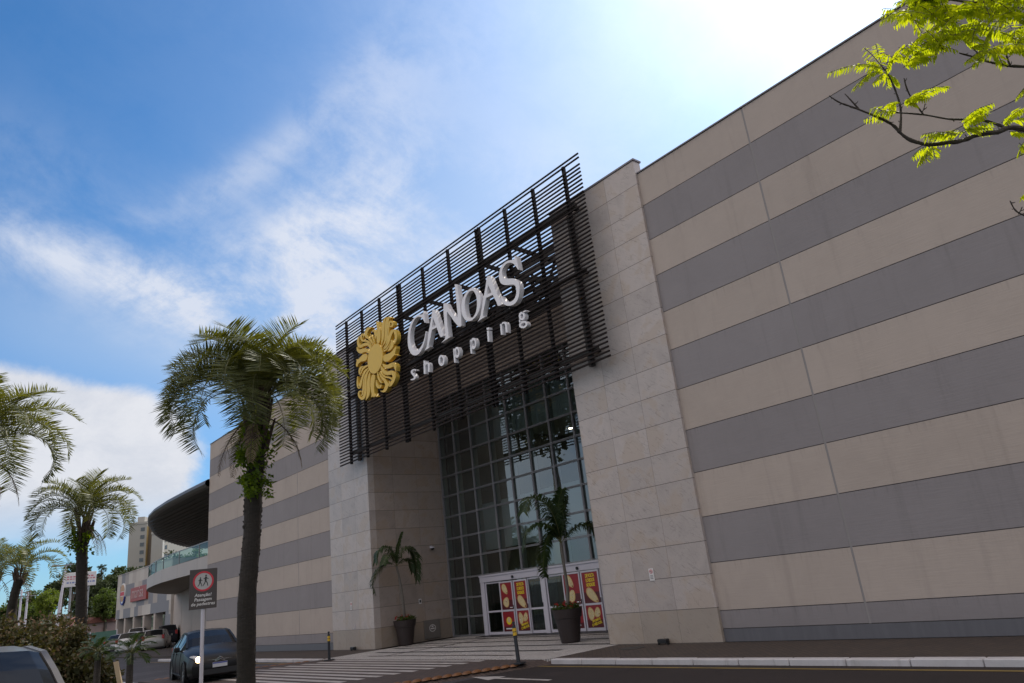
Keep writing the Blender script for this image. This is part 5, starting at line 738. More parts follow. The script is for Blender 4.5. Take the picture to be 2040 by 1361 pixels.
# posters behind the door leaves
m_pred = mat('poster_red', (.24, .007, .014), .35, .15, 5.); m_pred2 = mat('poster_dark_red', (.08, .004, .008), .35, .3, 5.)
m_py = mat('poster_yellow', (.72, .55, .012), .4, .05); m_pt = mat('poster_tan', (.52, .34, .13), .4, .28, 14.); m_pc = mat('poster_cream', (.55, .46, .25), .4, .25, 18.)
m_pw = mat('poster_white', (.7, .7, .7), .4, .05); m_po = mat('poster_orange_brown', (.42, .20, .06), .4, .3, 20.)
PM = [m_pred, m_pred2, m_py, m_pt, m_pc, m_pw, m_po]
def food(g, cx, cz, rx, rz, rot, y, kind, rnd):
    n = 22; c_, s_ = cos(rot), sin(rot)
    def tr_(px, pz): return (cx+px*c_-pz*s_, cz+px*s_+pz*c_)
    def blobp(k, mi, yy, q=1.): g.add([(*(lambda a: (a[0], yy, a[1]))(tr_(rx*q*k[0]*cos(2*pi*i/n), rz*q*k[1]*sin(2*pi*i/n)*(1-.25*cos(2*pi*i/n)))),) for i in range(n)], [tuple(range(n))[::-1]], mi)
    blobp((1, 1), 3, y-.0006); blobp((.86, .78), 4, y-.0012)
    for k in range(7 if kind == 'wrap' else 12):
        a = rnd.uniform(-.6, .9)*rx; b = rnd.uniform(-.5, .5)*rz; r = rnd.uniform(.008, .02)
        p = tr_(a, b); w = rnd.uniform(.4, 1.)
        mi = rnd.choice((6, 6, 3)) if kind == 'wrap' else rnd.choice((0, 6, 2, 0, 5))
        g.add([(p[0]+r*cos(2*pi*i/7), y-.0018, p[1]+r*w*sin(2*pi*i/7)) for i in range(7)], [tuple(range(7))[::-1]], mi)
    if kind == 'wrap':
        p = tr_(rx*.78, 0)
        for k in range(8):
            q = (p[0]+rnd.uniform(-.03, .03), p[1]+rnd.uniform(-.03, .03)); g.add([(q[0]+.014*cos(2*pi*i/6), y-.0024, q[1]+.014*sin(2*pi*i/6)) for i in range(6)], [tuple(range(6))[::-1]], rnd.choice((0, 6, 1)))
def poster(x0, x1, z0, z1, y, kind, lab, seed=1):
    rnd = random.Random(seed); cx, cz = (x0+x1)/2, (z0+z1)/2; w, h = x1-x0, z1-z0
    t_ = thing('poster', lab, 'poster', (cx, y, cz), 0, 'food posters on the entrance doors')
    g = MB(); g.box(x0, x1, y-.002, y+.002, z0, z1, 0); g.box(x0, x1, y-.0026, y-.0021, z0, z0+h*(.35 if kind != 'face' else .25), 1)
    yy = y-.0027
    if kind == 'two':
        food(g, x0+w*.38, z0+h*.76, w*.33, h*.14, -.9, yy, 'wrap', rnd); food(g, x0+w*.42, z0+h*.28, w*.28, h*.18, 1.0, yy, 'taco', rnd)
        g.box(x0+w*.7, x1-.04, yy-.001, yy, z0+.05, z0+.075, 5)
    elif kind == 'text':
        food(g, x0+w*.52, z0+h*.24, w*.44, h*.16, -.75, yy, 'wrap', rnd)
        for i, s_ in enumerate(('DE VOLTA', 'E CHEIOS DE', 'NOVIDADES')):
            g.text(s_, xzmat(cx, yy-.003, z1-.15-.14*i, .03), .145, 0, 2, 'CENTER', 0, .005, .82, .68 if i == 0 else .55)
    elif kind == 'slant':
        food(g, x0+w*.3, z0+h*.62, w*.2, h*.30, .1, yy, 'taco', rnd); food(g, x0+w*.7, z0+h*.66, w*.18, h*.24, -.5, yy, 'taco', rnd)
        g.text('SIMPLESMENTE', xzmat(cx+.05, yy-.003, z0+.19, .22), .09, 0, 2, 'CENTER', 0, .003, .85, .72); g.text('O MELHOR', xzmat(cx+.06, yy-.003, z0+.08, .22), .11, 0, 2, 'CENTER', 0, .004, .85, .9)
    else:
        n = 20; g.add([(cx+.15*cos(2*pi*i/n), yy-.0006, cz+.02+.13*sin(2*pi*i/n)) for i in range(n)], [tuple(range(n))[::-1]], 2)
        g.add([(cx+.09*cos(2*pi*i/n), yy-.0012, cz+.05+.09*sin(2*pi*i/n)) for i in range(n)], [tuple(range(n))[::-1]], 4)
        g.box(cx-.2, cx+.2, yy-.001, yy, z0+.07, z0+.11, 5)
    g.obj('printed_sheet', PM, t_, org=(cx, y, cz))
poster(-12.745, -12.105, .855, 1.765, 3.203, 'two', 'tall red poster with a wrap and a taco, leftmost one in the upper row', 1)
poster(-12.745, -12.105, .125, .785, 3.203, 'face', 'low red poster with a round yellow motif behind the striped bollard', 2)
poster(-11.935, -11.305, .855, 1.765, 3.203, 'text', 'red poster with yellow heading DE VOLTA E CHEIOS, left of the tall potted palm', 3)
poster(-11.935, -11.305, .125, .785, 3.203, 'slant', 'low red poster with slanted yellow lettering left of the tall potted palm', 4)
poster(-9.365, -8.655, .855, 1.785, 3.203, 'two', 'tall red poster with a wrap and a taco just right of the palm stem', 5)
poster(-9.365, -8.655, .125, .785, 3.203, 'face', 'low dark red poster mostly hidden behind the right flower pot', 6)
poster(-8.495, -7.795, .855, 1.785, 3.203, 'text', 'red poster with yellow heading DE VOLTA E CHEIOS, next to the right granite pier', 7)
poster(-8.495, -7.795, .125, .785, 3.203, 'slant', 'low red poster with slanted yellow lettering, next to the right granite pier', 8)

# ------------------------------------------------------------------ bollards and crossing studs
m_by = mat('yellow_reflective', (.60, .38, .02), .4, .1); m_bk = mat('bollard_dark_paint', (.02, .022, .028), .45, .2)
def bollard(x, y, lean, lab):
    t_ = thing('bollard', lab, 'bollard', (x, y, 0), 0, 'bollards at the ends of the crossing')
    t_.rotation_euler = lean
    g = MB(); g.lathe((0, 0, 0), [(0, .0), (.17, 0), (.17, .025), (.06, .03)], 16); g.obj('base_plate', m_bk, t_)
    g = MB(); g.lathe((0, 0, 0), [(.045, .026), (.04, .56), (.045, .57), (.045, .74), (.04, .745), (.04, .80), (.0, .80)], 14); g.obj('post', m_bk, t_, smooth=False)
    for z in (.585, .67):
        g = MB(); g.lathe((0, 0, 0), [(.0465, z), (.0475, z+.005), (.0475, z+.065), (.0465, z+.07)], 14); g.obj('reflective_band', m_by, t_)
    g = MB(); g.lathe((0, 0, 0), [(.02, .801), (.02, .83), (.035, .835), (.035, .87), (0, .88)], 12); g.obj('cap', m_bk, t_)
bollard(-4.5, -3.05, (0, -.05, 0), 'dark bollard with yellow bands before the glass doors, right end of the crossing')
bollard(-14.72, -2.6, (0, .0, 0), 'dark bollard with yellow bands before the left granite pier')
m_stud = mat('orange_stud', (.17, .075, .028), .5, .3, 8., dirt=((.10, .06, .04), .5))
def stud_proto():
    g = MB(); R_ = [(0, .07), (.05, .065), (.09, .045), (.115, .015), (.12, 0)]
    g.lathe((0, 0, 0), [(a, b) for a, b in R_], 12); g.v = [(x*1.35, y*.75, z*.75) for x, y, z in g.v]
    return g
ORD = 'first second third fourth fifth sixth seventh eighth ninth tenth eleventh twelfth thirteenth fourteenth fifteenth sixteenth seventeenth eighteenth nineteenth twentieth'.split()
def studs(pts, side):
    base_ = None
    for i, (x, y, a) in enumerate(pts[:20]):
        if base_ is None: o = stud_proto().obj('road_stud', m_stud, None, smooth=True); base_ = o
        else: o = base_.copy(); COL.objects.link(o)
        o.location = (x, y, -.03); o.rotation_euler = (0, 0, a)
        tag(o, 'orange stud, %s from the bollard on the %s edge of the crossing' % (ORD[i], side), 'road stud', 'road studs along the %s edge of the crossing' % side)
studs([(RE(y)+.12, y, 1.87) for y in [-3.15-.21*i for i in range(19)]], 'right')
studs([(LE(y)-.1, y, .9) for y in [-2.9-.21*i for i in range(19)]], 'left')

# ------------------------------------------------------------------ palms
m_pl = leafmat('palm_leaflet', (.045, .060, .024), (.125, .140, .055), .32, .45, (2.4, 2.1, .5))
m_pl2 = leafmat('dark_palm_leaflet', (.022, .040, .016), (.05, .075, .028), .25, .4)
m_dead = leafmat('dry_palm_leaflet', (.16, .12, .075), (.24, .19, .12), .2, .7, (1.2, 1.1, .9))
m_rach = mat('palm_rachis', (.12, .12, .045), .5, .2)
m_trunk = mat('palm_trunk_bark', (.045, .037, .033), .9, .6, 6., bump=1., stretch=(1, 1, 3.5), bscale=14)
m_gtrunk = mat('grey_palm_stem', (.17, .15, .13), .8, .3, 6., bump=.4, stretch=(1, 1, 8))
m_boot = mat('leaf_base_stub', (.075, .05, .038), .85, .4, 9., bump=.5)
m_fern = leafmat('epiphyte_leaf', (.03, .065, .012), (.13, .19, .02), .45, .5, (2.6, 2.4, .4), 5.)
def spline(P_, n):
    P_ = [Vector(p) for p in P_]; out = []; m = len(P_)
    for i in range(m-1):
        p0 = P_[i-1] if i else 2*P_[0]-P_[1]; p1, p2 = P_[i], P_[i+1]; p3 = P_[i+2] if i+2 < m else 2*P_[-1]-P_[-2]
        for j in range(n):
            t = j/n; out.append(.5*((2*p1)+(p2-p0)*t+(2*p0-5*p1+4*p2-p3)*t*t+(3*p1-p0-3*p2+p3)*t**3))
    out.append(P_[-1]); return out
def frond(path, ll, nl, seed, wid=.022, vee=.35, bare=.16, droop=.35, rr=.014, fwd=.75, taper=.75):
    """feather leaf along a 3-D path: rachis + two rows of leaflets. returns mesh builder with slots leaflet, rachis"""
    rnd = random.Random(seed); g = MB(); n = len(path)
    g.tube(path, [rr*(1-.85*i/(n-1)) for i in range(n)], 5, 1)
    L = [0.]
    for a, b in zip(path, path[1:]): L.append(L[-1]+(Vector(b)-Vector(a)).length)
    def at(s):
        d = s*L[-1]
        for i in range(n-1):
            if L[i+1] >= d or i == n-2:
                t = (d-L[i])/(L[i+1]-L[i]+1e-9); return Vector(path[i]).lerp(Vector(path[i+1]), t), (Vector(path[i+1])-Vector(path[i])).normalized()
    ho = Vector(path[-1])-Vector(path[0]); ho.z = 0
    if ho.length < .12: ho = Vector((cos(seed), sin(seed), 0))
    side = ho.normalized().cross(Vector((0, 0, 1)))
    for i in range(nl):
        s = bare+(1-bare)*(i+.5)/nl; p, d = at(s)
        up = side.cross(d).normalized()
        if up.z < 0 and abs(d.z) < .99: pass
        k = min(1., .45+2.2*(s-bare))*(1 - taper*max(0, s-.55)/.45)
        for sg in (-1, 1):
            l = ll*k*rnd.uniform(.85, 1.12)
            v = (side*sg + d*(fwd+rnd.uniform(-.12, .18)) + up*(vee+rnd.uniform(-.18, .18))).normalized()
            a = p; b = p+v*l*.5; v2 = (v + Vector((0, 0, -droop*rnd.uniform(.6, 1.4)))).normalized(); c = b+v2*l*.5
            w = v.cross(up).normalized()*(wid/2*rnd.uniform(.8, 1.2))
            wz = up*(wid*.25)
            g.add([a-w*.6, a+w*.6, b+w+wz, b-w-wz, c], [(0, 1, 2, 3), (3, 2, 4)], 0)
    return g
def arch(hub, a, e0, L_, dr, n=11, pw=1.25, tw=0.):
    p = Vector(hub); out = [p.copy()]
    for i in range(n-1):
        s = (i+.5)/(n-1); e = e0-dr*s**pw; aa = a+tw*s
        p = p+Vector((cos(aa)*cos(e), sin(aa)*cos(e), sin(e)))*(L_/(n-1)); out.append(p.copy())
    return out
def leafclump(g, c, r, n, ls, rnd, mi=0, sq=(1, 1, 1)):
    for _ in range(n):
        d = Vector((rnd.gauss(0, 1), rnd.gauss(0, 1), rnd.gauss(0, 1))).normalized()*(r*rnd.random()**.4)
        p = Vector(c)+Vector((d.x*sq[0], d.y*sq[1], d.z*sq[2]))
        u = Vector((rnd.uniform(-1, 1), rnd.uniform(-1, 1), rnd.uniform(-1, .6))).normalized()
        w = u.cross(Vector((rnd.uniform(-1, 1), rnd.uniform(-1, 1), rnd.uniform(-1, 1)))).normalized()
        l = ls*rnd.uniform(.6, 1.3); ww = l*.28
        g.add([p, p+u*l*.5+w*ww, p+u*l, p+u*l*.5-w*ww], [(0, 1, 2, 3)], mi)
def big_palm(name, lab, base, pts, rad, hubz, L_, nf, ll, nl, seed, mat_=None, fern=True, dens=1., wid=.022, grp=None):
    rnd = random.Random(seed); t_ = thing(name, lab, 'palm', base, 0, grp)
    pth = spline(pts, 5); n = len(pth); g = MB()
    g.tube(pth, [rad*(1.15-.2*i/n+rnd.uniform(-.05, .05)) for i in range(n)], 18)
    for i in range(int(320*dens)):   # bark scars
        k = rnd.randrange(0, n-2); p = pth[k].lerp(pth[k+1], rnd.random()); a = rnd.uniform(0, 2*pi); q = p+Vector((cos(a), sin(a), 0))*rad*1.02
        g.bar(q, q+Vector((cos(a)*.35, sin(a)*.35, .9))*.035, .05, .014)
    g.obj('trunk', m_trunk, t_, org=base)
    top = Vector(pts[-1]); hub = top+Vector((0, 0, hubz)); g = MB()
    for i in range(int(34*dens)):
        a = rnd.uniform(0, 2*pi); z = rnd.uniform(-.15, hubz); r = rad*(1.0-.25*max(z, 0)/(hubz+.01)); p = top+Vector((cos(a)*r, sin(a)*r, z-.15)); d = Vector((cos(a)*.28, sin(a)*.28, 1)).normalized()
        g.tube([p, p+d*.22, p+d*rnd.uniform(.35, .6)], [.045, .035, .015], 5)
    g.obj('leaf_base', m_boot, t_, org=base)
    for i in range(nf):
        u = (i+.5)/nf; a = i*2.399+rnd.uniform(-.25, .25)
        e0 = lerp(radians(86), radians(44), u**.85)+rnd.uniform(-.08, .08); L1 = L_*lerp(.82, 1.08, min(1, u*1.6))*rnd.uniform(.92, 1.06)
        dr = lerp(radians(72), radians(178), min(1, u*1.25)**.8)+rnd.uniform(-.2, .2)
        P_ = arch(hub+Vector((cos(a)*.08, sin(a)*.08, -.1*u)), a, e0, L1, dr, 11, 1.3, rnd.uniform(-.3, .3))
        fr = frond(P_, ll, nl, seed*100+i, wid, rnd.uniform(.1, .8), .17, .07, .014, .45, .45)
        fr.obj('frond', [mat_ or m_pl, m_rach], t_, org=base)
    for i in range(int(6*dens)):
        a = rnd.uniform(0, 2*pi); P_ = arch(hub+Vector((cos(a)*.1, sin(a)*.1, -.35)), a, radians(-5), L_*.62, radians(80), 8, .6)
        frond(P_, ll*.55, int(nl*.4), seed*77+i, wid*.8, -.1, .3, .9).obj('dry_frond', [m_dead, m_boot], t_, org=base)
    if fern:
        g = MB()
        for i in range(int(60*fern)):
            a = rnd.uniform(0, 2*pi); z = rnd.uniform(-1.05, .15)*fern; wz = 1-abs(z/fern+.42)/.75; q = top+Vector((cos(a)*rad*1.1, sin(a)*rad*1.1, z))
            leafclump(g, q+Vector((cos(a), sin(a), 0))*rnd.uniform(.0, .17)*max(wz, .2), .12, 26, .085, rnd)
        g.obj('epiphyte', m_fern, t_, org=base)
    return t_
tp = [atd(486, 1455, 12.7), atd(490, 1361, 12.65), atd(492, 1200, 12.6), atd(501, 1080, 12.6), atd(505, 990, 12.6), atd(511, 905, 12.6), atd(513, 862, 12.6)]
b0 = Vector(tp[0]); b0.z = -.02; tp[0] = b0
big_palm('jelly_palm', 'biggest feathery palm, fern covered stem, standing before the left striped wall', tuple(b0), tp, .142, .62, 1.92, 62, .50, 66, 5, wid=.0165)
q = [atd(160, 1361, 18), atd(162, 1200, 18), atd(164, 1060, 18)]; b1 = Vector(q[0]); b1 += (q[0]-q[1])*.3; b1.z = -.02
big_palm('jelly_palm', 'shorter feathery palm with a dark stem rising behind the brown bush at the left', tuple(b1), [b1]+q, .128, .46, 1.55, 30, .36, 44, 9, fern=.4, dens=.5, wid=.018)
q = [atd(-22, 1300, 16), atd(-32, 1100, 16), atd(-45, 930, 16)]; b2 = Vector(q[0]); b2.z = -.02
t1 = big_palm('jelly_palm', 'palm whose long fronds reach in from the left edge of the photo', tuple(b2), [b2]+q, .2, .55, 2.25, 34, .55, 56, 14, fern=False, dens=.6, wid=.02)
q = [atd(22, 1232, 30), atd(27, 1195, 30), atd(38, 1152, 30)]; b3 = Vector(q[0]); b3.z = -.02
big_palm('jelly_palm', 'far small palm at the left edge above the brown bush', tuple(b3), [b3]+q, .17, .35, 2.1, 22, .42, 24, 21, fern=False, dens=.5, wid=.035)
q = [atd(-20, 1232, 33), atd(-18, 1195, 33), atd(-10, 1150, 33)]; b3 = Vector(q[0]); b3.z = -.02
big_palm('jelly_palm', 'farthest palm cut by the left edge beside the small far palm', tuple(b3), [b3]+q, .17, .35, 2.1, 20, .42, 22, 22, fern=False, dens=.5, wid=.035)
def young_palm(u, v, D, lab, seed, sc=1.):
    rnd = random.Random(seed); top = atd(u, v, D); base = (top.x, top.y, -.01); t_ = thing('young_palm', lab, 'palm', base, 0, 'young fan palms on the median')
    g = MB(); g.tube([(top.x, top.y, -.01), (top.x+.02, top.y, top.z*.5), top], [.06, .055, .045], 9); g.obj('trunk', m_trunk, t_, org=base)
    for i in range(15):
        a = i*2.4; e0 = lerp(radians(78), radians(5), i/15); P_ = arch(top, a, e0, .42*sc, radians(75), 6)
        frond(P_, .17*sc, 20, seed*31+i, .010, .2, .3, .5, .006, 1.).obj('frond', [m_pl2, m_rach], t_, org=base)
young_palm(196, 1300, 11.5, 'thin young palm nearest the dark bush, left of the leaning white post', 3, .8)
young_palm(260, 1303, 11.2, 'thin young palm right of the leaning white post', 4, 1.05)

# potted palms at the entrance
m_pot = mat('dark_brown_pot', (.026, .017, .016), .55, .2, 3., bump=.2)
m_fl = leafmat('red_flower', (.30, .015, .02), (.45, .04, .03), .2, .6, (1, 1, 1)); m_fg = leafmat('flower_foliage', (.03, .05, .012), (.07, .10, .02), .3, .6)
def potted(cx, cy, D, stem, fronds, lab, seed):
    rnd = random.Random(seed); base = (cx, cy, .008); t_ = thing('potted_palm', lab, 'potted palm', base, 0, 'potted palms at the entrance')
    pot_ = MB(); pot_.lathe((cx, cy, .008), [(0, 0), (.25, 0), (.265, .03), (.355, .62), (.36, .635), (.385, .64), (.42, .85), (.425, .87), (.40, .87), (.385, .80), (0, .80)], 32)
    pot_.obj('pot', m_pot, t_, org=base)
    g = MB(); g.lathe((cx, cy, .008), [(0, .83), (.39, .815)], 20); g.obj('soil', m_soil, t_, org=base)
    g = MB()
    for i in range(26):
        a = rnd.uniform(0, 2*pi); r = .34*rnd.random()**.5; leafclump(g, (cx+cos(a)*r, cy+sin(a)*r, .93), .10, 20, .07, rnd, 0)
    for i in range(16):
        a = rnd.uniform(0, 2*pi); r = .36*rnd.random()**.5; leafclump(g, (cx+cos(a)*r, cy+sin(a)*r, .99+rnd.uniform(-.05, .06)), .045, 9, .05, rnd, 1)
    g.obj('flowering_plant', [m_fg, m_fl], t_, org=base)
    st = [Vector((cx, cy, .8))]+[atd(u, v, D) for u, v in stem]; st[0].z = .82
    sp_ = spline(st, 4); g = MB(); g.tube(sp_, [lerp(.055, .035, i/(len(sp_)-1)) for i in range(len(sp_))], 10); g.obj('trunk', m_gtrunk, t_, org=base)
    for k, (pts, ll, nl, dd) in enumerate(fronds):
        P_ = spline([st[-1]]+[atd(u, v, D+dd*(i+1)/len(pts)) for i, (u, v) in enumerate(pts)], 5)
        frond(P_, ll*1.4, int(nl*2.1), seed*13+k, .042, .1, .10, .95, .012, .5, .45).obj('frond', [m_pl2, m_rach], t_, org=base)
potted(-6.6, .58, 20.0, [(1131, 1180), (1124, 1130), (1117, 1082)],
 [([(1108, 1040), (1088, 1005), (1055, 992), (1042, 1020)], .42, 34, -.4), ([(1113, 1040), (1112, 1005), (1120, 975)], .34, 34, .1), ([(1120, 1045), (1126, 1010), (1130, 990)], .34, 28, .3), ([(1100, 1052), (1072, 1045), (1050, 1060), (1043, 1090)], .36, 34, -.1),
  ([(1098, 1062), (1086, 1085), (1082, 1130), (1086, 1150)], .30, 30, .3), ([(1138, 1058), (1160, 1045), (1182, 1050), (1192, 1075)], .40, 32, .35), ([(1108, 1062), (1100, 1050), (1092, 1075)], .26, 18, .6)],
 'tall potted palm in the right flower pot, in front of the glass doors', 41)
potted(-15.72, .92, 26.6, [(803, 1200), (797, 1160), (790, 1128)],
 [([(791, 1100), (795, 1080), (801, 1060)], .10, 22, 0.), ([(780, 1100), (768, 1090), (752, 1102), (748, 1120)], .38, 30, -.3), ([(772, 1122), (753, 1138), (742, 1162), (746, 1182)], .30, 28, -.2), ([(800, 1100), (812, 1092), (826, 1108), (831, 1155)], .40, 34, .2), ([(805, 1115), (816, 1118), (822, 1140)], .26, 20, .3), ([(784, 1110), (772, 1105), (762, 1125)], .26, 18, -.8)],
 'smaller potted palm in the left flower pot, beside the recess side wall', 42)

# ------------------------------------------------------------------ pedestrian sign, leaning post
m_sgn = mat('brown_sign_face', (.050, .038, .036), .5, .08)
sp = atd(405, 1172, 11.6); rz = atan2(CR.y, CR.x)+.30; base = (sp.x, sp.y, 0)
t_ = thing('pedestrian_sign', 'dark brown sign with a red ringed circle of two walking figures on a white post', 'road sign', base, rz)
g = MB(); g.tube([(0, .03, 0), (0, .03, 2.35)], .03, 10); g.obj('post', m_frame, t_)
zc = 2.14; g = MB(); g.bbox(-.205, .205, -.012, .0, zc-.305, zc+.305, .003); pb = g.obj('sign_board', m_sgn, t_)
def ring_pts(r, cx=0, cz=0, n=32): return [(cx+r*cos(2*pi*i/n), cz+r*sin(2*pi*i/n)) for i in range(n+1)]
g = MB(); g.ribbon(ring_pts(.155, 0, zc+.115), ring_pts(.128, 0, zc+.115), -.0165, -.0125); g.obj('red_ring', m_red, t_)
g = MB(); g.add([(x, -.0135, z) for x, z in ring_pts(.129, 0, zc+.115)[:-1]], [tuple(range(32))]); g.obj('white_disc', mat('sign_white', (.40, .39, .39), .5, .04), t_)
g = MB()
def walker(cx, cz, s):
    y = -.0155
    g.add([(cx+.013*s*cos(2*pi*i/10), y, cz+.085*s+.013*s*sin(2*pi*i/10)) for i in range(10)], [tuple(range(10))])
    for a, b, w in (((0, .068), (-.006, .0), .028), ((.0, .055), (.038, .03), .011), ((0, .055), (-.036, .035), .011), ((-.004, .005), (.022, -.032), .014), ((.022, -.032), (.030, -.075), .012), ((-.006, .005), (-.02, -.035), .014), ((-.02, -.035), (-.045, -.07), .012)):
        g.bar((cx+a[0]*s, y, cz+a[1]*s), (cx+b[0]*s, y, cz+b[1]*s), w*s, .002, up=(0, 1, 0))
walker(.038, zc+.115, 1.0); walker(-.045, zc+.098, .82); g.obj('walking_figures', m_dk, t_)
g = MB()
for i, s_ in enumerate(('Atenção!', 'Passagem', 'de pedestres')): g.text(s_, xzmat(0, -.0145, zc-.115-.068*i), .068, 0, 0, 'CENTER', .15, .001)
g.obj('lettering', m_paper, t_)
pa, pbt = atd(231, 1318, 9.3), atd(243, 1385, 9.2); t_ = thing('leaning_post', 'short pale post leaning on the grass between the two young palms', 'post', (pbt.x, pbt.y, -.01))
d = pa-pbt; g = MB(); L_ = d*1.9; g.bar(pa, pa-L_, .075, .05); g.v = [(x, y, max(z, -.01)) for x, y, z in g.v]; g.obj('stake', mat('pale_wood', (.42, .33, .22), .8, .2), t_, org=(pbt.x, pbt.y, -.01))

# ------------------------------------------------------------------ hedge on the median
m_hedge = leafmat('bush_leaf', (.032, .036, .015), (.070, .066, .026), .3, .6, (1.6, 1.4, .6)); m_hfl = leafmat('dry_blossom', (.10, .055, .03), (.17, .12, .07), .3, .7, (1, 1, 1))
m_bark = mat('grey_bark', (.11, .09, .075), .9, .4, 8., bump=.8, bscale=30)
def bush(c, r, lab, seed, n=55):
    rnd = random.Random(seed); t_ = thing('bush', lab, 'bush', (c[0], c[1], -.01), 0, 'bushes on the median'); g = MB()
    for i in range(9):
        a = rnd.uniform(0, 2*pi); g.tube([(c[0], c[1], -.01), (c[0]+cos(a)*r[0]*.4, c[1]+sin(a)*r[1]*.4, c[2]*.7), (c[0]+cos(a)*r[0]*.8, c[1]+sin(a)*r[1]*.8, c[2]*1.2)], [.035, .02, .008], 6)
    g.obj('stem', m_bark, t_, org=(c[0], c[1], -.01)); g = MB()
    for i in range(n):
        d = Vector((rnd.gauss(0, 1), rnd.gauss(0, 1), rnd.gauss(0, 1))).normalized()*(.55+.45*rnd.random()); p = Vector(c)+Vector((d.x*r[0], d.y*r[1], d.z*r[2]))
        leafclump(g, p, rnd.uniform(.16, .32), 90, .10, rnd, 0); leafclump(g, p+Vector((0, 0, .1)), .22, 26, .06, rnd, 1)
    g.obj('foliage', [m_hedge, m_hfl], t_, org=(c[0], c[1], -.01))
c = atd(-60, 1310, 12.5); bush((c.x, c.y, 1.0), (1.1, .9, 1.0), 'brown flowering bush cut by the left edge behind the white car', 1, 70)
c = atd(55, 1310, 13.2); bush((c.x, c.y, 1.1), (1.0, .95, 1.12), 'brown flowering bush directly above the white car roof', 2, 80)
c = atd(140, 1330, 12.6); bush((c.x, c.y, .85), (.75, .7, .86), 'brown flowering bush wrapped round the foot of the shorter left palm', 3, 60)
c = atd(178, 1350, 13.0); bush((c.x, c.y, .55), (.4, .4, .55), 'smallest brown bush beside the thin young palm', 4, 26)
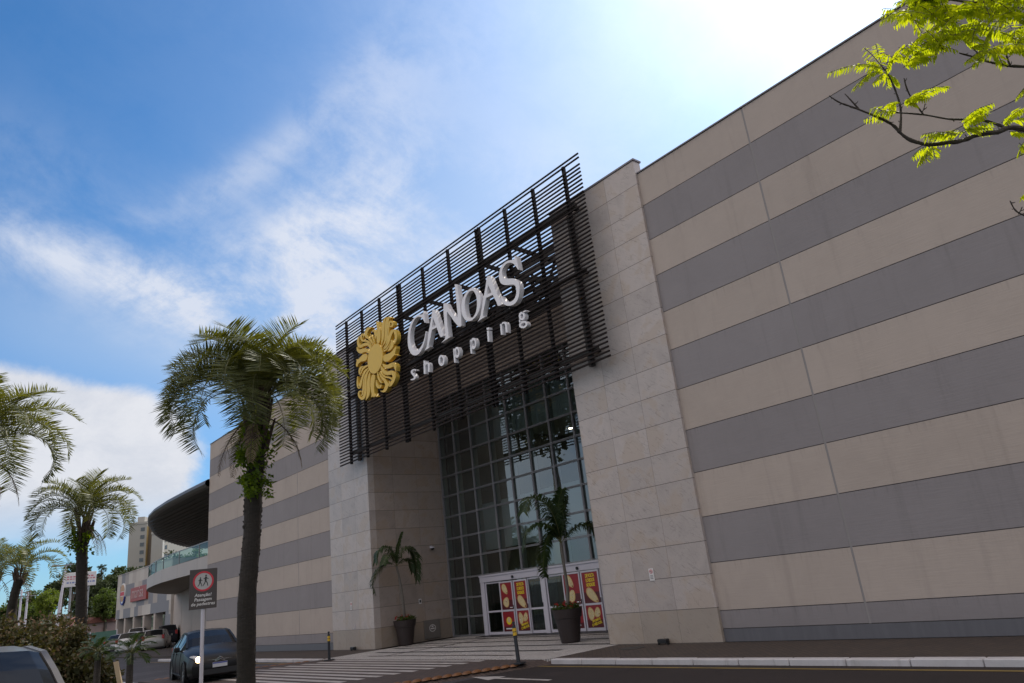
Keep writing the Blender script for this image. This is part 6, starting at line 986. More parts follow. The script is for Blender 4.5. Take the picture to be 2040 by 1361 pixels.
# ------------------------------------------------------------------ cars
m_tyre = mat('tyre_rubber', (.018, .018, .018), .8, .2); m_rim = mat('alloy_rim', (.32, .32, .33), .3, .1, metal=.8); m_chrome = mat('chrome', (.6, .6, .62), .15, .05, metal=1.)
m_cglass = mat('tinted_car_glass', (.014, .015, .017), .10, .1, spec=.12); m_lens = mat('clear_lens', (.45, .45, .47), .12, .1, spec=.8)
m_tail = mat('red_tail_lens', (.35, .02, .02), .2, .1); m_blk = mat('black_trim', (.015, .015, .017), .5, .1)
m_plate = mat('licence_plate_white', (.55, .56, .60), .5, .05); m_pblue = mat('plate_blue', (.03, .05, .30), .5, .05)
m_headon = emitmat('lit_headlamp', (1., .70, .36), 14.)
def paint(name, c, metal=.3): return mat(name, c, .35, .04, 3., metal*.5, coat=.10, spec=.2)
def carbody(name, lab, loc, rz, pm, sc=1., style='hatch', lit=False, detail=True, group=None, hs=1.):
    t_ = thing(name, lab, 'car', loc, rz, group); t_.scale = (sc, sc, sc*hs)
    zr = {'hatch': 1.0, 'suv': 1.0, 'estate': 1.0}[style]
    if style == 'hatch':
        S = [(2.12,.34,.56,.60,.50,.64,.42),(2.05,.24,.74,.68,.68,.73,.58),(1.86,.20,.82,.74,.76,.83,.64),(1.5,.19,.86,.82,.82,.93,.70),(1.1,.19,.88,.88,.84,1.0,.73),(.80,.19,.885,.92,.845,1.05,.72),
             (.38,.19,.885,.94,.845,1.27,.66),(.0,.19,.885,.95,.84,1.43,.61),(-.6,.19,.885,.97,.84,1.48,.60),(-1.2,.19,.88,.99,.83,1.43,.57),(-1.75,.2,.86,1.01,.80,1.14,.62),(-2.0,.24,.81,.92,.74,.99,.62),(-2.1,.32,.72,.80,.64,.84,.54)]
    else:
        S = [(2.12,.34,.60,.62,.54,.68,.46),(2.05,.24,.76,.72,.70,.80,.60),(1.86,.20,.83,.80,.77,.92,.66),(1.5,.19,.86,.86,.82,1.0,.71),(1.15,.19,.88,.92,.84,1.06,.73),(.92,.19,.885,.94,.845,1.09,.72),
             (.55,.19,.885,.95,.845,1.30,.68),(.2,.19,.885,.96,.84,1.47,.64),(-.6,.19,.885,.97,.84,1.53,.63),(-1.5,.19,.88,.98,.83,1.50,.61),(-1.92,.2,.86,.99,.81,1.12,.68),(-2.05,.24,.82,.90,.77,1.0,.66),(-2.12,.32,.74,.80,.68,.84,.58)]
    rings = []
    for x, zb, wm, zt, wb, ztop, wt in S:
        h = [(0, zb), (wm*.9, zb), (wm*.985, zb+.10), (wm, (zb+zt)/2+.06), (wb, zt), (wt, ztop-.045), (wt*.80, ztop-.006), (wt*.4, ztop+.012), (0, ztop+.016)]
        rings.append([(x, y, z) for y, z in h]+[(x, -y, z) for y, z in h[-2:0:-1]])
    nr = len(rings[0]); body = MB(); gl = {'windshield': MB(), 'side_window': MB(), 'rear_window': MB()}
    for i in range(len(S)-1):
        for k in range(nr):
            k2 = (k+1) % nr; f = [rings[i][k], rings[i][k2], rings[i+1][k2], rings[i+1][k]]
            kk = k if k < 8 else 15-k
            tgt = body
            if kk >= 5 and 5 <= i <= 6: tgt = gl['windshield']
            elif kk == 4 and 5 <= i <= 9: tgt = gl['side_window']
            elif kk >= 5 and i == 9: tgt = gl['rear_window']
            tgt.quad(*f)
    body.add(rings[0], [tuple(range(nr))[::-1]]); body.add(rings[-1], [tuple(range(nr))])
    bo = body.obj('body', pm, t_, smooth=True, fix=True)
    md = bo.modifiers.new('smooth', 'EDGE_SPLIT'); md.split_angle = radians(38)
    for k, g in gl.items(): g.obj(k, m_cglass, t_, fix=True)
    for sg in (1, -1):
        g = MB()
        def rp(a, b): return rings[a][b if sg > 0 else nr-b]
        for a in range(5, 10): g.bar(rp(a, 5), rp(a+1, 5), .055, .045)
        for a in (8,): g.bar(rp(a, 4), rp(a, 5), .07, .02, 1)
        g.bar(rp(9, 4), rp(9, 5), .09, .03); g.bar(rp(10, 4), rp(10, 5), .10, .04); g.bar(rp(6, 4), rp(6, 5), .03, .02, 1)
        for a in range(5, 10): g.bar(rp(a, 4), rp(a+1, 4), .02, .02, 1)
        g.obj('window_pillar', [pm, m_blk], t_)
    if detail:
        for sg in (1, -1):
            g = MB()
            for x in (.62, -.38, -1.02): g.bar((x, sg*.879, .30), (x, sg*.888, .62), .012, .012); g.bar((x, sg*.888, .62), (x-.03, sg*.852, .93), .012, .012)
            g.bar((1.0, sg*.888, .30), (-1.0, sg*.888, .30), .03, .02); g.obj('door_seam', m_blk, t_)
            for x in (-.25, -.92): g = MB(); g.bbox(x-.09, x+.09, min(sg*.87, sg*.905), max(sg*.87, sg*.905), .84, .87, .008); g.obj('door_handle', pm, t_)
    for x in (1.30, -1.32):
        for sg in (1, -1):
            w = MB(); w.lathe((x, sg*.79, .31), [(.20, -.09), (.29, -.09), (.315, -.06), (.315, .06), (.29, .09), (.20, .09)], 24, axis='y'); wo_ = w.obj('wheel', m_tyre, t_, smooth=False)
            r = MB(); yy = sg*.87; r.lathe((x, yy, .31), [(0, 0), (.05, .01*sg), (.06, 0)], 10, axis='y')
            for q in range(7):
                a = 2*pi*q/7; r.bar((x+.05*cos(a), yy, .31+.05*sin(a)), (x+.19*cos(a), yy-.01*sg, .31+.19*sin(a)), .045, .02, up=(0, 1, 0))
            r.lathe((x, yy, .31), [(.18, -.02*sg), (.205, .0), (.21, -.04*sg)], 24, axis='y'); r.obj('rim', m_rim, wo_)
    for x in (1.30, -1.32):
        for sg in (1, -1): ar = MB(); ar.lathe((x, sg*.862, .33), [(0, .0), (.37, .0), (.375, .025*sg), (.34, .03*sg), (.335, .001*sg)], 24, axis='y'); ar.obj('wheel_arch', m_blk, t_)
    for sg in (1, -1):
        h = MB()
        h.lathe((0, 0, 0), [(0, .09), (.5, .075), (.85, .03), (1., 0)], 14, axis='x'); 
        fx, fy, fz = (1.985, .60, .73) if style == 'hatch' else (1.95, .60, .78)
        h.v = [(fx+a*1.0-.30*abs(b), sg*(fy+b*.17), fz+c_*.085+.05*b) for a, b, c_ in h.v]; h.obj('headlight', m_lens, t_, smooth=True)
        if lit:
            h = MB(); h.lathe((2.075, sg*.57, .71), [(0, .03), (.075, .02), (.085, 0)], 14, axis='x'); h.obj('lit_bulb', m_headon, t_)
        tl = MB(); tl.bbox(-2.09 if style == 'hatch' else -2.1, -1.98, min(sg*.60, sg*.79), max(sg*.60, sg*.79), .80, 1.02 if style == 'hatch' else 1.12, .02); tl.obj('tail_light', m_tail, t_)
        mr = MB(); mr.bbox(.62, .74, min(sg*.90, sg*1.06), max(sg*.90, sg*1.06), .94, 1.08, .03); mr.bar((.70, sg*.82, .95), (.68, sg*.94, .98), .04); mr.obj('mirror', pm if pm is not None else m_blk, t_)
    if detail:
        g = MB(); g.bbox(2.06, 2.125, -.5, .5, .27, .44, .02); g.bbox(2.03, 2.10, -.42, .42, .60, .66, .01)
        for sg in (1, -1): g.bbox(1.98, 2.06, min(sg*.56, sg*.72), max(sg*.56, sg*.72), .34, .44, .02)
        g.obj('grille', m_blk, t_)
        g = MB()
        for dz in (.0, .06):
            for sg in (1, -1):
                g.bar((2.075, sg*.42, .625+dz*.6), (2.115, sg*.10, .625+dz*.6), .02, .022); g.bar((2.115, sg*.10, .625+dz*.6), (2.13, 0, .675+dz), .022, .025)
        g.obj('chrome_strip', m_chrome, t_)
        g = MB(); g.bbox(2.126, 2.138, -.2, .2, .46, .59, .003); o = g.obj('licence_plate', m_plate, t_)
        g = MB(); g.box(2.1385, 2.141, -.195, .195, .555, .586); g.obj('plate_band', m_pblue, o)
    g = MB(); g.bbox(-2.15, -2.12, -.22, .22, .62 if style != 'hatch' else .6, .74, .004); g.obj('rear_licence_plate', m_plate, t_)
    return t_
P_blk = paint('black_car_paint', (.010, .010, .011), .0); P_sil = paint('silver_car_paint', (.36, .35, .34), .6); P_wh = paint('white_car_paint', (.60, .60, .62), .0); P_dk = paint('dark_blue_car_paint', (.018, .02, .03), .2); P_wg = paint('pale_grey_car_paint', (.11, .105, .10), .2); P_gr = paint('grey_car_paint', (.13, .13, .14), .5)
carbody('car', 'black hatchback with its headlights on, driving up to the crossing behind the sign post', (-16.1, -6.0, -.09), radians(-9), P_blk, 1.0, 'hatch', True)
carbody('car', 'pale car cut off by the bottom left corner, closest to the camera', (-1.55, -13.30, -.09), radians(2), P_wg, 1.12, 'estate', False)
def gp(u, D): p = atd(u, 1290, D); return (p.x, p.y, -.095)
GP = 'cars parked by the balcony'
def pk(u, D, rz, P_, sty, lab, sc=1., hs=1.): return carbody('parked_car', lab, gp(u, D), radians(rz), P_, sc, sty, False, True, GP, hs)
pk(312, 57, 158, P_sil, 'estate', 'silver estate car seen from behind, nearest of the parked cars', 1.0)
pk(268, 58, 150, P_wh, 'estate', 'white estate car parked left of the silver estate', 1.0)
pk(332, 66, 165, P_dk, 'estate', 'tall dark car parked behind the silver estate beside the beige wall', 1.05, 1.1)
pk(243, 61, 150, P_gr, 'hatch', 'grey hatchback partly hidden left of the white estate')
pk(275, 78, 158, P_wh, 'estate', 'tall white car in the far row before the parking openings', 1.05, 1.15)
pk(300, 74, 158, P_wh, 'hatch', 'white hatchback between the tall white car and the tall dark car', 1.0)
pk(290, 92, 100, P_gr, 'hatch', 'grey car at the far end of the parked row, mostly hidden', 1.0)
pk(219, 98, 100, P_sil, 'hatch', 'lone silver car far off to the left of the parked row', 1.0, 1.1)

# ------------------------------------------------------------------ foreground tree (its trunk stands right of the frame)
m_fl1 = leafmat('young_green_leaflet', (.20, .27, .012), (.38, .42, .02), .62, .6, (2.0, 1.9, .5), 4.)
m_twig = mat('dark_twig_bark', (.075, .058, .055), .8, .4, 30., bump=.8, bscale=90)
trunkp = atd(2700, 900, 5.4); TB = (trunkp.x, trunkp.y, -.01)
ft = thing('street_tree', 'tree with bright yellow green feathery leaves whose bare twigs reach in at the upper right', 'tree', TB)
g = MB(); g.tube(spline([(TB[0], TB[1], -.01), (TB[0]+.05, TB[1], 1.6), (TB[0]-.05, TB[1]+.05, 3.0), atd(2420, 200, 5.0), atd(2300, -250, 5.0)], 5), [.17-.012*i for i in range(5)]+[.11-.006*i for i in range(16)], 12)
g.obj('trunk', m_bark, ft, org=TB)
J0 = atd(2420, 260, 4.9)
BR = [([(2420, 260, 4.95), (2200, 285, 4.75), (2040, 257, 4.6), (2005, 256, 4.58), (1989, 263, 4.56), (1951, 267, 4.54), (1918, 280, 4.52), (1890, 284, 4.5), (1850, 288, 4.5), (1816, 280, 4.5), (1796, 267, 4.5), (1782, 252, 4.5), (1759, 238, 4.48), (1718, 221, 4.45), (1691, 211, 4.44), (1670, 203, 4.43), (1652, 191, 4.42)], .026, .004),
 ([(1711, 218, 4.45), (1698, 203, 4.45), (1683, 187, 4.45)], .008, .004),
 ([(2005, 256, 4.58), (1990, 249, 4.6), (1965, 241, 4.62), (1940, 239, 4.63), (1918, 238, 4.64), (1887, 237, 4.65), (1843, 229, 4.65), (1796, 225, 4.65), (1772, 225, 4.65)], .014, .005),
 ([(1793, 262, 4.5), (1795, 235, 4.52), (1793, 209, 4.52), (1782, 176, 4.5), (1770, 150, 4.48), (1757, 133, 4.45)], .010, .004),
 ([(1840, 229, 4.65), (1816, 196, 4.63), (1806, 175, 4.6), (1801, 156, 4.6)], .008, .004),
 ([(1835, 228, 4.65), (1841, 215, 4.65), (1843, 205, 4.66)], .005, .003),
 ([(2420, 160, 5.0), (2200, 145, 4.9), (2040, 133, 4.8), (2005, 131, 4.78), (1965, 122, 4.75), (1941, 114, 4.72), (1911, 106, 4.7)], .018, .005),
 ([(1955, 119, 4.73), (1945, 103, 4.72), (1938, 98, 4.7)], .006, .003), ([(2012, 130, 4.75), (2005, 108, 4.72), (2010, 85, 4.7)], .008, .005),
 ([(2420, 420, 4.9), (2150, 460, 4.7), (2060, 437, 4.6), (2040, 429, 4.6), (2026, 422, 4.6), (2018, 412, 4.6), (2012, 400, 4.6)], .012, .004), ([(2030, 425, 4.6), (2034, 418, 4.6), (2036, 412, 4.6)], .005, .003),
 ([(2350, -60, 5.), (2150, -30, 4.9), (2040, -5, 4.8), (1980, 2, 4.75), (1940, 5, 4.7), (1870, -2, 4.7), (1820, 5, 4.7)], .018, .005),
 ([(2350, -160, 5.), (2150, -90, 4.7), (2040, -50, 4.6), (1950, -35, 4.5), (1860, -25, 4.5)], .018, .005)]
for pts, r0, r1 in BR:
    g = MB(); P_ = spline([atd(*p) for p in pts], 3); n = len(P_); rnd = random.Random(len(pts))
    g.tube(P_, [lerp(r0, r1, i/(n-1))*.78*rnd.uniform(.82, 1.25) for i in range(n)], 7)
    for i in range(2, n-1, 3):
        d = Vector((rnd.uniform(-1, 1), rnd.uniform(-1, 1), rnd.uniform(-.6, 1))).normalized(); q = P_[i]; L_ = rnd.uniform(.012, .04)
        g.tube([q, q+d*L_*.6, q+d*L_+Vector((0, 0, .006))], [.004, .003, .0015], 5)
    g.obj('branch', m_twig, ft, org=TB)
def cleaf(g, u0, v0, u1, v1, D, rnd, ll=.046, dd=0.):
    a, b = atd(u0, v0, D), atd(u1, v1, D+dd); L_ = (b-a).length; mid = a.lerp(b, .5)+Vector((0, 0, L_*.10))
    P_ = spline([a, mid, b], 4); g.tube(P_, [.0022]*len(P_), 3, 1, cap=False)
    n = max(7, int(L_/.017)); tw = rnd.uniform(-.6, .6)
    for i in range(n):
        s = .10+.9*i/(n-1); k = s*(len(P_)-1); j = min(int(k), len(P_)-2); p = P_[j].lerp(P_[j+1], k-j); d = (P_[j+1]-P_[j]).normalized()
        sd_ = d.cross(Vector((0, 0, 1))).normalized(); sd_ = (sd_*cos(tw)+d.cross(sd_)*sin(tw)).normalized()
        for sg in (1, -1):
            l = ll*(.55+.6*sin(pi*min(1, s*.9+.1))**.7)*rnd.uniform(.85, 1.2)
            v = (sd_*sg*.75+d*.5+Vector((0, 0, -rnd.uniform(.35, 1.0)))).normalized()
            w = v.cross(Vector((rnd.uniform(-.3, .3), rnd.uniform(-.3, .3), 1))).normalized()*l*.17
            q = p+v*l*.35; q2 = p+v*l*.7+Vector((0, 0, -.004)); e = p+v*l+Vector((0, 0, -.008))
            g.add([p, q-w, q2-w*.7, e, q2+w*.7, q+w], [(0, 1, 2, 3, 4, 5)], 0)
LV = [(1762, 135, 1648, 146), (1760, 138, 1700, 178), (1757, 133, 1722, 96), (1757, 133, 1745, 88), (1765, 140, 1790, 100), (1765, 145, 1768, 172), (1770, 148, 1790, 166), (1760, 140, 1728, 120), (1755, 135, 1705, 130), (1770, 140, 1740, 165), (1790, 120, 1742, 105), (1775, 125, 1815, 85),
 (1800, 135, 1835, 95), (1805, 125, 1858, 112), (1810, 118, 1875, 92), (1840, 90, 1905, 100), (1850, 80, 1912, 70), (1800, 120, 1850, 60), (1845, 60, 1880, 100), (1880, 60, 1860, 120), (1900, 50, 1885, 95), (1815, 100, 1880, 60), (1780, 110, 1830, 130), (1790, 95, 1850, 115),
 (1772, 228, 1722, 238), (1765, 226, 1735, 215), (1775, 228, 1748, 240), (1768, 222, 1782, 208), (1790, 224, 1745, 225), (1762, 212, 1784, 203),
 (1806, 200, 1888, 172), (1800, 200, 1850, 195), (1803, 203, 1835, 188), (1820, 196, 1862, 180), (1806, 205, 1826, 208),
 (1915, 268, 1842, 275), (1905, 268, 1838, 268), (1900, 278, 1848, 285), (1925, 262, 1870, 270), (1860, 272, 1900, 262), (1850, 290, 1818, 312), (1852, 292, 1832, 324), (1858, 290, 1862, 312), (1850, 295, 1845, 320),
 (1912, 245, 1978, 206), (1915, 250, 1965, 225), (1920, 260, 1975, 245), (1925, 240, 1970, 215), (1918, 255, 1950, 262), (1930, 235, 1960, 212), (1940, 262, 1975, 255),
 (2000, 250, 2050, 210), (1995, 245, 2040, 215), (2010, 262, 2048, 268), (2030, 285, 2052, 310), (2045, 280, 2030, 308), (2050, 175, 2025, 195), (2060, 170, 2030, 188), (2050, 385, 2036, 392), (2015, 240, 2055, 235)]
rnd = random.Random(77)
g = MB()
for a in LV: cleaf(g, *a, 4.5+rnd.uniform(-.12, .15), rnd, rnd.uniform(.040, .052), rnd.uniform(-.1, .1))
for i in range(210):      # the dense mass at the top right corner
    u = rnd.uniform(1800, 2120); lim = 75+55*min(1, (u-1800)/150.)+ (10 if u > 1930 else 0); v = rnd.uniform(-120, lim-35)
    a = rnd.uniform(0, 2*pi); L_ = rnd.uniform(50, 95)
    cleaf(g, u, v, u+L_*cos(a), v+L_*.45*sin(a)+8, rnd.uniform(4.3, 5.0), rnd, .050, rnd.uniform(-.15, .15))
for i in range(60):
    u = rnd.uniform(2080, 2500); v = rnd.uniform(-300, 350); a = rnd.uniform(0, 2*pi); cleaf(g, u, v, u+90*cos(a), v+45*sin(a), rnd.uniform(4.5, 5.4), rnd, .05)
g.obj('crown', [m_fl1, m_twig], ft, org=TB)

# ------------------------------------------------------------------ store wing at the far left
def checkmat():
    m = bpy.data.materials.new('checkered_panels'); m.use_nodes = True; t = NT(m.node_tree); b = t.n['Principled BSDF']
    x, y, z = t.sep(t.new('ShaderNodeNewGeometry').outputs['Position'])
    cz = t.m('FLOOR', t.m('DIVIDE', z, 1.35)); cx = t.m('FLOOR', t.m('DIVIDE', t.m('ADD', x, t.m('MULTIPLY', t.white(t.xyz(0, 0, cz)), 1.7)), 1.7))
    r = t.white(t.xyz(cx, cz, 4.2)); c = t.ramp(r, [(0, (.20, .20, .22)), (.34, (.20, .20, .22)), (.36, (.42, .37, .33)), (.7, (.50, .46, .42)), (1, (.36, .31, .28))], 'LINEAR')
    t.put(b.inputs['Base Color'], c); b.inputs['Roughness'].default_value = .7; return m
ow = (-84, 8.4, 0); wg = thing('store_wing', 'far wing of the mall with checkered grey and beige panels above dark parking openings', 'building', ow)
g = MB(); g.box(-95.4, -72.4, 8.4, 40, 3.0, 8.05, 0); g.box(-74.2, -72.41, 8.41, 12, -.1, 2.99, 0); g.box(-95.39, -72.5, 14, 39, -.1, 2.98, 1); g.box(-95.45, -72.35, 8.35, 8.7, 8.051, 8.15, 0)
g.obj('wall', [checkmat(), m_indark], wg, org=ow)
for x in (-95.0, -91.0, -86.9, -82.7, -78.4):
    g = MB(); g.box(x-.35, x+.35, 8.45, 9.2, -.1, 2.99); g.obj('pillar', m_beige, wg, org=ow)
s_ = thing('store_sign', 'dull red store sign board with pale letters on the checkered wing', 'sign', (-84.6, 8.3, 5.4)); g = MB(); g.bbox(-3.1, 3.6, -.15, .09, -.78, .74, .02); g.obj('board', mat('sign_board_red', (.30, .05, .04), .5, .1), s_)
g = MB(); g.text('marisa', xzmat(.1, -.17, -.42), 1.75, .015, 0, 'CENTER', 0, .01, 1.0, 1.1); g.obj('lettering', mat('faded_pink_letter', (.45, .30, .30), .6), s_)
s_ = thing('store_emblem', 'round orange and red emblem with a blue swoosh on the checkered wing', 'sign', (-91.9, 8.3, 5.85)); g = MB(); n = 28
disc = [(.95*cos(2*pi*i/n), 1.15*sin(2*pi*i/n)) for i in range(n)]
g.plate([disc], -.08, .09, 0)
g.plate([[(x*.9, .25+.75*z) for x, z in [(cos(pi*i/12), sin(pi*i/12)) for i in range(13)]]], -.11, -.081, 1)
g.plate([[(x*.9, -.35-.6*z) for x, z in [(cos(pi*i/12), sin(pi*i/12)) for i in range(13)]]], -.11, -.081, 1); g.box(-.85, .85, -.11, -.081, -.27, .17, 2)
g.ribbon([(1.05*cos(a), 1.25*sin(a)-.1) for a in [pi*(1.1+.8*i/12) for i in range(13)]], [(.97*cos(a), 1.12*sin(a)-.05) for a in [pi*(1.1+.8*i/12) for i in range(13)]], -.10, .05, 3)
g.obj('emblem_face', [m_pw, m_po, m_red, m_pblue], s_)

# ------------------------------------------------------------------ far towers
m_tw1 = mat('tower_render_pale', (.34, .325, .30), .8, .08, .2); m_tw2 = mat('tower_render_brown', (.17, .135, .105), .8, .08, .2); m_tw3 = mat('tower_render_ochre', (.52, .38, .17), .8, .06, .2); m_tww = mat('tower_render_white', (.66, .62, .55), .8, .05, .2)
m_wd = mat('tower_window', (.06, .065, .07), .2, .3, .5, spec=.7)
def tower(u0, u1, vt, D, dep, rot, mats_, cols, lab, floors=13):
    a, b = atd(u0, 1200, D), atd(u1, 1200, D); zt = atd(u0, vt, D).z; w = (b-a).length
    rz = atan2(b.y-a.y, b.x-a.x)+rot; c = (a+b)/2; t_ = thing('apartment_tower', lab, 'building', (c.x, c.y, -.12), rz, 'apartment towers on the horizon')
    hw = w/2; g = MB(); g.box(-hw, hw, 0, dep, 0, zt, 0); g.box(-hw-.2, hw+.2, -.2, dep+.2, zt+.01, zt+.8, 0); g.box(-hw*.4, hw*.4, dep*.3, dep*.7, zt+.82, zt+3, 0); g.obj('wall', mats_[0], t_)
    g = MB(); g2 = MB()
    for (x0, x1, kind) in cols:
        X0, X1 = -hw+x0*w, -hw+x1*w
        if kind == 'b': g2.box(X0, X1, -.7, -.01, 0, zt-.5, 0)
        else:
            for f_ in range(floors):
                z = zt-2.6-f_*2.75
                if z < 2: break
                for q in range(kind):
                    xx = lerp(X0, X1, (q+.5)/kind); ww = (X1-X0)/kind*.32; g.box(xx-ww, xx+ww, -.12, -.02, z, z+1.3, 0)
    if g.v: g.obj('window', m_wd, t_)
    if g2.v: g2.obj('stair_shaft', mats_[1], t_)
    if len(mats_) > 2: g = MB(); g.box(hw+.02, hw+.12, .1, dep*.9, 0, zt-1, 0); g.obj('side_panel', mats_[2], t_)
    return t_
tower(250, 284, 1040, 260, 9, .12, [m_tw1, m_tw2, m_tw3], [(.60, .95, 1)], 'pale high rise with a single column of small windows, leftmost of the towers')
tower(284, 301, 1038, 262, 12, .05, [m_tw2, m_tw1, m_tw3], [(.78, 1.0, 'b')], 'brown high rise just left of the round canopy')
tower(297, 318, 1060, 250, 14, .3, [m_tw1, m_tw2], [], 'blank walled pale high rise seen under the tip of the canopy')
tower(317, 336, 1075, 240, 14, -.75, [m_tww, m_tw3], [(.1, .8, 2)], 'sunlit white tower with small windows seen between canopy and balcony')
tower(336, 375, 1083, 285, 14, -.7, [m_tww, m_tw3], [(.05, .95, 5)], 'lower sunlit white block with rows of windows right under the canopy')

# ------------------------------------------------------------------ trees, hill and small things on the horizon
m_hill = mat('wooded_hill', (.03, .042, .02), .95, .5, .05, bump=1., bscale=.4)
g = MB(); rnd = random.Random(4); n = 60; pr_ = []
for i in range(n+1):
    az_ = radians(-105+58*i/n); D = 210; h = 2.5+5*math.exp(-((i/n-.46)/.16)**2)+rnd.uniform(-.7, .7)
    pr_.append((CAMP.x+sin(az_)*D, CAMP.y+cos(az_)*D, h))
for i in range(n):
    a, b = pr_[i], pr_[i+1]
    def sc_(p, k, z): return (CAMP.x+(p[0]-CAMP.x)*k, CAMP.y+(p[1]-CAMP.y)*k, z)
    g.quad(sc_(a, .72, -.2), sc_(b, .72, -.2), sc_(b, .85, b[2]*.7), sc_(a, .85, a[2]*.7)); g.quad(sc_(a, .85, a[2]*.7), sc_(b, .85, b[2]*.7), b, a); g.quad(a, b, sc_(b, 1.4, -.2), sc_(a, 1.4, -.2))
struct('hill', g, m_hill)
LM = [leafmat('far_leaf_dark', (.022, .034, .014), (.05, .065, .025), .15, .7), leafmat('far_leaf_green', (.04, .062, .018), (.08, .105, .028), .3, .7), leafmat('far_leaf_lime', (.07, .10, .02), (.14, .165, .03), .35, .7)]
def tree(u, vt, vb, D, wpx, kind, lab, seed, n=46, grp='trees on the horizon', trunk_r=.3):
    rnd = random.Random(seed); top = atd(u, vt, D); bot = atd(u, vb, D); x, y = top.x, top.y; rx = wpx*D/FPX/2; zt = top.z; zb = max(bot.z, .5)
    t_ = thing('tree', lab, 'tree', (x, y, -.12), 0, grp); g = MB(); cz = (zt+zb)/2; rz_ = (zt-zb)/2
    g.tube([(x, y, -.12), (x+.2, y, zb*.6), (x, y, cz)], [trunk_r, trunk_r*.8, trunk_r*.4], 7)
    for i in range(5):
        a = rnd.uniform(0, 2*pi); g.tube([(x, y, zb*.7+.2), (x+cos(a)*rx*.5, y+sin(a)*rx*.5, cz+rz_*rnd.uniform(-.3, .4))], [trunk_r*.4, trunk_r*.12], 5)
    g.obj('trunk', m_bark, t_, org=(x, y, -.12)); g = MB()
    for i in range(n):
        d = Vector((rnd.gauss(0, 1), rnd.gauss(0, 1), rnd.gauss(0, 1))).normalized()*(.35+.6*rnd.random())
        r = rx*rnd.uniform(.22, .42); leafclump(g, (x+d.x*rx, y+d.y*rx, cz+d.z*rz_), r, 90, rx*.17, rnd, 0, (1, 1, .7))
    g.obj('crown', LM[kind], t_, org=(x, y, -.12)); return t_
tree(150, 1112, 1180, 150, 44, 0, 'tallest dark tree directly behind the billboard', 1)
tree(128, 1140, 1200, 140, 34, 0, 'dark tree between the lamp post and the billboard', 2)
tree(203, 1120, 1150, 160, 18, 0, 'small round topped tree standing above the tree line right of the shorter palm', 3, 20)
tree(190, 1148, 1215, 140, 46, 0, 'dark broad tree behind the right edge of the billboard', 4)
tree(235, 1138, 1190, 150, 60, 0, 'broad dark tree below the pale high rise', 5); tree(275, 1126, 1180, 165, 56, 0, 'dark tree crown just above the roof edge of the checkered wing', 6)
tree(214, 1172, 1240, 105, 58, 1, 'bright green tree beside the checkered wing', 7, 60); tree(238, 1185, 1250, 112, 30, 0, 'dark green tree touching the corner of the checkered wing', 8)
tree(100, 1176, 1228, 110, 46, 2, 'lime green tree at the foot of the lamp post', 9); tree(75, 1198, 1240, 120, 50, 1, 'low green tree left of the lamp post', 10); tree(12, 1205, 1250, 120, 60, 1, 'low green tree at the left edge below the small far palm', 11)
tree(40, 1212, 1250, 140, 50, 0, 'low dark tree between the far palm stem and the poles', 12); tree(165, 1185, 1240, 100, 40, 0, 'dark tree seen through behind the stem of the shorter palm', 13)
for i, (u, vt, vb, D, w, k, lab) in enumerate([(255, 1128, 1200, 170, 80, 0, 'wide dark tree crown rising over the roof of the checkered wing, right of centre'), (172, 1130, 1215, 160, 60, 0, 'dark tree filling the gap behind the shorter palm stem'), (110, 1150, 1225, 165, 60, 0, 'dark tree behind the lime green tree'), (60, 1180, 1240, 150, 70, 1, 'mid green tree behind the thin pale poles'), (205, 1150, 1225, 120, 44, 0, 'dark tree touching the bright green tree on its left'), (350, 1095, 1200, 150, 60, 0, 'tree seen through the glass railing of the balcony'), (390, 1085, 1200, 150, 60, 1, 'green tree seen through the glass railing beside the striped wall')]): tree(u, vt, vb, D, w, k, lab, 60+i, 50)
# lamp post, poles, billboard, house, low wall
a = atd(113, 1250, 70); b = atd(118, 1122, 70); t_ = thing('street_lamp', 'tall pale lamp post left of the billboard', 'street lamp', (a.x, a.y, -.12))
g = MB(); g.tube([(0, 0, 0), (.05, .1, b.z*.6), (.1, .35, b.z)], [.22, .14, .07], 8); g.obj('post', m_frame, t_); g = MB(); g.bar((.1, -.5, b.z), (.1, .9, b.z+.1), .12); g.bbox(-.1, .3, -.9, -.4, b.z-.05, b.z+.1, .03); g.obj('lamp_head', m_mull, t_)
for i, (u, v, lab) in enumerate(((44, 1172, 'thin pale pole right of the far palm stem, the taller one'), (56, 1178, 'thin pale pole next to the taller pale pole'))):
    a = atd(u, v, 85); t_ = thing('utility_pole', lab, 'pole', (a.x, a.y, -.12), 0, 'pale poles'); g = MB(); g.tube([(0, 0, 0), (0, 0, a.z)], [.16, .1], 8); g.obj('pole', m_frame, t_); g = MB(); g.bar((-.1, -.9, a.z-.4), (-.1, .9, a.z-.4), .1); g.obj('crossarm', m_mull, t_)
a = atd(160, 1154, 95); t_ = thing('billboard', 'white billboard with pale pink and blue lettering behind the shorter palm', 'billboard', (a.x, a.y, -.12), atan2(CR.y, CR.x)+.55)
hw, hh = 55*95/FPX/2, 13.5*95/FPX; zc = a.z+.12; g = MB(); g.bbox(-hw, hw, -.1, .1, zc-hh, zc+hh, .03); g.obj('panel', m_paper, t_)
g = MB(); g.tube([(-1., .25, 0), (-1., .25, zc)], .12); g.tube([(1., .25, 0), (1., .25, zc)], .12); g.obj('leg', m_mull, t_)
m_pk = mat('pale_pink_print', (.50, .16, .20), .6, .1); m_bl = mat('pale_blue_print', (.16, .2, .42), .6, .1); g = MB(); rnd = random.Random(5)
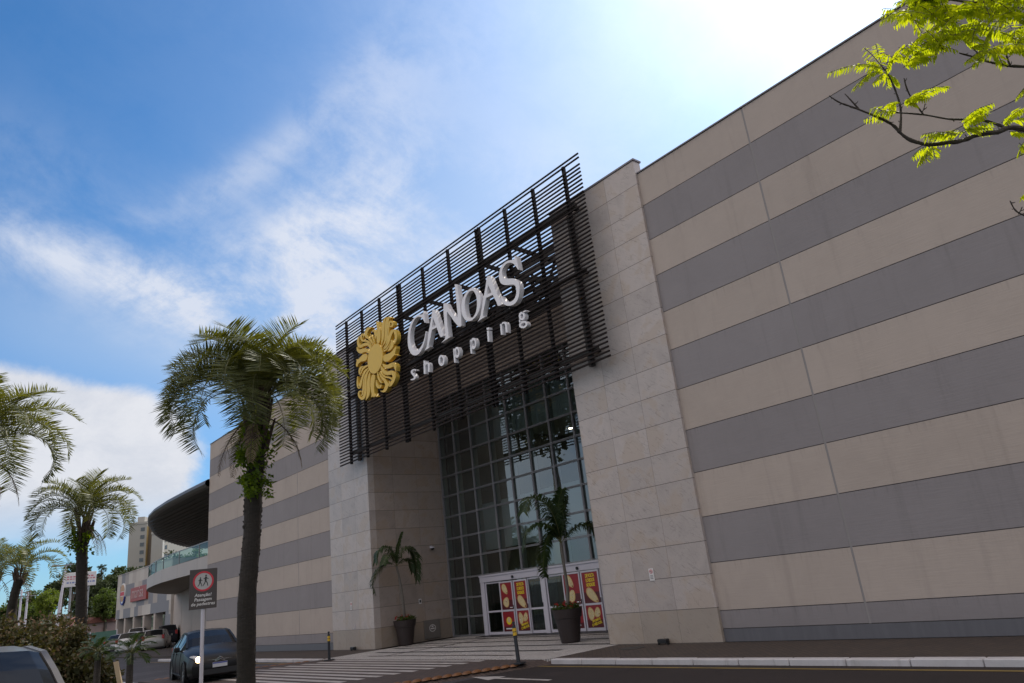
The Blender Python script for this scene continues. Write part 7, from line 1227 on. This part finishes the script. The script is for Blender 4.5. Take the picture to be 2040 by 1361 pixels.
for z, h, mi in ((.45, .16, 0), (.1, .14, 0), (-.45, .16, 1)):
    x = -hw+.3; g = MB()
    while x < hw-.4: w = rnd.uniform(.12, .3); g.box(x, x+w, -.112, -.102, zc+z*hh*.9-h*hh*.6, zc+z*hh*.9+h*hh*.6, mi); x += w+.1
    g.obj('lettering', [m_pk, m_bl], t_)
a = atd(183, 1225, 105); t_ = thing('house', 'low pinkish house with a red roof seen past the shorter palm', 'house', (a.x, a.y, -.12), .4); g = MB(); g.box(-3, 3, -3, 3, 0, 3.2); g.obj('wall', mat('pink_wall', (.30, .22, .20), .8), t_)
g = MB(); g.add([(-3.4, -3.4, 3.21), (3.4, -3.4, 3.21), (3.4, 3.4, 3.21), (-3.4, 3.4, 3.21), (-3.4, 0, 4.6), (3.4, 0, 4.6)], [(0, 1, 5, 4), (2, 3, 4, 5), (0, 4, 3), (1, 2, 5), (0, 3, 2, 1)]); g.obj('roof', mat('red_roof_tiles', (.16, .06, .045), .8, .2), t_)
a = atd(140, 1240, 80); t_ = thing('boundary_fence', 'long green mesh fence beyond the brown bushes', 'fence', (a.x, a.y, -.12), atan2(CR.y, CR.x)+.1); g = MB(); g.box(-9, 5, 0, .04, .1, 1.9); g.obj('mesh_panel', mat('green_fence', (.06, .14, .11), .7, .2), t_)
for i in range(6): g = MB(); g.box(-9+2.8*i-.05, -9+2.8*i+.05, -.06, -.002, 0, 2.0); g.obj('post', m_frame, t_)

# ------------------------------------------------------------------ across the street: what the glass reflects
t_ = thing('picket_fence', 'cream picket fence on a low wall across the street, mirrored above the glass doors', 'fence', (-34, -24, -.12)); g = MB(); g.box(-16, 16, -.15, .15, 0, 1.6); g.obj('base_wall', m_plinth, t_)
g = MB(); x = -16.
while x < 16: g.box(x-.05, x+.05, -.02, .03, 1.601, 3.1); x += .32
g.box(-16, 16, .031, .06, 1.9, 2.0); g.box(-16, 16, .031, .06, 2.8, 2.9); g.obj('picket_panel', mat('cream_picket', (.62, .57, .46), .7), t_)
def otree(x, y, h, r, lab, seed, kind=0):
    rnd = random.Random(seed); t_ = thing('tree', lab, 'tree', (x, y, -.12), 0, 'trees across the street'); g = MB(); g.tube([(x, y, -.12), (x+.2, y, h*.5), (x, y, h-r)], [.35, .28, .15], 8); g.obj('trunk', m_bark, t_, org=(x, y, -.12)); g = MB()
    for i in range(60):
        d = Vector((rnd.gauss(0, 1), rnd.gauss(0, 1), rnd.gauss(0, 1))).normalized()*(.3+.65*rnd.random()); leafclump(g, (x+d.x*r, y+d.y*r, h-r+d.z*r*.8), r*.28, 60, r*.11, rnd)
    g.obj('crown', LM[kind], t_, org=(x, y, -.12))
otree(-34.5, -20.5, 19, 4.0, 'tall tree across the street whose crown is mirrored high in the glass front', 31); otree(-47, -27, 7, 2.6, 'low tree behind the picket fence across the street', 32, 1); otree(-28, -29, 6, 2.4, 'bushy tree behind the picket fence across the street', 33, 1)
